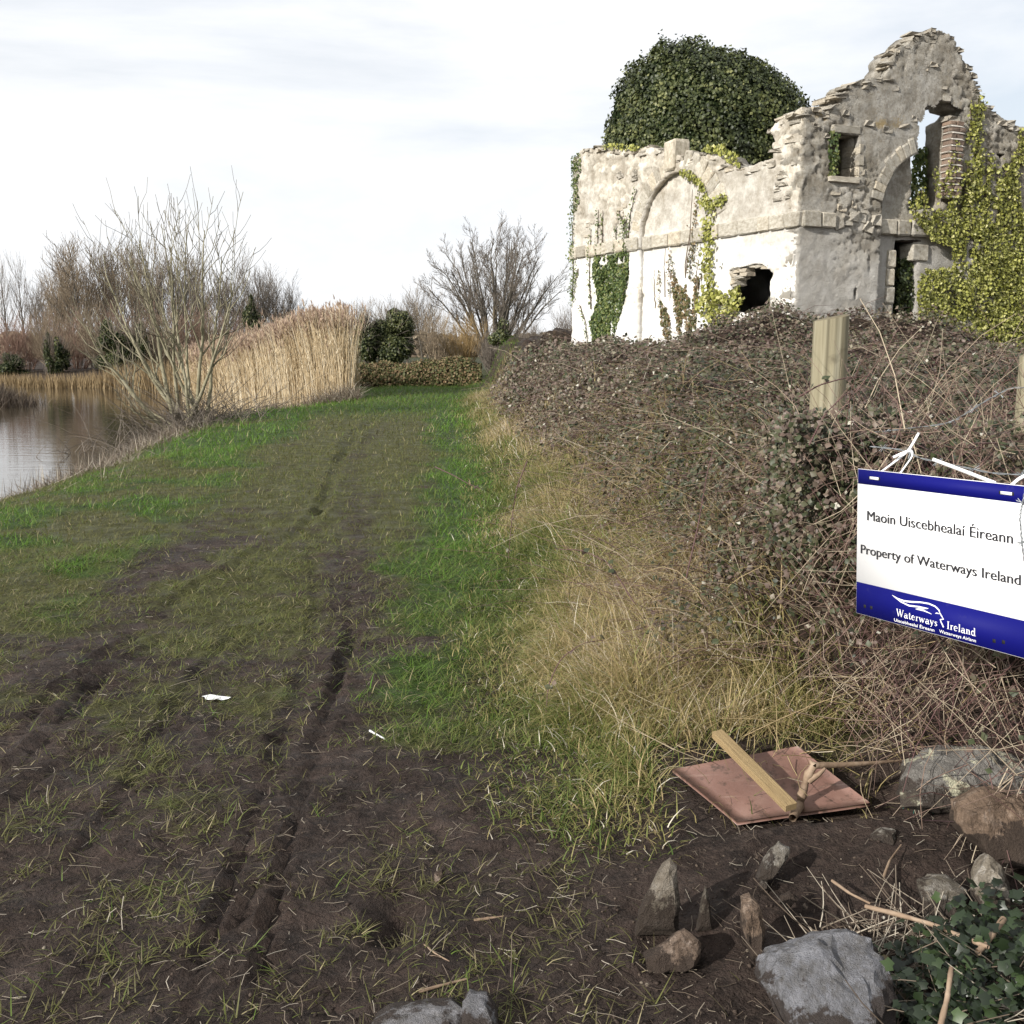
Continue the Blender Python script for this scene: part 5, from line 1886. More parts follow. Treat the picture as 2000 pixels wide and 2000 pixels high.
def straws():
    """loose straws, roots and twigs lying on the mud, and dead litter on the canal bank"""
    a = Acc()
    n = 5200
    y = 1.8 + rng.random(n) ** 1.4 * 6
    x = rng.uniform(-1, 1, n) * (0.65 * y) * 0.9 - 0.1
    ok = (x > -3.5) & (x < 1.6)
    x, y = x[ok], y[ok]
    n = len(x)
    z = ground_h(x, y) + 0.006
    az = rng.uniform(0, 6.28, n)
    ln = rng.uniform(0.015, 0.07, n) * (1 + 1.2 * (rng.random(n) < 0.06))
    d = np.stack([np.cos(az), np.sin(az), rng.uniform(-0.05, 0.25, n)], -1) * ln[:, None]
    p0 = np.stack([x, y, z], -1)
    P = bez(p0, p0 + d * 0.5 + rng.normal(0, 0.008, (n, 3)), p0 + d, 3)
    V, F = tubes(P, rng.uniform(0.0005, 0.0013, n)[:, None] * np.ones((1, 3)), 3)
    a.add(V, F4=F, A=np.repeat(np.clip(rng.normal(0.6, 0.28, n), 0, 1), 9))
    o = a.obj('straw_litter', 'dead_stem')
    tag(o, 'scattered straws and roots lying on the mud', 'straw', kind='stuff')
    a = Acc()
    n = 18000
    y = rng.uniform(8, 28, n)
    x = xw(y) + np.abs(rng.normal(0.2, 1.0, n))
    g = fbm(x * 0.8, y * 0.8, 3, 95)
    ok = g > -0.35 + 0.30 * (x - xw(y))
    x, y = x[ok], y[ok]
    n = len(x)
    z = ground_h(x, y)
    up = rng.random(n) < 0.12
    V, F3, F4, idx = blades(np.stack([x, y, z], -1), rng.uniform(0, 6.28, n), np.where(up, rng.uniform(0, 0.4, n), rng.uniform(1.0, 1.5, n)), rng.uniform(0.12, 0.42, n), rng.uniform(0.006, 0.013, n), rng.uniform(-0.2, 0.3, n), 2)
    a.add(V, F3=F3, F4=F4, A=np.clip(rng.normal(0.62, 0.25, n), 0, 1)[idx])
    tag(a.obj('bank_litter', 'dead_stem'), 'dead reed litter strewn along canal bank edge', 'litter', kind='stuff')


straws()


# ------------------------------------------------------------------ rough verge grass
def verge():
    o = thing('verge_grass', (0, 0, 0), 'long tussocky straw and green grass on the path verge', 'grass', kind='stuff')
    a = Acc()
    for y0, y1, n, ws in ((2.75, 6.0, 84000, 1.1), (6.0, 11.0, 42000, 1.5), (11.0, 30.0, 26000, 2.6)):
        y = rng.uniform(y0, y1, n)
        t = rng.uniform(-0.35, 1.55, n)
        x = xe(y) + t
        dens = sstep(-0.35, 0.15, t) * (1 - 0.85 * sstep(0.7, 1.4, t + 0.35 * fbm(x * 1.2, y * 1.2, 3, 73)))
        dens = dens * np.where((y < 3.68) & (x > 0.50), 0.03, 1) * sstep(2.78, 3.35, y + 0.15 * fbm(x * 3, y * 3, 2, 79))
        tu = vnoise(x * 4.5, y * 4.5, 75)
        keep = rng.random(n) < dens * (0.35 + 0.9 * tu)
        x, y, t, tu = x[keep], y[keep], t[keep], tu[keep]
        m = len(x)
        z = ground_h(x, y)
        straw = np.clip(0.47 + 0.75 * fbm(x * 1.1, y * 0.8, 3, 77) + 0.34 * sstep(0.1, 0.7, t), 0, 1)
        ln = (0.06 + 0.19 * sstep(0.0, 0.6, t) * sstep(2.8, 3.7, y)) * rng.uniform(0.5, 1.5, m) * (0.8 + 0.6 * tu)
        az = rng.uniform(0, 6.28, m)
        az = np.where(rng.random(m) < 0.4, rng.normal(math.pi * 1.15, 0.8, m) + 1.5 * fbm(x * 3, y * 3, 2, 78), az)
        V, F3, F4, idx = blades(np.stack([x, y, z - 0.01], -1), az, rng.uniform(0.15, 1.15, m), ln, rng.uniform(0.0028, 0.0056, m) * ws, rng.uniform(0.4, 2.4, m), 3 if y0 > 5 else 4)
        col = np.clip(0.05 + 0.75 * straw + rng.normal(0, 0.22, m), 0, 0.97)
        col = np.where(rng.random(m) < 0.03, 1.0, col)
        a.add(V, F3=F3, F4=F4, A=col[idx])
    a.obj('blades', 'rough_grass', o)
    # long broken stalks
    n = 900
    y = 3.3 + rng.random(n) ** 1.4 * 9
    x = xe(y) + rng.uniform(0.45, 1.9, n)
    z = np.maximum(ground_h(x, y), bram_top(x, y) * 0.8) + rng.uniform(0, 0.12, n)
    az = rng.uniform(0, 6.28, n)
    ln = rng.uniform(0.12, 0.42, n)
    d = np.stack([np.cos(az), np.sin(az), rng.uniform(-0.5, 0.7, n)], -1) * ln[:, None]
    p0 = np.stack([x, y, z], -1)
    P = bez(p0, p0 + d * 0.5 + rng.normal(0, 0.05, (n, 3)), p0 + d, 5)
    V, F = tubes(P, rng.uniform(0.0012, 0.0024, n)[:, None] * np.linspace(1, 0.6, 5)[None], 3)
    b = Acc()
    b.add(V, F4=F, A=np.repeat(rng.uniform(0.55, 1, n), 15))
    b.obj('stalks', 'rough_grass', o)


verge()


# ------------------------------------------------------------------ brambles
def brambles():
    o = thing('bramble_thicket', (1.5, 6, 0), 'sprawling purple-brown bramble thicket between path and ruin', 'brambles', kind='stuff')
    off = (1.5, 6, 0)
    lv = Acc()
    cn = Acc()
    for y0, y1, x1, n, sz in ((3.6, 6.5, 3.4, 46000, (0.017, 0.036)), (6.5, 11, 5.2, 46000, (0.024, 0.046)), (11, 18, 6.6, 40000, (0.032, 0.066)), (18, 41, 2.6, 30000, (0.05, 0.10))):
        y = rng.uniform(y0, y1, n)
        t = 0.3 + rng.random(n) * (x1 + 0.5)
        x = xe(y) + t
        bt = bram_top(x, y)
        # keep out of the ruin
        rel = np.stack([x, y], -1) - CORN2
        inside_ruin = ((rel @ (-nL)) > -0.05) & ((rel @ (-nR)) > -0.05)
        gapn = fbm(x * 1.6, y * 1.6, 3, 83)
        keep = (~inside_ruin) & (gapn > -0.42) & (rng.random(n) < sstep(0.25, 0.85, bt / np.maximum(0.25, 1.0) + 0.35 * gapn)) & (bt > 0.12)
        x, y, bt = x[keep], y[keep], bt[keep]
        m = len(x)
        z = np.maximum(bt - np.abs(rng.normal(0, 0.13, m)) + 0.06, ground_h(x, y) + 0.02)
        g = 0.06
        gxn = -(bram_top(x + g, y) - bram_top(x - g, y)) / (2 * g)
        gyn = -(bram_top(x, y + g) - bram_top(x, y - g)) / (2 * g)
        nr = norm(np.stack([gxn * 0.6, gyn * 0.6 - 0.15, np.ones(m)], -1))
        V, F, idx = scatter(LEAF_Q if y0 < 6 else LEAF_D, np.stack([x, y, z], -1), rand_rot(nr, 0.55, m), rng.uniform(sz[0], sz[1], m))
        tone = fbm(x * 0.9, y * 0.9, 3, 85)
        col = np.clip(0.40 - 0.10 * (1 - sstep(4, 8, y)) + 0.28 * tone + rng.normal(0, 0.25, m) + 0.17 * sstep(7, 15, y), 0, 0.96)
        col = np.where(rng.random(m) < 0.008, 1.0, col)
        lv.add(V, F3=F, A=col[idx])
        # thin twigs and canes through the mass
        k_ = int(n * 0.23)
        y = rng.uniform(y0, y1, k_)
        x = xe(y) + 0.3 + rng.random(k_) * (x1 + 0.4)
        bt = bram_top(x, y)
        rel = np.stack([x, y], -1) - CORN2
        inside_ruin = ((rel @ (-nL)) > -0.3) & ((rel @ (-nR)) > -0.3)
        kp = (~inside_ruin) & (bt > 0.2)
        x, y, bt = x[kp], y[kp], bt[kp]
        m = len(x)
        kk_ = 4 if y0 < 11 else 3
        az = rng.uniform(0, 6.28, m)
        ln = rng.uniform(0.07, 0.26, m) * (1 + (rng.random(m) < 0.10) * 2.8)
        p0 = np.stack([x, y, bt - rng.uniform(0.0, 0.2, m)], -1)
        d = np.stack([np.cos(az), np.sin(az), rng.uniform(-0.25, 0.5, m)], -1) * ln[:, None]
        P = bez(p0, p0 + d * 0.5 + np.array([0, 0, 0.12]) * ln[:, None], p0 + d - np.array([0, 0, 0.1]) * ln[:, None], kk_)
        rad = rng.uniform(0.0009, 0.0024, m) * (1 + 0.10 * (y0 - 3))
        V, F = tubes(P, rad[:, None] * np.linspace(1, 0.5, kk_)[None], 3)
        cn.add(V, F4=F, A=np.repeat(np.clip(rng.normal(0.55, 0.28, m), 0, 1), 3 * kk_))
    # the hollow growth around the fence by the sign
    n = 34000
    x = rng.uniform(0.95, 2.5, n)
    y = rng.uniform(2.35, 4.6, n)
    top = 1.30 + 0.14 * fbm(x * 2, y * 2, 3, 87)
    z = top - np.abs(rng.normal(0, 0.42, n))
    # stay behind the sign's plane
    keep = (z > 0.32) & (x > 1.14 - 0.14 * sstep(3.3, 3.8, y) + 0.10 * fbm(y * 3, z * 3, 2, 88) + 0.45 * np.clip((3.15 - y), 0, 1) * 0.8)
    keep &= (z < 0.35 + 1.2 * (x - 0.85) + 1.1 * sstep(3.5, 4.1, y) * sstep(1.0, 1.25, x)) | (x > 1.5)
    keep &= (rng.random(len(x)) < 0.35 + 0.65 * sstep(0.55, 1.0, z)) & (fbm(y * 3.5, z * 3.5, 3, 89) > -0.25)
    x, y, z = x[keep], y[keep], z[keep]
    m = len(x)
    V, F, idx = scatter(LEAF_Q, np.stack([x, y, z], -1), rand_rot(np.tile(np.array([-0.5, -0.6, 0.6]), (m, 1)), 0.6, m), rng.uniform(0.014, 0.032, m))
    col = np.clip(rng.normal(0.42, 0.27, m), 0, 0.95)
    col = np.where(rng.random(m) < 0.012, 1.0, col)
    lv.add(V, F3=F, A=col[idx])
    # leaves and canes that bury the foot of the post
    n = 5200
    x = rng.uniform(1.02, 1.50, n)
    y = rng.uniform(3.75, 4.18, n)
    z = 1.27 + 0.07 * fbm(x * 5, y * 5, 2, 90) - np.abs(rng.normal(0, 0.26, n))
    k2 = z > 0.45
    x, y, z = x[k2], y[k2], z[k2]
    m = len(x)
    V, F, idx = scatter(LEAF_Q, np.stack([x, y, z], -1), rand_rot(np.tile(np.array([-0.4, -0.7, 0.6]), (m, 1)), 0.6, m), rng.uniform(0.014, 0.034, m))
    lv.add(V, F3=F, A=np.clip(rng.normal(0.45, 0.27, m), 0, 0.95)[idx])
    n = 7500
    x = rng.uniform(1.0, 2.4, n)
    y = rng.uniform(2.5, 4.8, n)
    z = rng.uniform(0.15, 1.3, n)
    keep = x > 1.16 + 0.45 * np.clip(3.15 - y, 0, 1)
    x, y, z = x[keep], y[keep], z[keep]
    m = len(x)
    az = rng.uniform(0, 6.28, m)
    ln = rng.uniform(0.15, 0.6, m)
    p0 = np.stack([x, y, z], -1)
    d = np.stack([np.cos(az) * 0.6, np.sin(az) * 0.6, rng.uniform(-0.9, 0.9, m)], -1) * ln[:, None]
    P = bez(p0, p0 + d * 0.5 + rng.normal(0, 0.05, (m, 3)), p0 + d, 4)
    V, F = tubes(P, rng.uniform(0.0008, 0.0024, m)[:, None] * np.linspace(1, 0.5, 4)[None], 3)
    cn.add(V, F4=F, A=np.repeat(np.clip(rng.normal(0.66, 0.3, m), 0, 1), 12))
    lv.obj('leaves', 'bramble_leaf', o, off=off)
    cn.obj('canes', 'bramble_cane', o, off=off)


brambles()


def cane(pts, r0, label, leaves=10):
    P = np.array(pts)
    k_ = 22
    t = np.linspace(0, len(P) - 1, k_)
    # smooth through the points
    q = np.stack([np.interp(t, range(len(P)), P[:, i]) for i in range(3)], -1)
    for _ in range(2):
        q[1:-1] = (q[:-2] + 2 * q[1:-1] + q[2:]) / 4
    o = thing('bramble_cane', tuple(q[0]), label, 'cane', 'arching bramble canes')
    V, F = tubes(q[None], (np.linspace(1, 0.4, k_) * r0)[None], 5)
    a = Acc()
    a.add(V - q[0], F4=F, A=np.full(len(V), 0.32))
    a.obj('stem', 'bramble_cane', o, True)
    ip = rng.integers(1, k_ - 1, leaves * 3)
    th = q[ip] + rng.normal(0, 0.002, (leaves * 3, 3))
    m = leaves
    pos = q[rng.integers(3, k_, m)] + rng.normal(0, 0.015, (m, 3))
    V, F, idx = scatter(LEAF_Q, pos - q[0], rand_rot(np.tile(np.array([-0.3, -0.5, 0.7]), (m, 1)), 0.5, m), rng.uniform(0.02, 0.04, m))
    a = Acc()
    a.add(V, F3=F, A=rng.uniform(0.1, 0.8, m)[idx])
    a.obj('leaves', 'bramble_leaf', o)
    n = 60
    ip = rng.integers(0, k_ - 1, n)
    w = rng.random(n)[:, None]
    p = q[ip] * (1 - w) + q[ip + 1] * w - q[0]
    d = norm(rng.normal(0, 1, (n, 3)))
    P2 = np.stack([p, p + d * 0.009], 1)
    V, F = tubes(P2, np.tile(np.array([[0.0013, 0.0003]]), (n, 1)), 3)
    a = Acc()
    a.add(V, F4=F, A=np.full(len(V), 0.5))
    a.obj('thorns', 'bramble_cane', o)['kind'] = 'stuff'


def pt(u, v, Y):
    return tuple(AY(u, v, Y))


cane([pt(1065, 1420, 4.1), pt(1070, 1340, 4.15), pt(1095, 1285, 4.2), pt(1140, 1255, 4.25), pt(1180, 1250, 4.3)], 0.0032, 'dark bramble cane arching low over verge grass', 8)
cane([pt(1240, 1180, 4.5), pt(1190, 1100, 4.6), pt(1140, 1075, 4.7), pt(1085, 1072, 4.8)], 0.0035, 'bramble cane reaching towards the path at mid verge', 10)
cane([pt(1030, 900, 7.0), pt(1010, 950, 7.0), pt(1000, 1010, 7.0), pt(993, 1090, 7.0)], 0.0045, 'bramble cane drooping down the verge edge beside the path', 12)
cane([pt(1560, 775, 3.9), pt(1600, 752, 3.9), pt(1650, 738, 3.95), pt(1700, 735, 4.0)], 0.0035, 'reddish cane crossing in front of the round post', 6)
cane([pt(1580, 870, 3.6), pt(1610, 810, 3.65), pt(1650, 770, 3.7), pt(1690, 755, 3.75)], 0.003, 'dark cane rising to foot of the round post', 6)
cane([pt(1340, 1130, 4.6), pt(1365, 1020, 4.7), pt(1380, 930, 4.8), pt(1395, 870, 4.9)], 0.0035, 'upright dark cane standing in middle of thicket', 8)
cane([pt(1245, 1420, 4.0), pt(1300, 1330, 4.1), pt(1370, 1270, 4.2), pt(1430, 1240, 4.3)], 0.0032, 'purple cane slanting over dry grass above the board', 8)
cane([pt(850, 912, 11), pt(885, 928, 10.5), pt(915, 945, 10.2), pt(940, 955, 10)], 0.006, 'cane lying out over bright verge grass', 4)


# ------------------------------------------------------------------ fence: posts and barbed wire
def post(u_l, u_r, vtop, Y, ztop_off, label, seed, hgt=1.9):
    c = AY((u_l + u_r) / 2, vtop, Y)
    rad = (u_r - u_l) / 2000.0 * Y / 2
    o = thing('fence_post', (c[0], Y, c[2] - hgt), label, 'post', 'round timber fence posts')
    m = 40
    kz = 26
    ang = np.arange(m) / m * 2 * np.pi
    zs = np.linspace(0, hgt, kz)
    V = []
    for z in zs:
        r = rad * (1.03 - 0.03 * z / hgt) * (1 + 0.018 * fbm(np.cos(ang) * 1.5 + seed, np.sin(ang) * 1.5 + z * 0.8, 3, 700 + seed))
        # drying splits
        for a0, wd, dp in ((-1.85, 0.09, 0.22), (-1.30, 0.08, 0.16), (-2.6, 0.07, 0.10)):
            da = np.angle(np.exp(1j * (ang - a0 - 0.06 * math.sin(z * 3 + a0))))
            r = r * (1 - dp * np.exp(-(da / wd) ** 2))
        V.append(np.stack([r * np.cos(ang), r * np.sin(ang), np.full(m, z) + (0.012 * np.cos(ang) if z == zs[-1] else 0)], -1))
    V = np.concatenate(V)
    j = np.arange(kz - 1)[:, None] * m
    i = np.arange(m)[None]
    F = np.stack([j + i, j + (i + 1) % m, j + m + (i + 1) % m, j + m + i], -1).reshape(-1, 4)
    link('shaft', make_mesh('shaft', V, [F], 'post_wood', None, False), o)
    # sawn end
    top = V[-m:]
    inner = top * np.array([0.82, 0.82, 1]) + np.array([0, 0, 0.006])
    cen = np.array([[0, 0, top[:, 2].mean() + 0.004]])
    VV = np.concatenate([top, inner, cen])
    F4 = np.stack([np.arange(m), (np.arange(m) + 1) % m, m + (np.arange(m) + 1) % m, m + np.arange(m)], -1)
    F3 = np.stack([m + np.arange(m), m + (np.arange(m) + 1) % m, np.full(m, 2 * m)], -1)
    link('sawn_end', make_mesh('sawn_end', VV, [F3, F4], 'post_end'), o)
    return o


post(1591, 1657, 622, 4.25, 0, 'weathered round timber fence post rising out of the brambles', 1)
post(1996, 2066, 690, 3.75, 0, 'round timber fence post cut by the right edge', 2)


def barbed(pts, label, nb):
    P = np.array(pts)
    k_ = 60
    t = np.linspace(0, len(P) - 1, k_)
    q = np.stack([np.interp(t, range(len(P)), P[:, i]) for i in range(3)], -1)
    for _ in range(6):
        q[1:-1] = (q[:-2] + 2 * q[1:-1] + q[2:]) / 4
    o = thing('barbed_wire', tuple(q[0]), label, 'wire', 'barbed wire strands')
    T = norm(np.gradient(q, axis=0))
    u_ = norm(np.cross(T, np.array([0, 0, 1.0])))
    w_ = np.cross(T, u_)
    for ph in (0, math.pi):
        a_ = np.linspace(0, 40, k_) + ph
        h = q + (np.cos(a_)[:, None] * u_ + np.sin(a_)[:, None] * w_) * 0.0015
        V, F = tubes((h - q[0])[None], np.full((1, k_), 0.0013), 5)
        a = Acc()
        a.add(V, F4=F)
        a.obj('strand', 'wire', o, True)
    # one barb mesh shared by all
    bp = []
    for sgn in (-1, 1):
        bp.append(np.array([[-0.004 * sgn, 0.013, 0.010], [-0.002 * sgn, 0.003, 0.002], [0.002 * sgn, -0.003, -0.002], [0.004 * sgn, -0.012, -0.011]]))
        bp.append(np.array([[0.002 * sgn, 0.011, -0.012], [0.001, 0.003, -0.002], [0.0, -0.003, 0.002], [-0.003 * sgn, -0.012, 0.011]]))
    V, F = tubes(np.array(bp), np.full((4, 4), 0.0010), 4)
    me = make_mesh('barb', V, [F], 'wire')
    for i in range(nb):
        j = int((i + 0.5) / nb * (k_ - 1))
        b = link('barb', me, o, tuple(q[j] - q[0]))
        b.rotation_euler = (rng.uniform(-0.5, 0.5), rng.uniform(-1, 1), math.atan2(T[j, 1], T[j, 0]))


barbed([pt(1700, 872, 3.25), pt(1760, 878, 3.15), pt(1800, 896, 3.0), pt(1870, 910, 2.85), pt(1940, 925, 2.70), pt(2060, 930, 2.50)], 'thin grey barbed wire strand just above the sign', 5)
barbed([pt(1660, 850, 3.9), pt(1850, 828, 3.3), pt(1880, 812, 3.2), pt(1930, 780, 3.1), pt(1975, 757, 3.0), pt(2060, 757, 2.9)], 'upper barbed wire strand sagging between the posts', 5)
barbed([pt(2004, 950, 2.40), pt(1997, 985, 2.40), pt(1992, 1010, 2.40), pt(1996, 1060, 2.40), pt(2003, 1110, 2.40)], 'loose barbed wire end hanging at right edge of sign', 2)


# ------------------------------------------------------------------ the sign
TLp = AD(1675.7, 915, 3.0)
BLp = AD(1672.0, 1197, 3.0)
TRp = AD(2012, 950, 2.50)
sx = TRp - TLp
SW = np.linalg.norm(sx)
sx = sx / SW
sy = BLp - TLp
SH = np.linalg.norm(sy)
sy = sy - (sy @ sx) * sx * 0.0
sy = sy / np.linalg.norm(sy)
sn = np.cross(sx, sy)
sn = sn / np.linalg.norm(sn)
if sn @ (CP - TLp) < 0:
    sn = -sn
sign = thing('property_sign', tuple(TLp), 'white and blue property notice board tied to the barbed wire fence', 'sign')


def sp(u, v, o=0.0):
    return sx * (u * SW) + sy * (v * SH) + sn * o


def sign_rect(name, u0, u1, v0, v1, o0, o1, mat):
    V = [sp(u0, v0, o0), sp(u1, v0, o0), sp(u1, v1, o0), sp(u0, v1, o0), sp(u0, v0, o1), sp(u1, v0, o1), sp(u1, v1, o1), sp(u0, v1, o1)]
    return link(name, make_mesh(name, V, [[[0, 1, 2, 3], [4, 5, 6, 7], [0, 1, 5, 4], [1, 2, 6, 5], [2, 3, 7, 6], [3, 0, 4, 7]]], mat), sign)


sign_rect('panel', 0, 1, 0, 1, -0.004, 0.0, 'sign_white')
sign_rect('blue_band', 0.003, 0.997, 0.003, 0.103, 0.0004, 0.0012, 'sign_blue')
sign_rect('blue_band', 0.003, 0.997, 0.782, 0.997, 0.0004, 0.0012, 'sign_blue')


def sign_text(body, u0, u1, vbase, capfrac, mat, name='lettering', weight=0.0, shear=0.0, dv=0.0):
    cu = bpy.data.curves.new('txt', 'FONT')
    cu.body = body
    cu.offset = 0.0
    ob = bpy.data.objects.new('txt', cu)
    COL.objects.link(ob)
    dg = bpy.context.evaluated_depsgraph_get()
    me0 = bpy.data.meshes.new_from_object(ob.evaluated_get(dg))
    co = np.empty(len(me0.vertices) * 3, np.float32)
    me0.vertices.foreach_get('co', co)
    co = co.reshape(-1, 3)
    x0, x1 = co[:, 0].min(), co[:, 0].max()
    cap = 0.70
    X = (co[:, 0] - x0) / (x1 - x0)
    Yv = co[:, 1] / cap
    nv = len(co)
    tri = np.array([t for p in me0.polygons for t in ([p.vertices[0], p.vertices[i], p.vertices[i + 1]] for i in range(1, len(p.vertices) - 1))])
    Vs, Fs = [], []
    for i_c, du in enumerate((-weight, 0.0, weight)):
        Vs.append(np.array([sp(u0 + (u1 - u0) * a + du, vbase + dv * a - capfrac * b, 0.0020 + 0.0002 * i_c) for a, b in zip(X, Yv)]))
        Fs.append(tri + nv * i_c)
    me0 = make_mesh('lettering', np.concatenate(Vs), [np.concatenate(Fs)], mat)
    bpy.data.objects.remove(ob)
    return link(name, me0, sign)


sign_text('Maoin Uiscebhealaí Éireann', 0.072, 0.921, 0.346, 0.066, 'sign_text', weight=0.0016)
sign_text('Property of Waterways Ireland', 0.031, 0.962, 0.580, 0.062, 'sign_text', weight=0.0016)


# serif wordmark drawn with thick and thin strokes
def stroke_mesh(strokes, u0, u1, vbase, cap, wtot):
    V, F4 = [], []
    for pts, wd in strokes:
        p = np.array(pts, float)
        d = np.gradient(p, axis=0)
        d = d / np.maximum(np.linalg.norm(d, axis=1, keepdims=True), 1e-6)
        nn = np.stack([-d[:, 1], d[:, 0]], -1)
        w_ = np.broadcast_to(np.asarray(wd, float), (len(p),))[:, None] / 2
        b = len(V)
        for a_, b_ in zip(p - nn * w_, p + nn * w_):
            V += [a_, b_]
        for i in range(len(p) - 1):
            F4.append([b + 2 * i, b + 2 * i + 1, b + 2 * i + 3, b + 2 * i + 2])
    V = np.array(V)
    loc = np.array([sp(u0 + (u1 - u0) * x / wtot, vbase - cap * y, 0.0022) for x, y in V])
    return loc, np.array(F4)


def arc(cx, cy, rx, ry, a0, a1, n=9):
    t = np.radians(np.linspace(a0, a1, n))
    return [(cx + rx * math.cos(x), cy + ry * math.sin(x)) for x in t]


TH, TN, SE = 0.125, 0.06, 0.05
GL = {
    'W': (1.15, [([(0.1, 1), (0.36, 0)], TH), ([(0.36, 0), (0.58, 0.95)], TN), ([(0.55, 1), (0.80, 0)], TH), ([(0.80, 0), (1.05, 1)], TN), ([(0, 1), (0.24, 1)], SE), ([(0.46, 1), (0.68, 1)], SE), ([(0.94, 1), (1.15, 1)], SE)]),
    'I': (0.40, [([(0.2, 0), (0.2, 1)], TH), ([(0.05, 1), (0.35, 1)], SE), ([(0.05, 0.02), (0.35, 0.02)], SE)]),
    'a': (0.58, [(arc(0.25, 0.18, 0.18, 0.18, 60, 330), [TN, TH, TH, TH, TH, TH, TH, TN, TN]), ([(0.43, 0.5), (0.43, 0.1), (0.5, 0.02), (0.58, 0.05)], TH), (arc(0.27, 0.48, 0.17, 0.14, 10, 170), TN)]),
    't': (0.42, [([(0.2, 0.86), (0.2, 0.15), (0.27, 0.03), (0.40, 0.08)], TH), ([(0.05, 0.62), (0.38, 0.62)], SE)]),
    'e': (0.56, [(arc(0.28, 0.31, 0.22, 0.31, 10, 320, 12), [TN, TN, TN, TH, TH, TH, TH, TH, TH, TN, TN, TN]), ([(0.08, 0.36), (0.48, 0.36)], SE)]),
    'r': (0.46, [([(0.16, 0), (0.16, 0.62)], TH), ([(0.16, 0.42), (0.27, 0.58), (0.42, 0.58)], [TN, TN, TH]), ([(0.03, 0.02), (0.30, 0.02)], SE), ([(0.03, 0.6), (0.16, 0.6)], SE)]),
    'w': (0.88, [([(0.08, 0.62), (0.27, 0)], TH), ([(0.27, 0), (0.43, 0.60)], TN), ([(0.42, 0.62), (0.60, 0)], TH), ([(0.60, 0), (0.80, 0.62)], TN), ([(0.0, 0.62), (0.2, 0.62)], SE), ([(0.70, 0.62), (0.88, 0.62)], SE)]),
    'y': (0.60, [([(0.1, 0.62), (0.32, 0.0)], TH), ([(0.52, 0.62), (0.25, -0.2), (0.1, -0.26)], TN), ([(0.0, 0.62), (0.2, 0.62)], SE), ([(0.42, 0.62), (0.6, 0.62)], SE)]),
    's': (0.46, [([(0.40, 0.52), (0.22, 0.62), (0.08, 0.48), (0.22, 0.33), (0.38, 0.18), (0.22, 0.0), (0.04, 0.1)], [TN, TN, TH, TH, TH, TN, TN])]),
    'l': (0.30, [([(0.15, 0), (0.15, 1.02)], TH), ([(0.02, 0.02), (0.28, 0.02)], SE), ([(0.02, 1), (0.15, 1)], SE)]),
    'n': (0.64, [([(0.16, 0), (0.16, 0.62)], TH), ([(0.16, 0.45), (0.30, 0.6), (0.44, 0.55), (0.48, 0.4), (0.48, 0)], [TN, TN, TH, TH, TH]), ([(0.03, 0.02), (0.28, 0.02)], SE), ([(0.37, 0.02), (0.62, 0.02)], SE), ([(0.03, 0.6), (0.16, 0.6)], SE)]),
    'd': (0.62, [(arc(0.27, 0.3, 0.2, 0.3, 40, 320, 10), TH * 0.85), ([(0.46, 1.02), (0.46, 0.02), (0.60, 0.02)], TH), ([(0.33, 1), (0.46, 1)], SE)]),
}


def wordmark(word, u0, u1, vb, cap, dv=0.0):
    x = 0
    st_ = []
    for ch in word:
        w, ss = GL[ch]
        for p, wd in ss:
            st_.append(([(x + a, b) for a, b in p], wd))
        x += w + 0.06
    loc, F = stroke_mesh(st_, u0, u1, vb, cap, x)
    link('lettering', make_mesh('lettering', loc, [F], 'sign_white'), sign)


wordmark('Waterways', 0.271, 0.524, 0.945, 0.046)
wordmark('Ireland', 0.575, 0.738, 0.943, 0.046)
sign_text('Uiscebhealaí Éireann', 0.258, 0.504, 0.984, 0.020, 'sign_white', weight=0.0003)
sign_text('Watterweys Airlann', 0.533, 0.737, 0.980, 0.020, 'sign_white', weight=0.0003)
# emblem: flowing head in profile
emb = [([(0.243, 0.816), (0.280, 0.830), (0.320, 0.836), (0.370, 0.829), (0.420, 0.818), (0.470, 0.814), (0.508, 0.822), (0.530, 0.840), (0.534, 0.856), (0.546, 0.874), (0.556, 0.889), (0.537, 0.898), (0.543, 0.912), (0.557, 0.940)], [0.002, 0.005, 0.008, 0.008, 0.007, 0.007, 0.007, 0.007, 0.006, 0.006, 0.006, 0.006, 0.006, 0.007]),
       ([(0.252, 0.822), (0.298, 0.846), (0.350, 0.858), (0.410, 0.850), (0.467, 0.845)], [0.002, 0.006, 0.008, 0.007, 0.002]),
       ([(0.466, 0.846), (0.430, 0.856), (0.389, 0.870)], [0.003, 0.007, 0.002]),
       ([(0.389, 0.870), (0.440, 0.866), (0.487, 0.876)], [0.002, 0.007, 0.002]),
       ([(0.508, 0.866), (0.518, 0.861), (0.530, 0.863)], [0.002, 0.005, 0.002])]
V, F4 = [], []
for pts, wd in emb:
    p = np.array(pts)
    p3 = p * np.array([SW, SH])
    d = np.gradient(p3, axis=0)
    d = d / np.linalg.norm(d, axis=1, keepdims=True)
    nn = np.stack([-d[:, 1], d[:, 0]], -1)
    w_ = np.array(wd)[:, None] * SW / 2
    b = len(V)
    for a_, b_ in zip(p3 - nn * w_, p3 + nn * w_):
        V += [sx * a_[0] + sy * a_[1] + sn * 0.0022, sx * b_[0] + sy * b_[1] + sn * 0.0022]
    for i in range(len(p) - 1):
        F4.append([b + 2 * i, b + 2 * i + 1, b + 2 * i + 3, b + 2 * i + 2])
link('emblem', make_mesh('emblem', np.array(V), [np.array(F4)], 'sign_white'), sign)


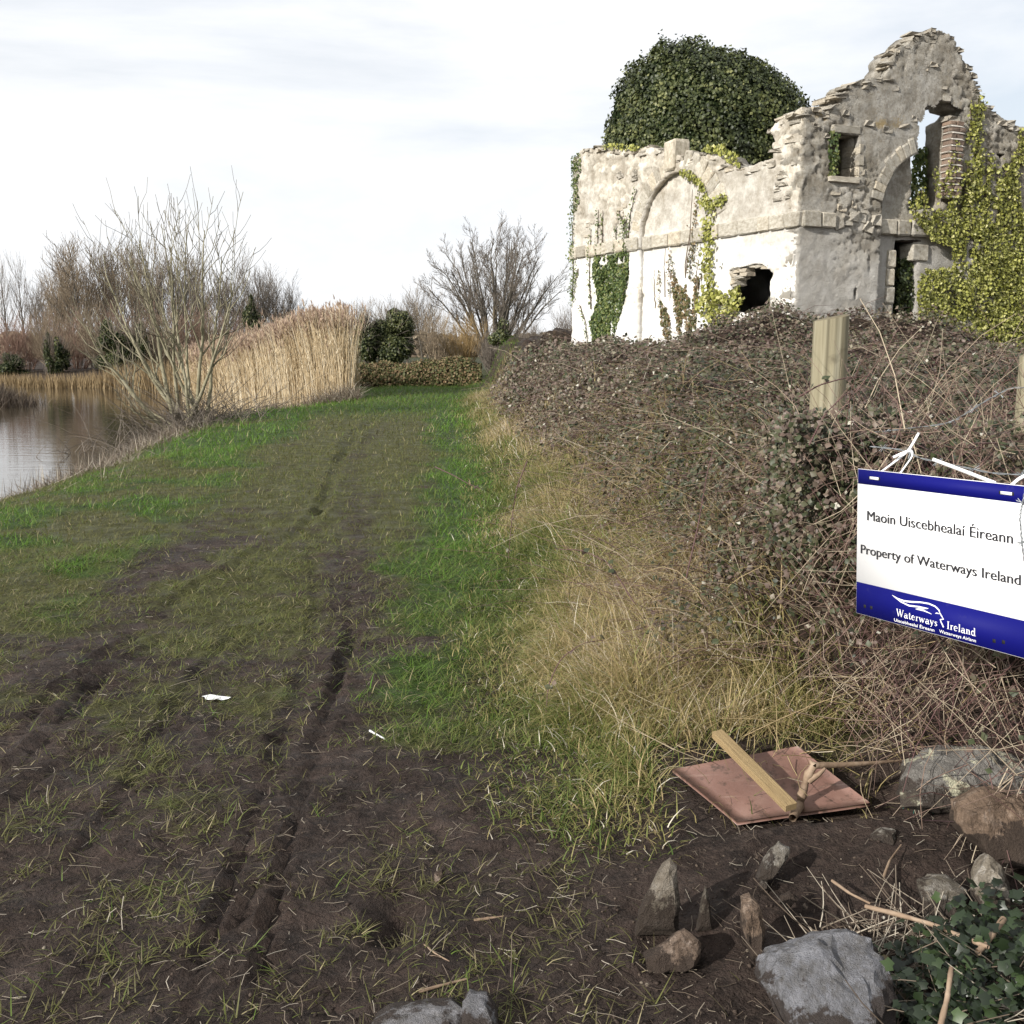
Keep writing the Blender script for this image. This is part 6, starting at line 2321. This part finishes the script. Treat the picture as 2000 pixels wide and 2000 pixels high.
def tie(name, pts, w, mat='cable_tie', thick=0.0016):
    """flat strap along points given relative to the sign origin"""
    P = np.array(pts)
    k_ = 16
    t = np.linspace(0, len(P) - 1, k_)
    q = np.stack([np.interp(t, range(len(P)), P[:, i]) for i in range(3)], -1)
    for _ in range(2):
        q[1:-1] = (q[:-2] + 2 * q[1:-1] + q[2:]) / 4
    T = norm(np.gradient(q, axis=0))
    side = norm(np.cross(T, sn[None]))
    V = np.concatenate([q - side * w / 2 + sn * thick, q + side * w / 2 + sn * thick, q + side * w / 2 - sn * thick, q - side * w / 2 - sn * thick])
    i = np.arange(k_ - 1)
    F = []
    for a_, b_ in ((0, 1), (1, 2), (2, 3), (3, 0)):
        F.append(np.stack([a_ * k_ + i, a_ * k_ + i + 1, b_ * k_ + i + 1, b_ * k_ + i], -1))
    link(name, make_mesh(name, V, [np.concatenate(F)], mat), sign)


for (u, v) in ((0.115, 0.055), (0.885, 0.055)):
    for du in (-0.03, 0.03):
        sign_rect('hole', u + du - 0.008, u + du + 0.008, v - 0.010, v + 0.010, 0.0013, 0.0016, 'hole_dark')
    sign_rect('cable_tie', u - 0.028, u + 0.028, v - 0.009, v + 0.009, 0.0017, 0.0035, 'cable_tie')
for (u, v) in ((0.062, 0.938), (0.106, 0.936), (0.832, 0.943), (0.880, 0.935)):
    sign_rect('hole', u - 0.008, u + 0.008, v - 0.011, v + 0.011, 0.0013, 0.0016, 'hole_dark')


def rel(u, v, D):
    return AD(u, v, D) - TLp


tie('cable_tie', [rel(1720, 922, 2.96), rel(1750, 900, 2.98), rel(1775, 880, 2.98), rel(1795, 845, 2.98)], 0.008)
tie('cable_tie', [rel(1757, 926, 2.90), rel(1772, 905, 2.92), rel(1783, 890, 2.94), rel(1780, 877, 2.95), rel(1745, 893, 2.97)], 0.007)
tie('cable_tie', [rel(1822, 897, 2.82), rel(1870, 915, 2.76), rel(1945, 944, 2.62)], 0.009)
tie('cable_tie', [rel(1975, 948, 2.57), rel(1990, 935, 2.56), rel(2010, 925, 2.55)], 0.008)

# ------------------------------------------------------------------ board, stake and branch
bc = [(1313, 1505), (1558, 1460), (1700, 1570), (1440, 1610)]
bz = [0.095, 0.135, 0.095, 0.055]
bp = np.array([G(u, v, z) for (u, v), z in zip(bc, bz)])
bo = bp.mean(0)
placard = thing('discarded_placard', tuple(bo), 'reddish-brown plywood board with wooden stake lying on the bank', 'board')
bn = np.cross(bp[1] - bp[0], bp[3] - bp[0])
bn = bn / np.linalg.norm(bn)
if bn[2] < 0:
    bn = -bn
ne = 12
uu, vv = np.meshgrid(np.linspace(0, 1, ne), np.linspace(0, 1, ne))
uu, vv = uu.ravel()[:, None], vv.ravel()[:, None]
PP = (bp[0] * (1 - uu) + bp[1] * uu) * (1 - vv) + (bp[3] * (1 - uu) + bp[2] * uu) * vv
PP = PP + bn * (0.004 * np.sin(uu * 4.1 + 1) * np.sin(vv * 2.5)) - bo
n_ = ne * ne
V = np.concatenate([PP + bn * 0.006, PP - bn * 0.006])
i_ = (np.arange(ne - 1)[:, None] * ne + np.arange(ne - 1)[None]).ravel()
Ft = np.stack([i_, i_ + 1, i_ + ne + 1, i_ + ne], -1)
rim = np.concatenate([np.arange(ne), np.arange(1, ne) * ne + ne - 1, (ne - 1) * ne + np.arange(ne - 2, -1, -1), np.arange(ne - 2, 0, -1) * ne])
Fs = np.stack([rim, np.roll(rim, -1), np.roll(rim, -1) + n_, rim + n_], -1)
link('board', make_mesh('board', V, [np.concatenate([Ft, Ft[:, ::-1] + n_, Fs])], 'board_face'), placard)
# stake
s0 = G(1400, 1442, 0.20)
s1 = G(1545, 1588, 0.115)
sd = s1 - s0
sl_ = np.linalg.norm(sd)
sd = sd / sl_
sw_ = np.cross(sd, bn)
bm = bmesh.new()
bmesh.ops.create_cube(bm, size=1.0)
bmesh.ops.bevel(bm, geom=list(bm.edges), offset=0.03, segments=1, affect='EDGES')
mes = bpy.data.meshes.new('stake')
bm.to_mesh(mes)
bm.free()
mes.materials.append(MATS['stake_wood'])
stk = link('stake', mes, placard)
up_ = np.cross(sw_, sd)
M = Matrix([[sd[0], sw_[0], up_[0], 0], [sd[1], sw_[1], up_[1], 0], [sd[2], sw_[2], up_[2], 0], [0, 0, 0, 1]])
stk.matrix_local = Matrix.Translation(Vector((s0 + s1) / 2 - bo + bn * 0.02)) @ M @ Matrix.Diagonal((sl_, 0.042, 0.024, 1))


def branch(name, pts, r0, r1, label, cat='branch', mat='branch_wood', group=None, knob=0.25, side=None, k_=26):
    P = np.array(pts)
    t = np.linspace(0, len(P) - 1, k_)
    q = np.stack([np.interp(t, range(len(P)), P[:, i]) for i in range(3)], -1)
    q[1:-1] = (q[:-2] + 2 * q[1:-1] + q[2:]) / 4
    rad = np.linspace(r0, r1, k_) * (1 + knob * fbm(np.arange(k_) * 0.5, np.full(k_, r0 * 1000), 3, 77))
    o = thing(name, tuple(q[0]), label, cat, group)
    V, F = tubes((q - q[0])[None], rad[None], 8)
    a = Acc()
    a.add(V, F4=F, A=np.full(len(V), 0.7))
    a.obj('stem', mat, o, True)
    for sp_ in (side or []):
        P2 = np.array(sp_)
        V, F = tubes((P2 - q[0])[None], np.linspace(r1 * 1.1, r1 * 0.35, len(P2))[None], 6)
        a = Acc()
        a.add(V, F4=F, A=np.full(len(V), 0.7))
        a.obj('side_shoot', mat, o, True)
    return o


branch('gnarled_branch', [G(1548, 1598, 0.10), AD(1562, 1570, 3.30), AD(1568, 1545, 3.29), AD(1578, 1515, 3.28), AD(1590, 1495, 3.27)], 0.015, 0.011, 'gnarled crooked branch standing up against the board', knob=0.5,
       side=[[AD(1590, 1495, 3.27), AD(1640, 1494, 3.30), AD(1710, 1490, 3.36), AD(1765, 1485, 3.42)], [AD(1580, 1525, 3.28), AD(1600, 1512, 3.26), AD(1612, 1500, 3.25)], [AD(1590, 1495, 3.27), AD(1582, 1485, 3.28)]])
branch('trailing_branch', [AD(1690, 1770, 2.55), AD(1750, 1785, 2.50), AD(1820, 1805, 2.42), AD(1880, 1830, 2.36), AD(1930, 1850, 2.30)], 0.006, 0.005, 'pale bare woody stem trailing above foreground ivy', knob=0.3)
branch('dead_stick', [G(1625, 1720, 0.12), G(1660, 1745, 0.12), G(1700, 1765, 0.12)], 0.004, 0.003, 'dead brown stick among the stones under board')
branch('dead_stick', [G(1725, 1715, 0.13), G(1738, 1680, 0.14), G(1760, 1650, 0.14)], 0.004, 0.002, 'dark thin root curving up beside small yellow stone')
branch('dead_stick', [AD(1835, 2010, 2.1), AD(1850, 1950, 2.15), AD(1858, 1890, 2.2)], 0.006, 0.005, 'broken woody stub standing in foreground ivy')
branch('dead_stick', [AD(1910, 1860, 2.3), AD(1935, 1830, 2.34), AD(1960, 1795, 2.4)], 0.007, 0.008, 'reddish broken stem end at right edge above ivy')
branch('straw_piece', [G(828, 1845, 0.01), G(850, 1862, 0.012), G(878, 1878, 0.01)], 0.003, 0.0015, 'pale split straw lying in the footprint hollow', side=[[G(828, 1868, 0.012), G(848, 1866, 0.012), G(862, 1870, 0.012)]])
branch('straw_piece', [G(722, 1427, 0.02), G(738, 1436, 0.016), G(753, 1444, 0.012)], 0.0045, 0.003, 'white broken twig end lying beside path centre', mat='paper')
branch('dead_stick', [G(925, 1798, 0.012), G(960, 1793, 0.012), G(1000, 1790, 0.012)], 0.005, 0.004, 'short brown stick on mud below the grass edge')
branch('dead_stick', [G(818, 1937, 0.012), G(860, 1925, 0.015), G(912, 1912, 0.012)], 0.004, 0.003, 'thin brown stick just above bottom grey stone')
branch('straw_piece', [G(1110, 1572, 0.02), G(1180, 1580, 0.025), G(1260, 1592, 0.02)], 0.003, 0.002, 'long pale straw lying on grass left of the board')

# scrap of litter
V = []
for i in range(12):
    a_ = i / 12 * 6.283
    V.append((0.065 * math.cos(a_) * (1 + 0.3 * math.sin(3 * a_)), 0.028 * math.sin(a_) * (1 + 0.3 * math.cos(5 * a_)), 0.008 + 0.006 * math.sin(4 * a_)))
V.append((0.01, 0, 0.018))
p = G(420, 1372, 0)
sc_o = link('litter_scrap', make_mesh('litter_scrap', V, [[[i, (i + 1) % 12, 12] for i in range(12)]], 'paper'))
sc_o.location = (p[0], p[1], float(ground_h(p[0:1], p[1:2])[0]) + 0.004)
sc_o.rotation_euler = (0, 0, -0.25)
tag(sc_o, 'crumpled white scrap lying on the muddy path', 'litter')


# ------------------------------------------------------------------ stones in the foreground
def q4(zx, zy):
    return 1200 + zx * 0.4141, 1380 + zy * 0.4141


def q5(zx, zy):
    return 600 + zx * 0.4141, 1300 + zy * 0.4141


def slab(outline, z, depth, label, mat, seed, q=q4, lean=0.0, cuts=2, rough=1.0, back=0.35):
    """a stone with the given silhouette, a real thickness and broken faces"""
    px = [q(*p) for p in outline]
    fu, fv = max(px, key=lambda p: p[1])
    foot = G(fu, fv, z)
    Y = foot[1] + depth * 0.15
    ring = np.array([AY(u, v, Y) for u, v in px])
    c = ring.mean(0)
    r = random.Random(seed)
    bm = bmesh.new()
    layers = []
    size = np.ptp(ring[:, 0]) + np.ptp(ring[:, 2])
    for off, scl in ((-0.5, 0.66), (-0.26, 0.95), (0.25, 1.0), (0.6, 0.62)):
        lay = []
        for p in ring:
            d = (p - c) * scl * (1 + r.uniform(-0.05, 0.05))
            up = (p[2] - c[2]) / max(np.ptp(ring[:, 2]), 1e-6)
            dy_ = depth * off + depth * back * up * (1 if off < 0 else 0.4) + r.uniform(-0.06, 0.06) * depth
            sl_r = (c - CP) / (c - CP)[1]
            w = c + d + np.array([sl_r[0] * 0.6, 1.0, sl_r[2] * (0.75 if dy_ > 0 else 0.3)]) * dy_
            lay.append(bm.verts.new(Vector(w - c)))
        layers.append(lay)
    n = len(ring)
    for a_, b_ in zip(layers[:-1], layers[1:]):
        for i in range(n):
            bm.faces.new((a_[i], a_[(i + 1) % n], b_[(i + 1) % n], b_[i]))
    bm.faces.new(layers[0][::-1])
    bm.faces.new(layers[-1])
    bmesh.ops.triangulate(bm, faces=bm.faces)
    bmesh.ops.recalc_face_normals(bm, faces=bm.faces)
    bmesh.ops.subdivide_edges(bm, edges=list(bm.edges), cuts=cuts, use_grid_fill=True)
    bmesh.ops.triangulate(bm, faces=bm.faces)
    for v in bm.verts:
        k1 = v.co / size
        nz = mnoise.cell(k1 * 9 + Vector((seed, 0, 0))) * 0.014 + mnoise.noise(k1 * 7 + Vector((seed, 0, 0))) * 0.014 + mnoise.noise(k1 * 26 + Vector((0, seed, 0))) * 0.008
        v.co += v.co.normalized() * nz * size * rough
    me = bpy.data.meshes.new('stone')
    bm.to_mesh(me)
    bm.free()
    me.materials.append(MATS[mat])
    o = link('stone', me, None, tuple(c))
    o.rotation_euler = (lean, 0, 0)
    return tag(o, label, 'stone', 'loose stones on the muddy bank')


slab([(95, 1065), (110, 960), (170, 860), (230, 740), (265, 712), (292, 760), (297, 880), (303, 970), (300, 1070)], 0.02, 0.07, 'upright pointed grey-green slab at left of the stones', 'ground_rock', 3)
slab([(385, 1045), (408, 930), (430, 850), (446, 900), (462, 1045)], 0.03, 0.05, 'narrow pointed grey stone beside the upright slab', 'ground_rock', 4)
slab([(150, 1236), (147, 1165), (240, 1112), (300, 1060), (335, 1046), (395, 1088), (426, 1132), (372, 1218), (280, 1232)], 0.015, 0.09, 'blocky pinkish-brown stone lying on mud', 'brown_rock', 5, rough=1.5)
slab([(668, 800), (700, 735), (742, 668), (776, 645), (826, 668), (822, 705), (735, 812), (700, 822)], 0.07, 0.06, 'tilted whitish block standing in the soil below board', 'pale_rock', 6)
slab([(596, 1030), (600, 900), (640, 885), (682, 930), (705, 1010), (695, 1160), (640, 1170)], 0.05, 0.12, 'narrow grey slab edge left of the big foreground boulder', 'brown_rock', 7)
slab([(668, 1262), (705, 1150), (830, 1110), (960, 1084), (1100, 1084), (1200, 1108), (1272, 1160), (1300, 1300), (1280, 1560), (900, 1620), (800, 1500)], 0.0, 0.24, 'big blue-grey limestone boulder at bottom beside ivy', 'grey_rock', 8, cuts=3, rough=1.3, back=0.9)
slab([(1425, 815), (1490, 800), (1570, 803), (1660, 850), (1690, 900), (1670, 985), (1470, 985)], 0.09, 0.12, 'white-faced stone set in soil right of centre', 'pale_rock', 9, rough=1.3)
slab([(1672, 860), (1700, 760), (1760, 690), (1822, 740), (1862, 830), (1895, 990), (1700, 1010)], 0.09, 0.13, 'brown and white stone at right beyond the foreground ivy', 'pale_rock', 10)
slab([(1322, 420), (1330, 340), (1372, 262), (1500, 202), (1700, 194), (1880, 228), (1990, 300), (2040, 430), (1800, 470), (1500, 450)], 0.13, 0.26, 'large grey block with cream lichen under the sign', 'lichen_rock', 11, cuts=3, rough=1.4)
slab([(1600, 560), (1590, 440), (1700, 380), (1850, 400), (1990, 440), (2040, 620), (1960, 740), (1740, 700)], 0.10, 0.2, 'earthy brown boulder below the lichened block', 'brown_rock', 12, rough=1.6)
slab([(1205, 650), (1205, 605), (1260, 572), (1330, 580), (1325, 630), (1260, 662)], 0.10, 0.07, 'small yellowish stone half buried below board corner', 'pale_rock', 13, rough=1.5)
slab([(770, 915), (790, 885), (830, 872), (868, 905), (830, 936), (800, 936)], 0.08, 0.04, 'small brown stone near the whitish block', 'brown_rock', 14)
slab([(680, 840), (695, 818), (722, 826), (722, 852), (695, 860)], 0.07, 0.03, 'tiny cream pebble at foot of the whitish block', 'pale_rock', 15)
slab([(598, 975), (640, 955), (655, 985), (615, 1020), (598, 1010)], 0.01, 0.03, 'small pale pinkish stone alone on path mud', 'brown_rock', 16, q=q5)
slab([(290, 1740), (305, 1655), (370, 1615), (520, 1596), (680, 1588), (740, 1615), (760, 1740)], 0.0, 0.16, 'rounded pale grey boulder cut by bottom edge', 'grey_rock', 17, q=q5, cuts=3, back=1.0)
slab([(725, 1740), (735, 1585), (765, 1540), (845, 1553), (900, 1615), (915, 1740)], 0.0, 0.12, 'smaller grey stone touching the bottom boulder', 'grey_rock', 18, q=q5, back=0.9)
slab([(880, 940), (900, 925), (915, 940), (905, 958)], 0.08, 0.02, 'little grey pebble right of the small brown stone', 'ground_rock', 19)


def pebbles():
    n = 2600
    a = Acc()
    u = np.concatenate([rng.uniform(1180, 2000, 1500), rng.uniform(0, 1400, 1100)])
    v = np.concatenate([rng.uniform(1640, 2010, 1500), rng.uniform(1500, 2010, 1100)])
    bm = bmesh.new()
    bmesh.ops.create_icosphere(bm, subdivisions=1, radius=0.5)
    tv = np.array([x.co for x in bm.verts]) * np.array([1, 0.9, 0.65])
    tf = np.array([[x.index for x in f.verts] for f in bm.faces])
    bm.free()
    p = np.array([G(a_, b_, 0.1) for a_, b_ in zip(u, v)])
    p[:, 2] = ground_h(p[:, 0], p[:, 1])
    V, F, idx = scatter((tv, tf), p, rand_rot(np.tile(np.array([0, 0, 1.0]), (n, 1)), 0.5, n), 0.003 + 0.013 * rng.random(n) ** 4)
    a.add(V, F3=F, A=rng.random(n)[idx])
    tag(a.obj('soil_crumbs', 'soil_crumb'), 'crumbs of soil and grit between the stones', 'gravel', kind='stuff')


pebbles()

# ------------------------------------------------------------------ foreground ivy
def near_ivy():
    c = G(1830, 1930, 0.1)
    o = thing('ground_ivy', tuple(c), 'dark green ivy creeping over ground at bottom right corner', 'ivy')
    n = 1350
    u = rng.normal(1870, 130, n)
    v = rng.normal(1925, 90, n)
    ok = (u > 1560) & (u < 2080) & (v > 1805 + (1900 - u) * 0.25) & (v < 2120)
    u, v = u[ok], v[ok]
    n = len(u)
    p = np.array([G(a_, b_, 0.10) for a_, b_ in zip(u, v)])
    p[:, 2] = np.maximum(ground_h(p[:, 0], p[:, 1]), 0.03) + np.abs(rng.normal(0.05, 0.05, n)) + 0.06 * sstep(1700, 1950, u)
    V, F, idx = scatter(LEAF_IVY, p - c, rand_rot(np.tile(np.array([-0.15, -0.35, 0.9]), (n, 1)), 0.4, n), rng.uniform(0.016, 0.038, n))
    a = Acc()
    col = np.clip(rng.beta(1.6, 3.2, n), 0, 0.93)
    col = np.where(rng.random(n) < 0.02, 1.0, col)
    a.add(V, F3=F, A=col[idx])
    a.obj('leaves', 'ivy_near', o)
    m = 420
    u = rng.uniform(1600, 2050, m)
    v = rng.uniform(1790, 2060, m)
    p = np.array([G(a_, b_, 0.08) for a_, b_ in zip(u, v)])
    p[:, 2] = ground_h(p[:, 0], p[:, 1]) + 0.03
    az = rng.uniform(0, 6.28, m)
    d = np.stack([np.cos(az), np.sin(az), rng.uniform(0, 0.9, m)], -1) * rng.uniform(0.06, 0.22, m)[:, None]
    P = bez(p, p + d * 0.5 + rng.normal(0, 0.02, (m, 3)), p + d, 5)
    V, F = tubes(P, np.linspace(0.0022, 0.001, 5)[None] * np.ones((m, 1)), 4)
    a = Acc()
    a.add(V - c, F4=F, A=np.repeat(rng.uniform(0.3, 1, m), 20))
    a.obj('stems', 'dead_stem', o)


near_ivy()


def twine():
    c = G(1790, 1572, 0.14)
    n = 60
    az = rng.uniform(-2.4, 0.2, n)
    ln = rng.uniform(0.04, 0.10, n)
    p0 = np.tile(c, (n, 1)) + rng.normal(0, 0.012, (n, 3))
    d = np.stack([np.cos(az), np.sin(az) * 0.5, rng.uniform(0, 0.5, n)], -1) * ln[:, None]
    P = bez(p0, p0 + d * 0.6 + np.array([0, 0, 0.02]), p0 + d, 4)
    V, F = tubes(P, np.full((n, 4), 0.0009), 3)
    a = Acc()
    a.add(V, F4=F)
    return tag(a.obj('frayed_twine', 'teal_twine'), 'frayed tuft of teal twine beside lichened block', 'twine')


twine()
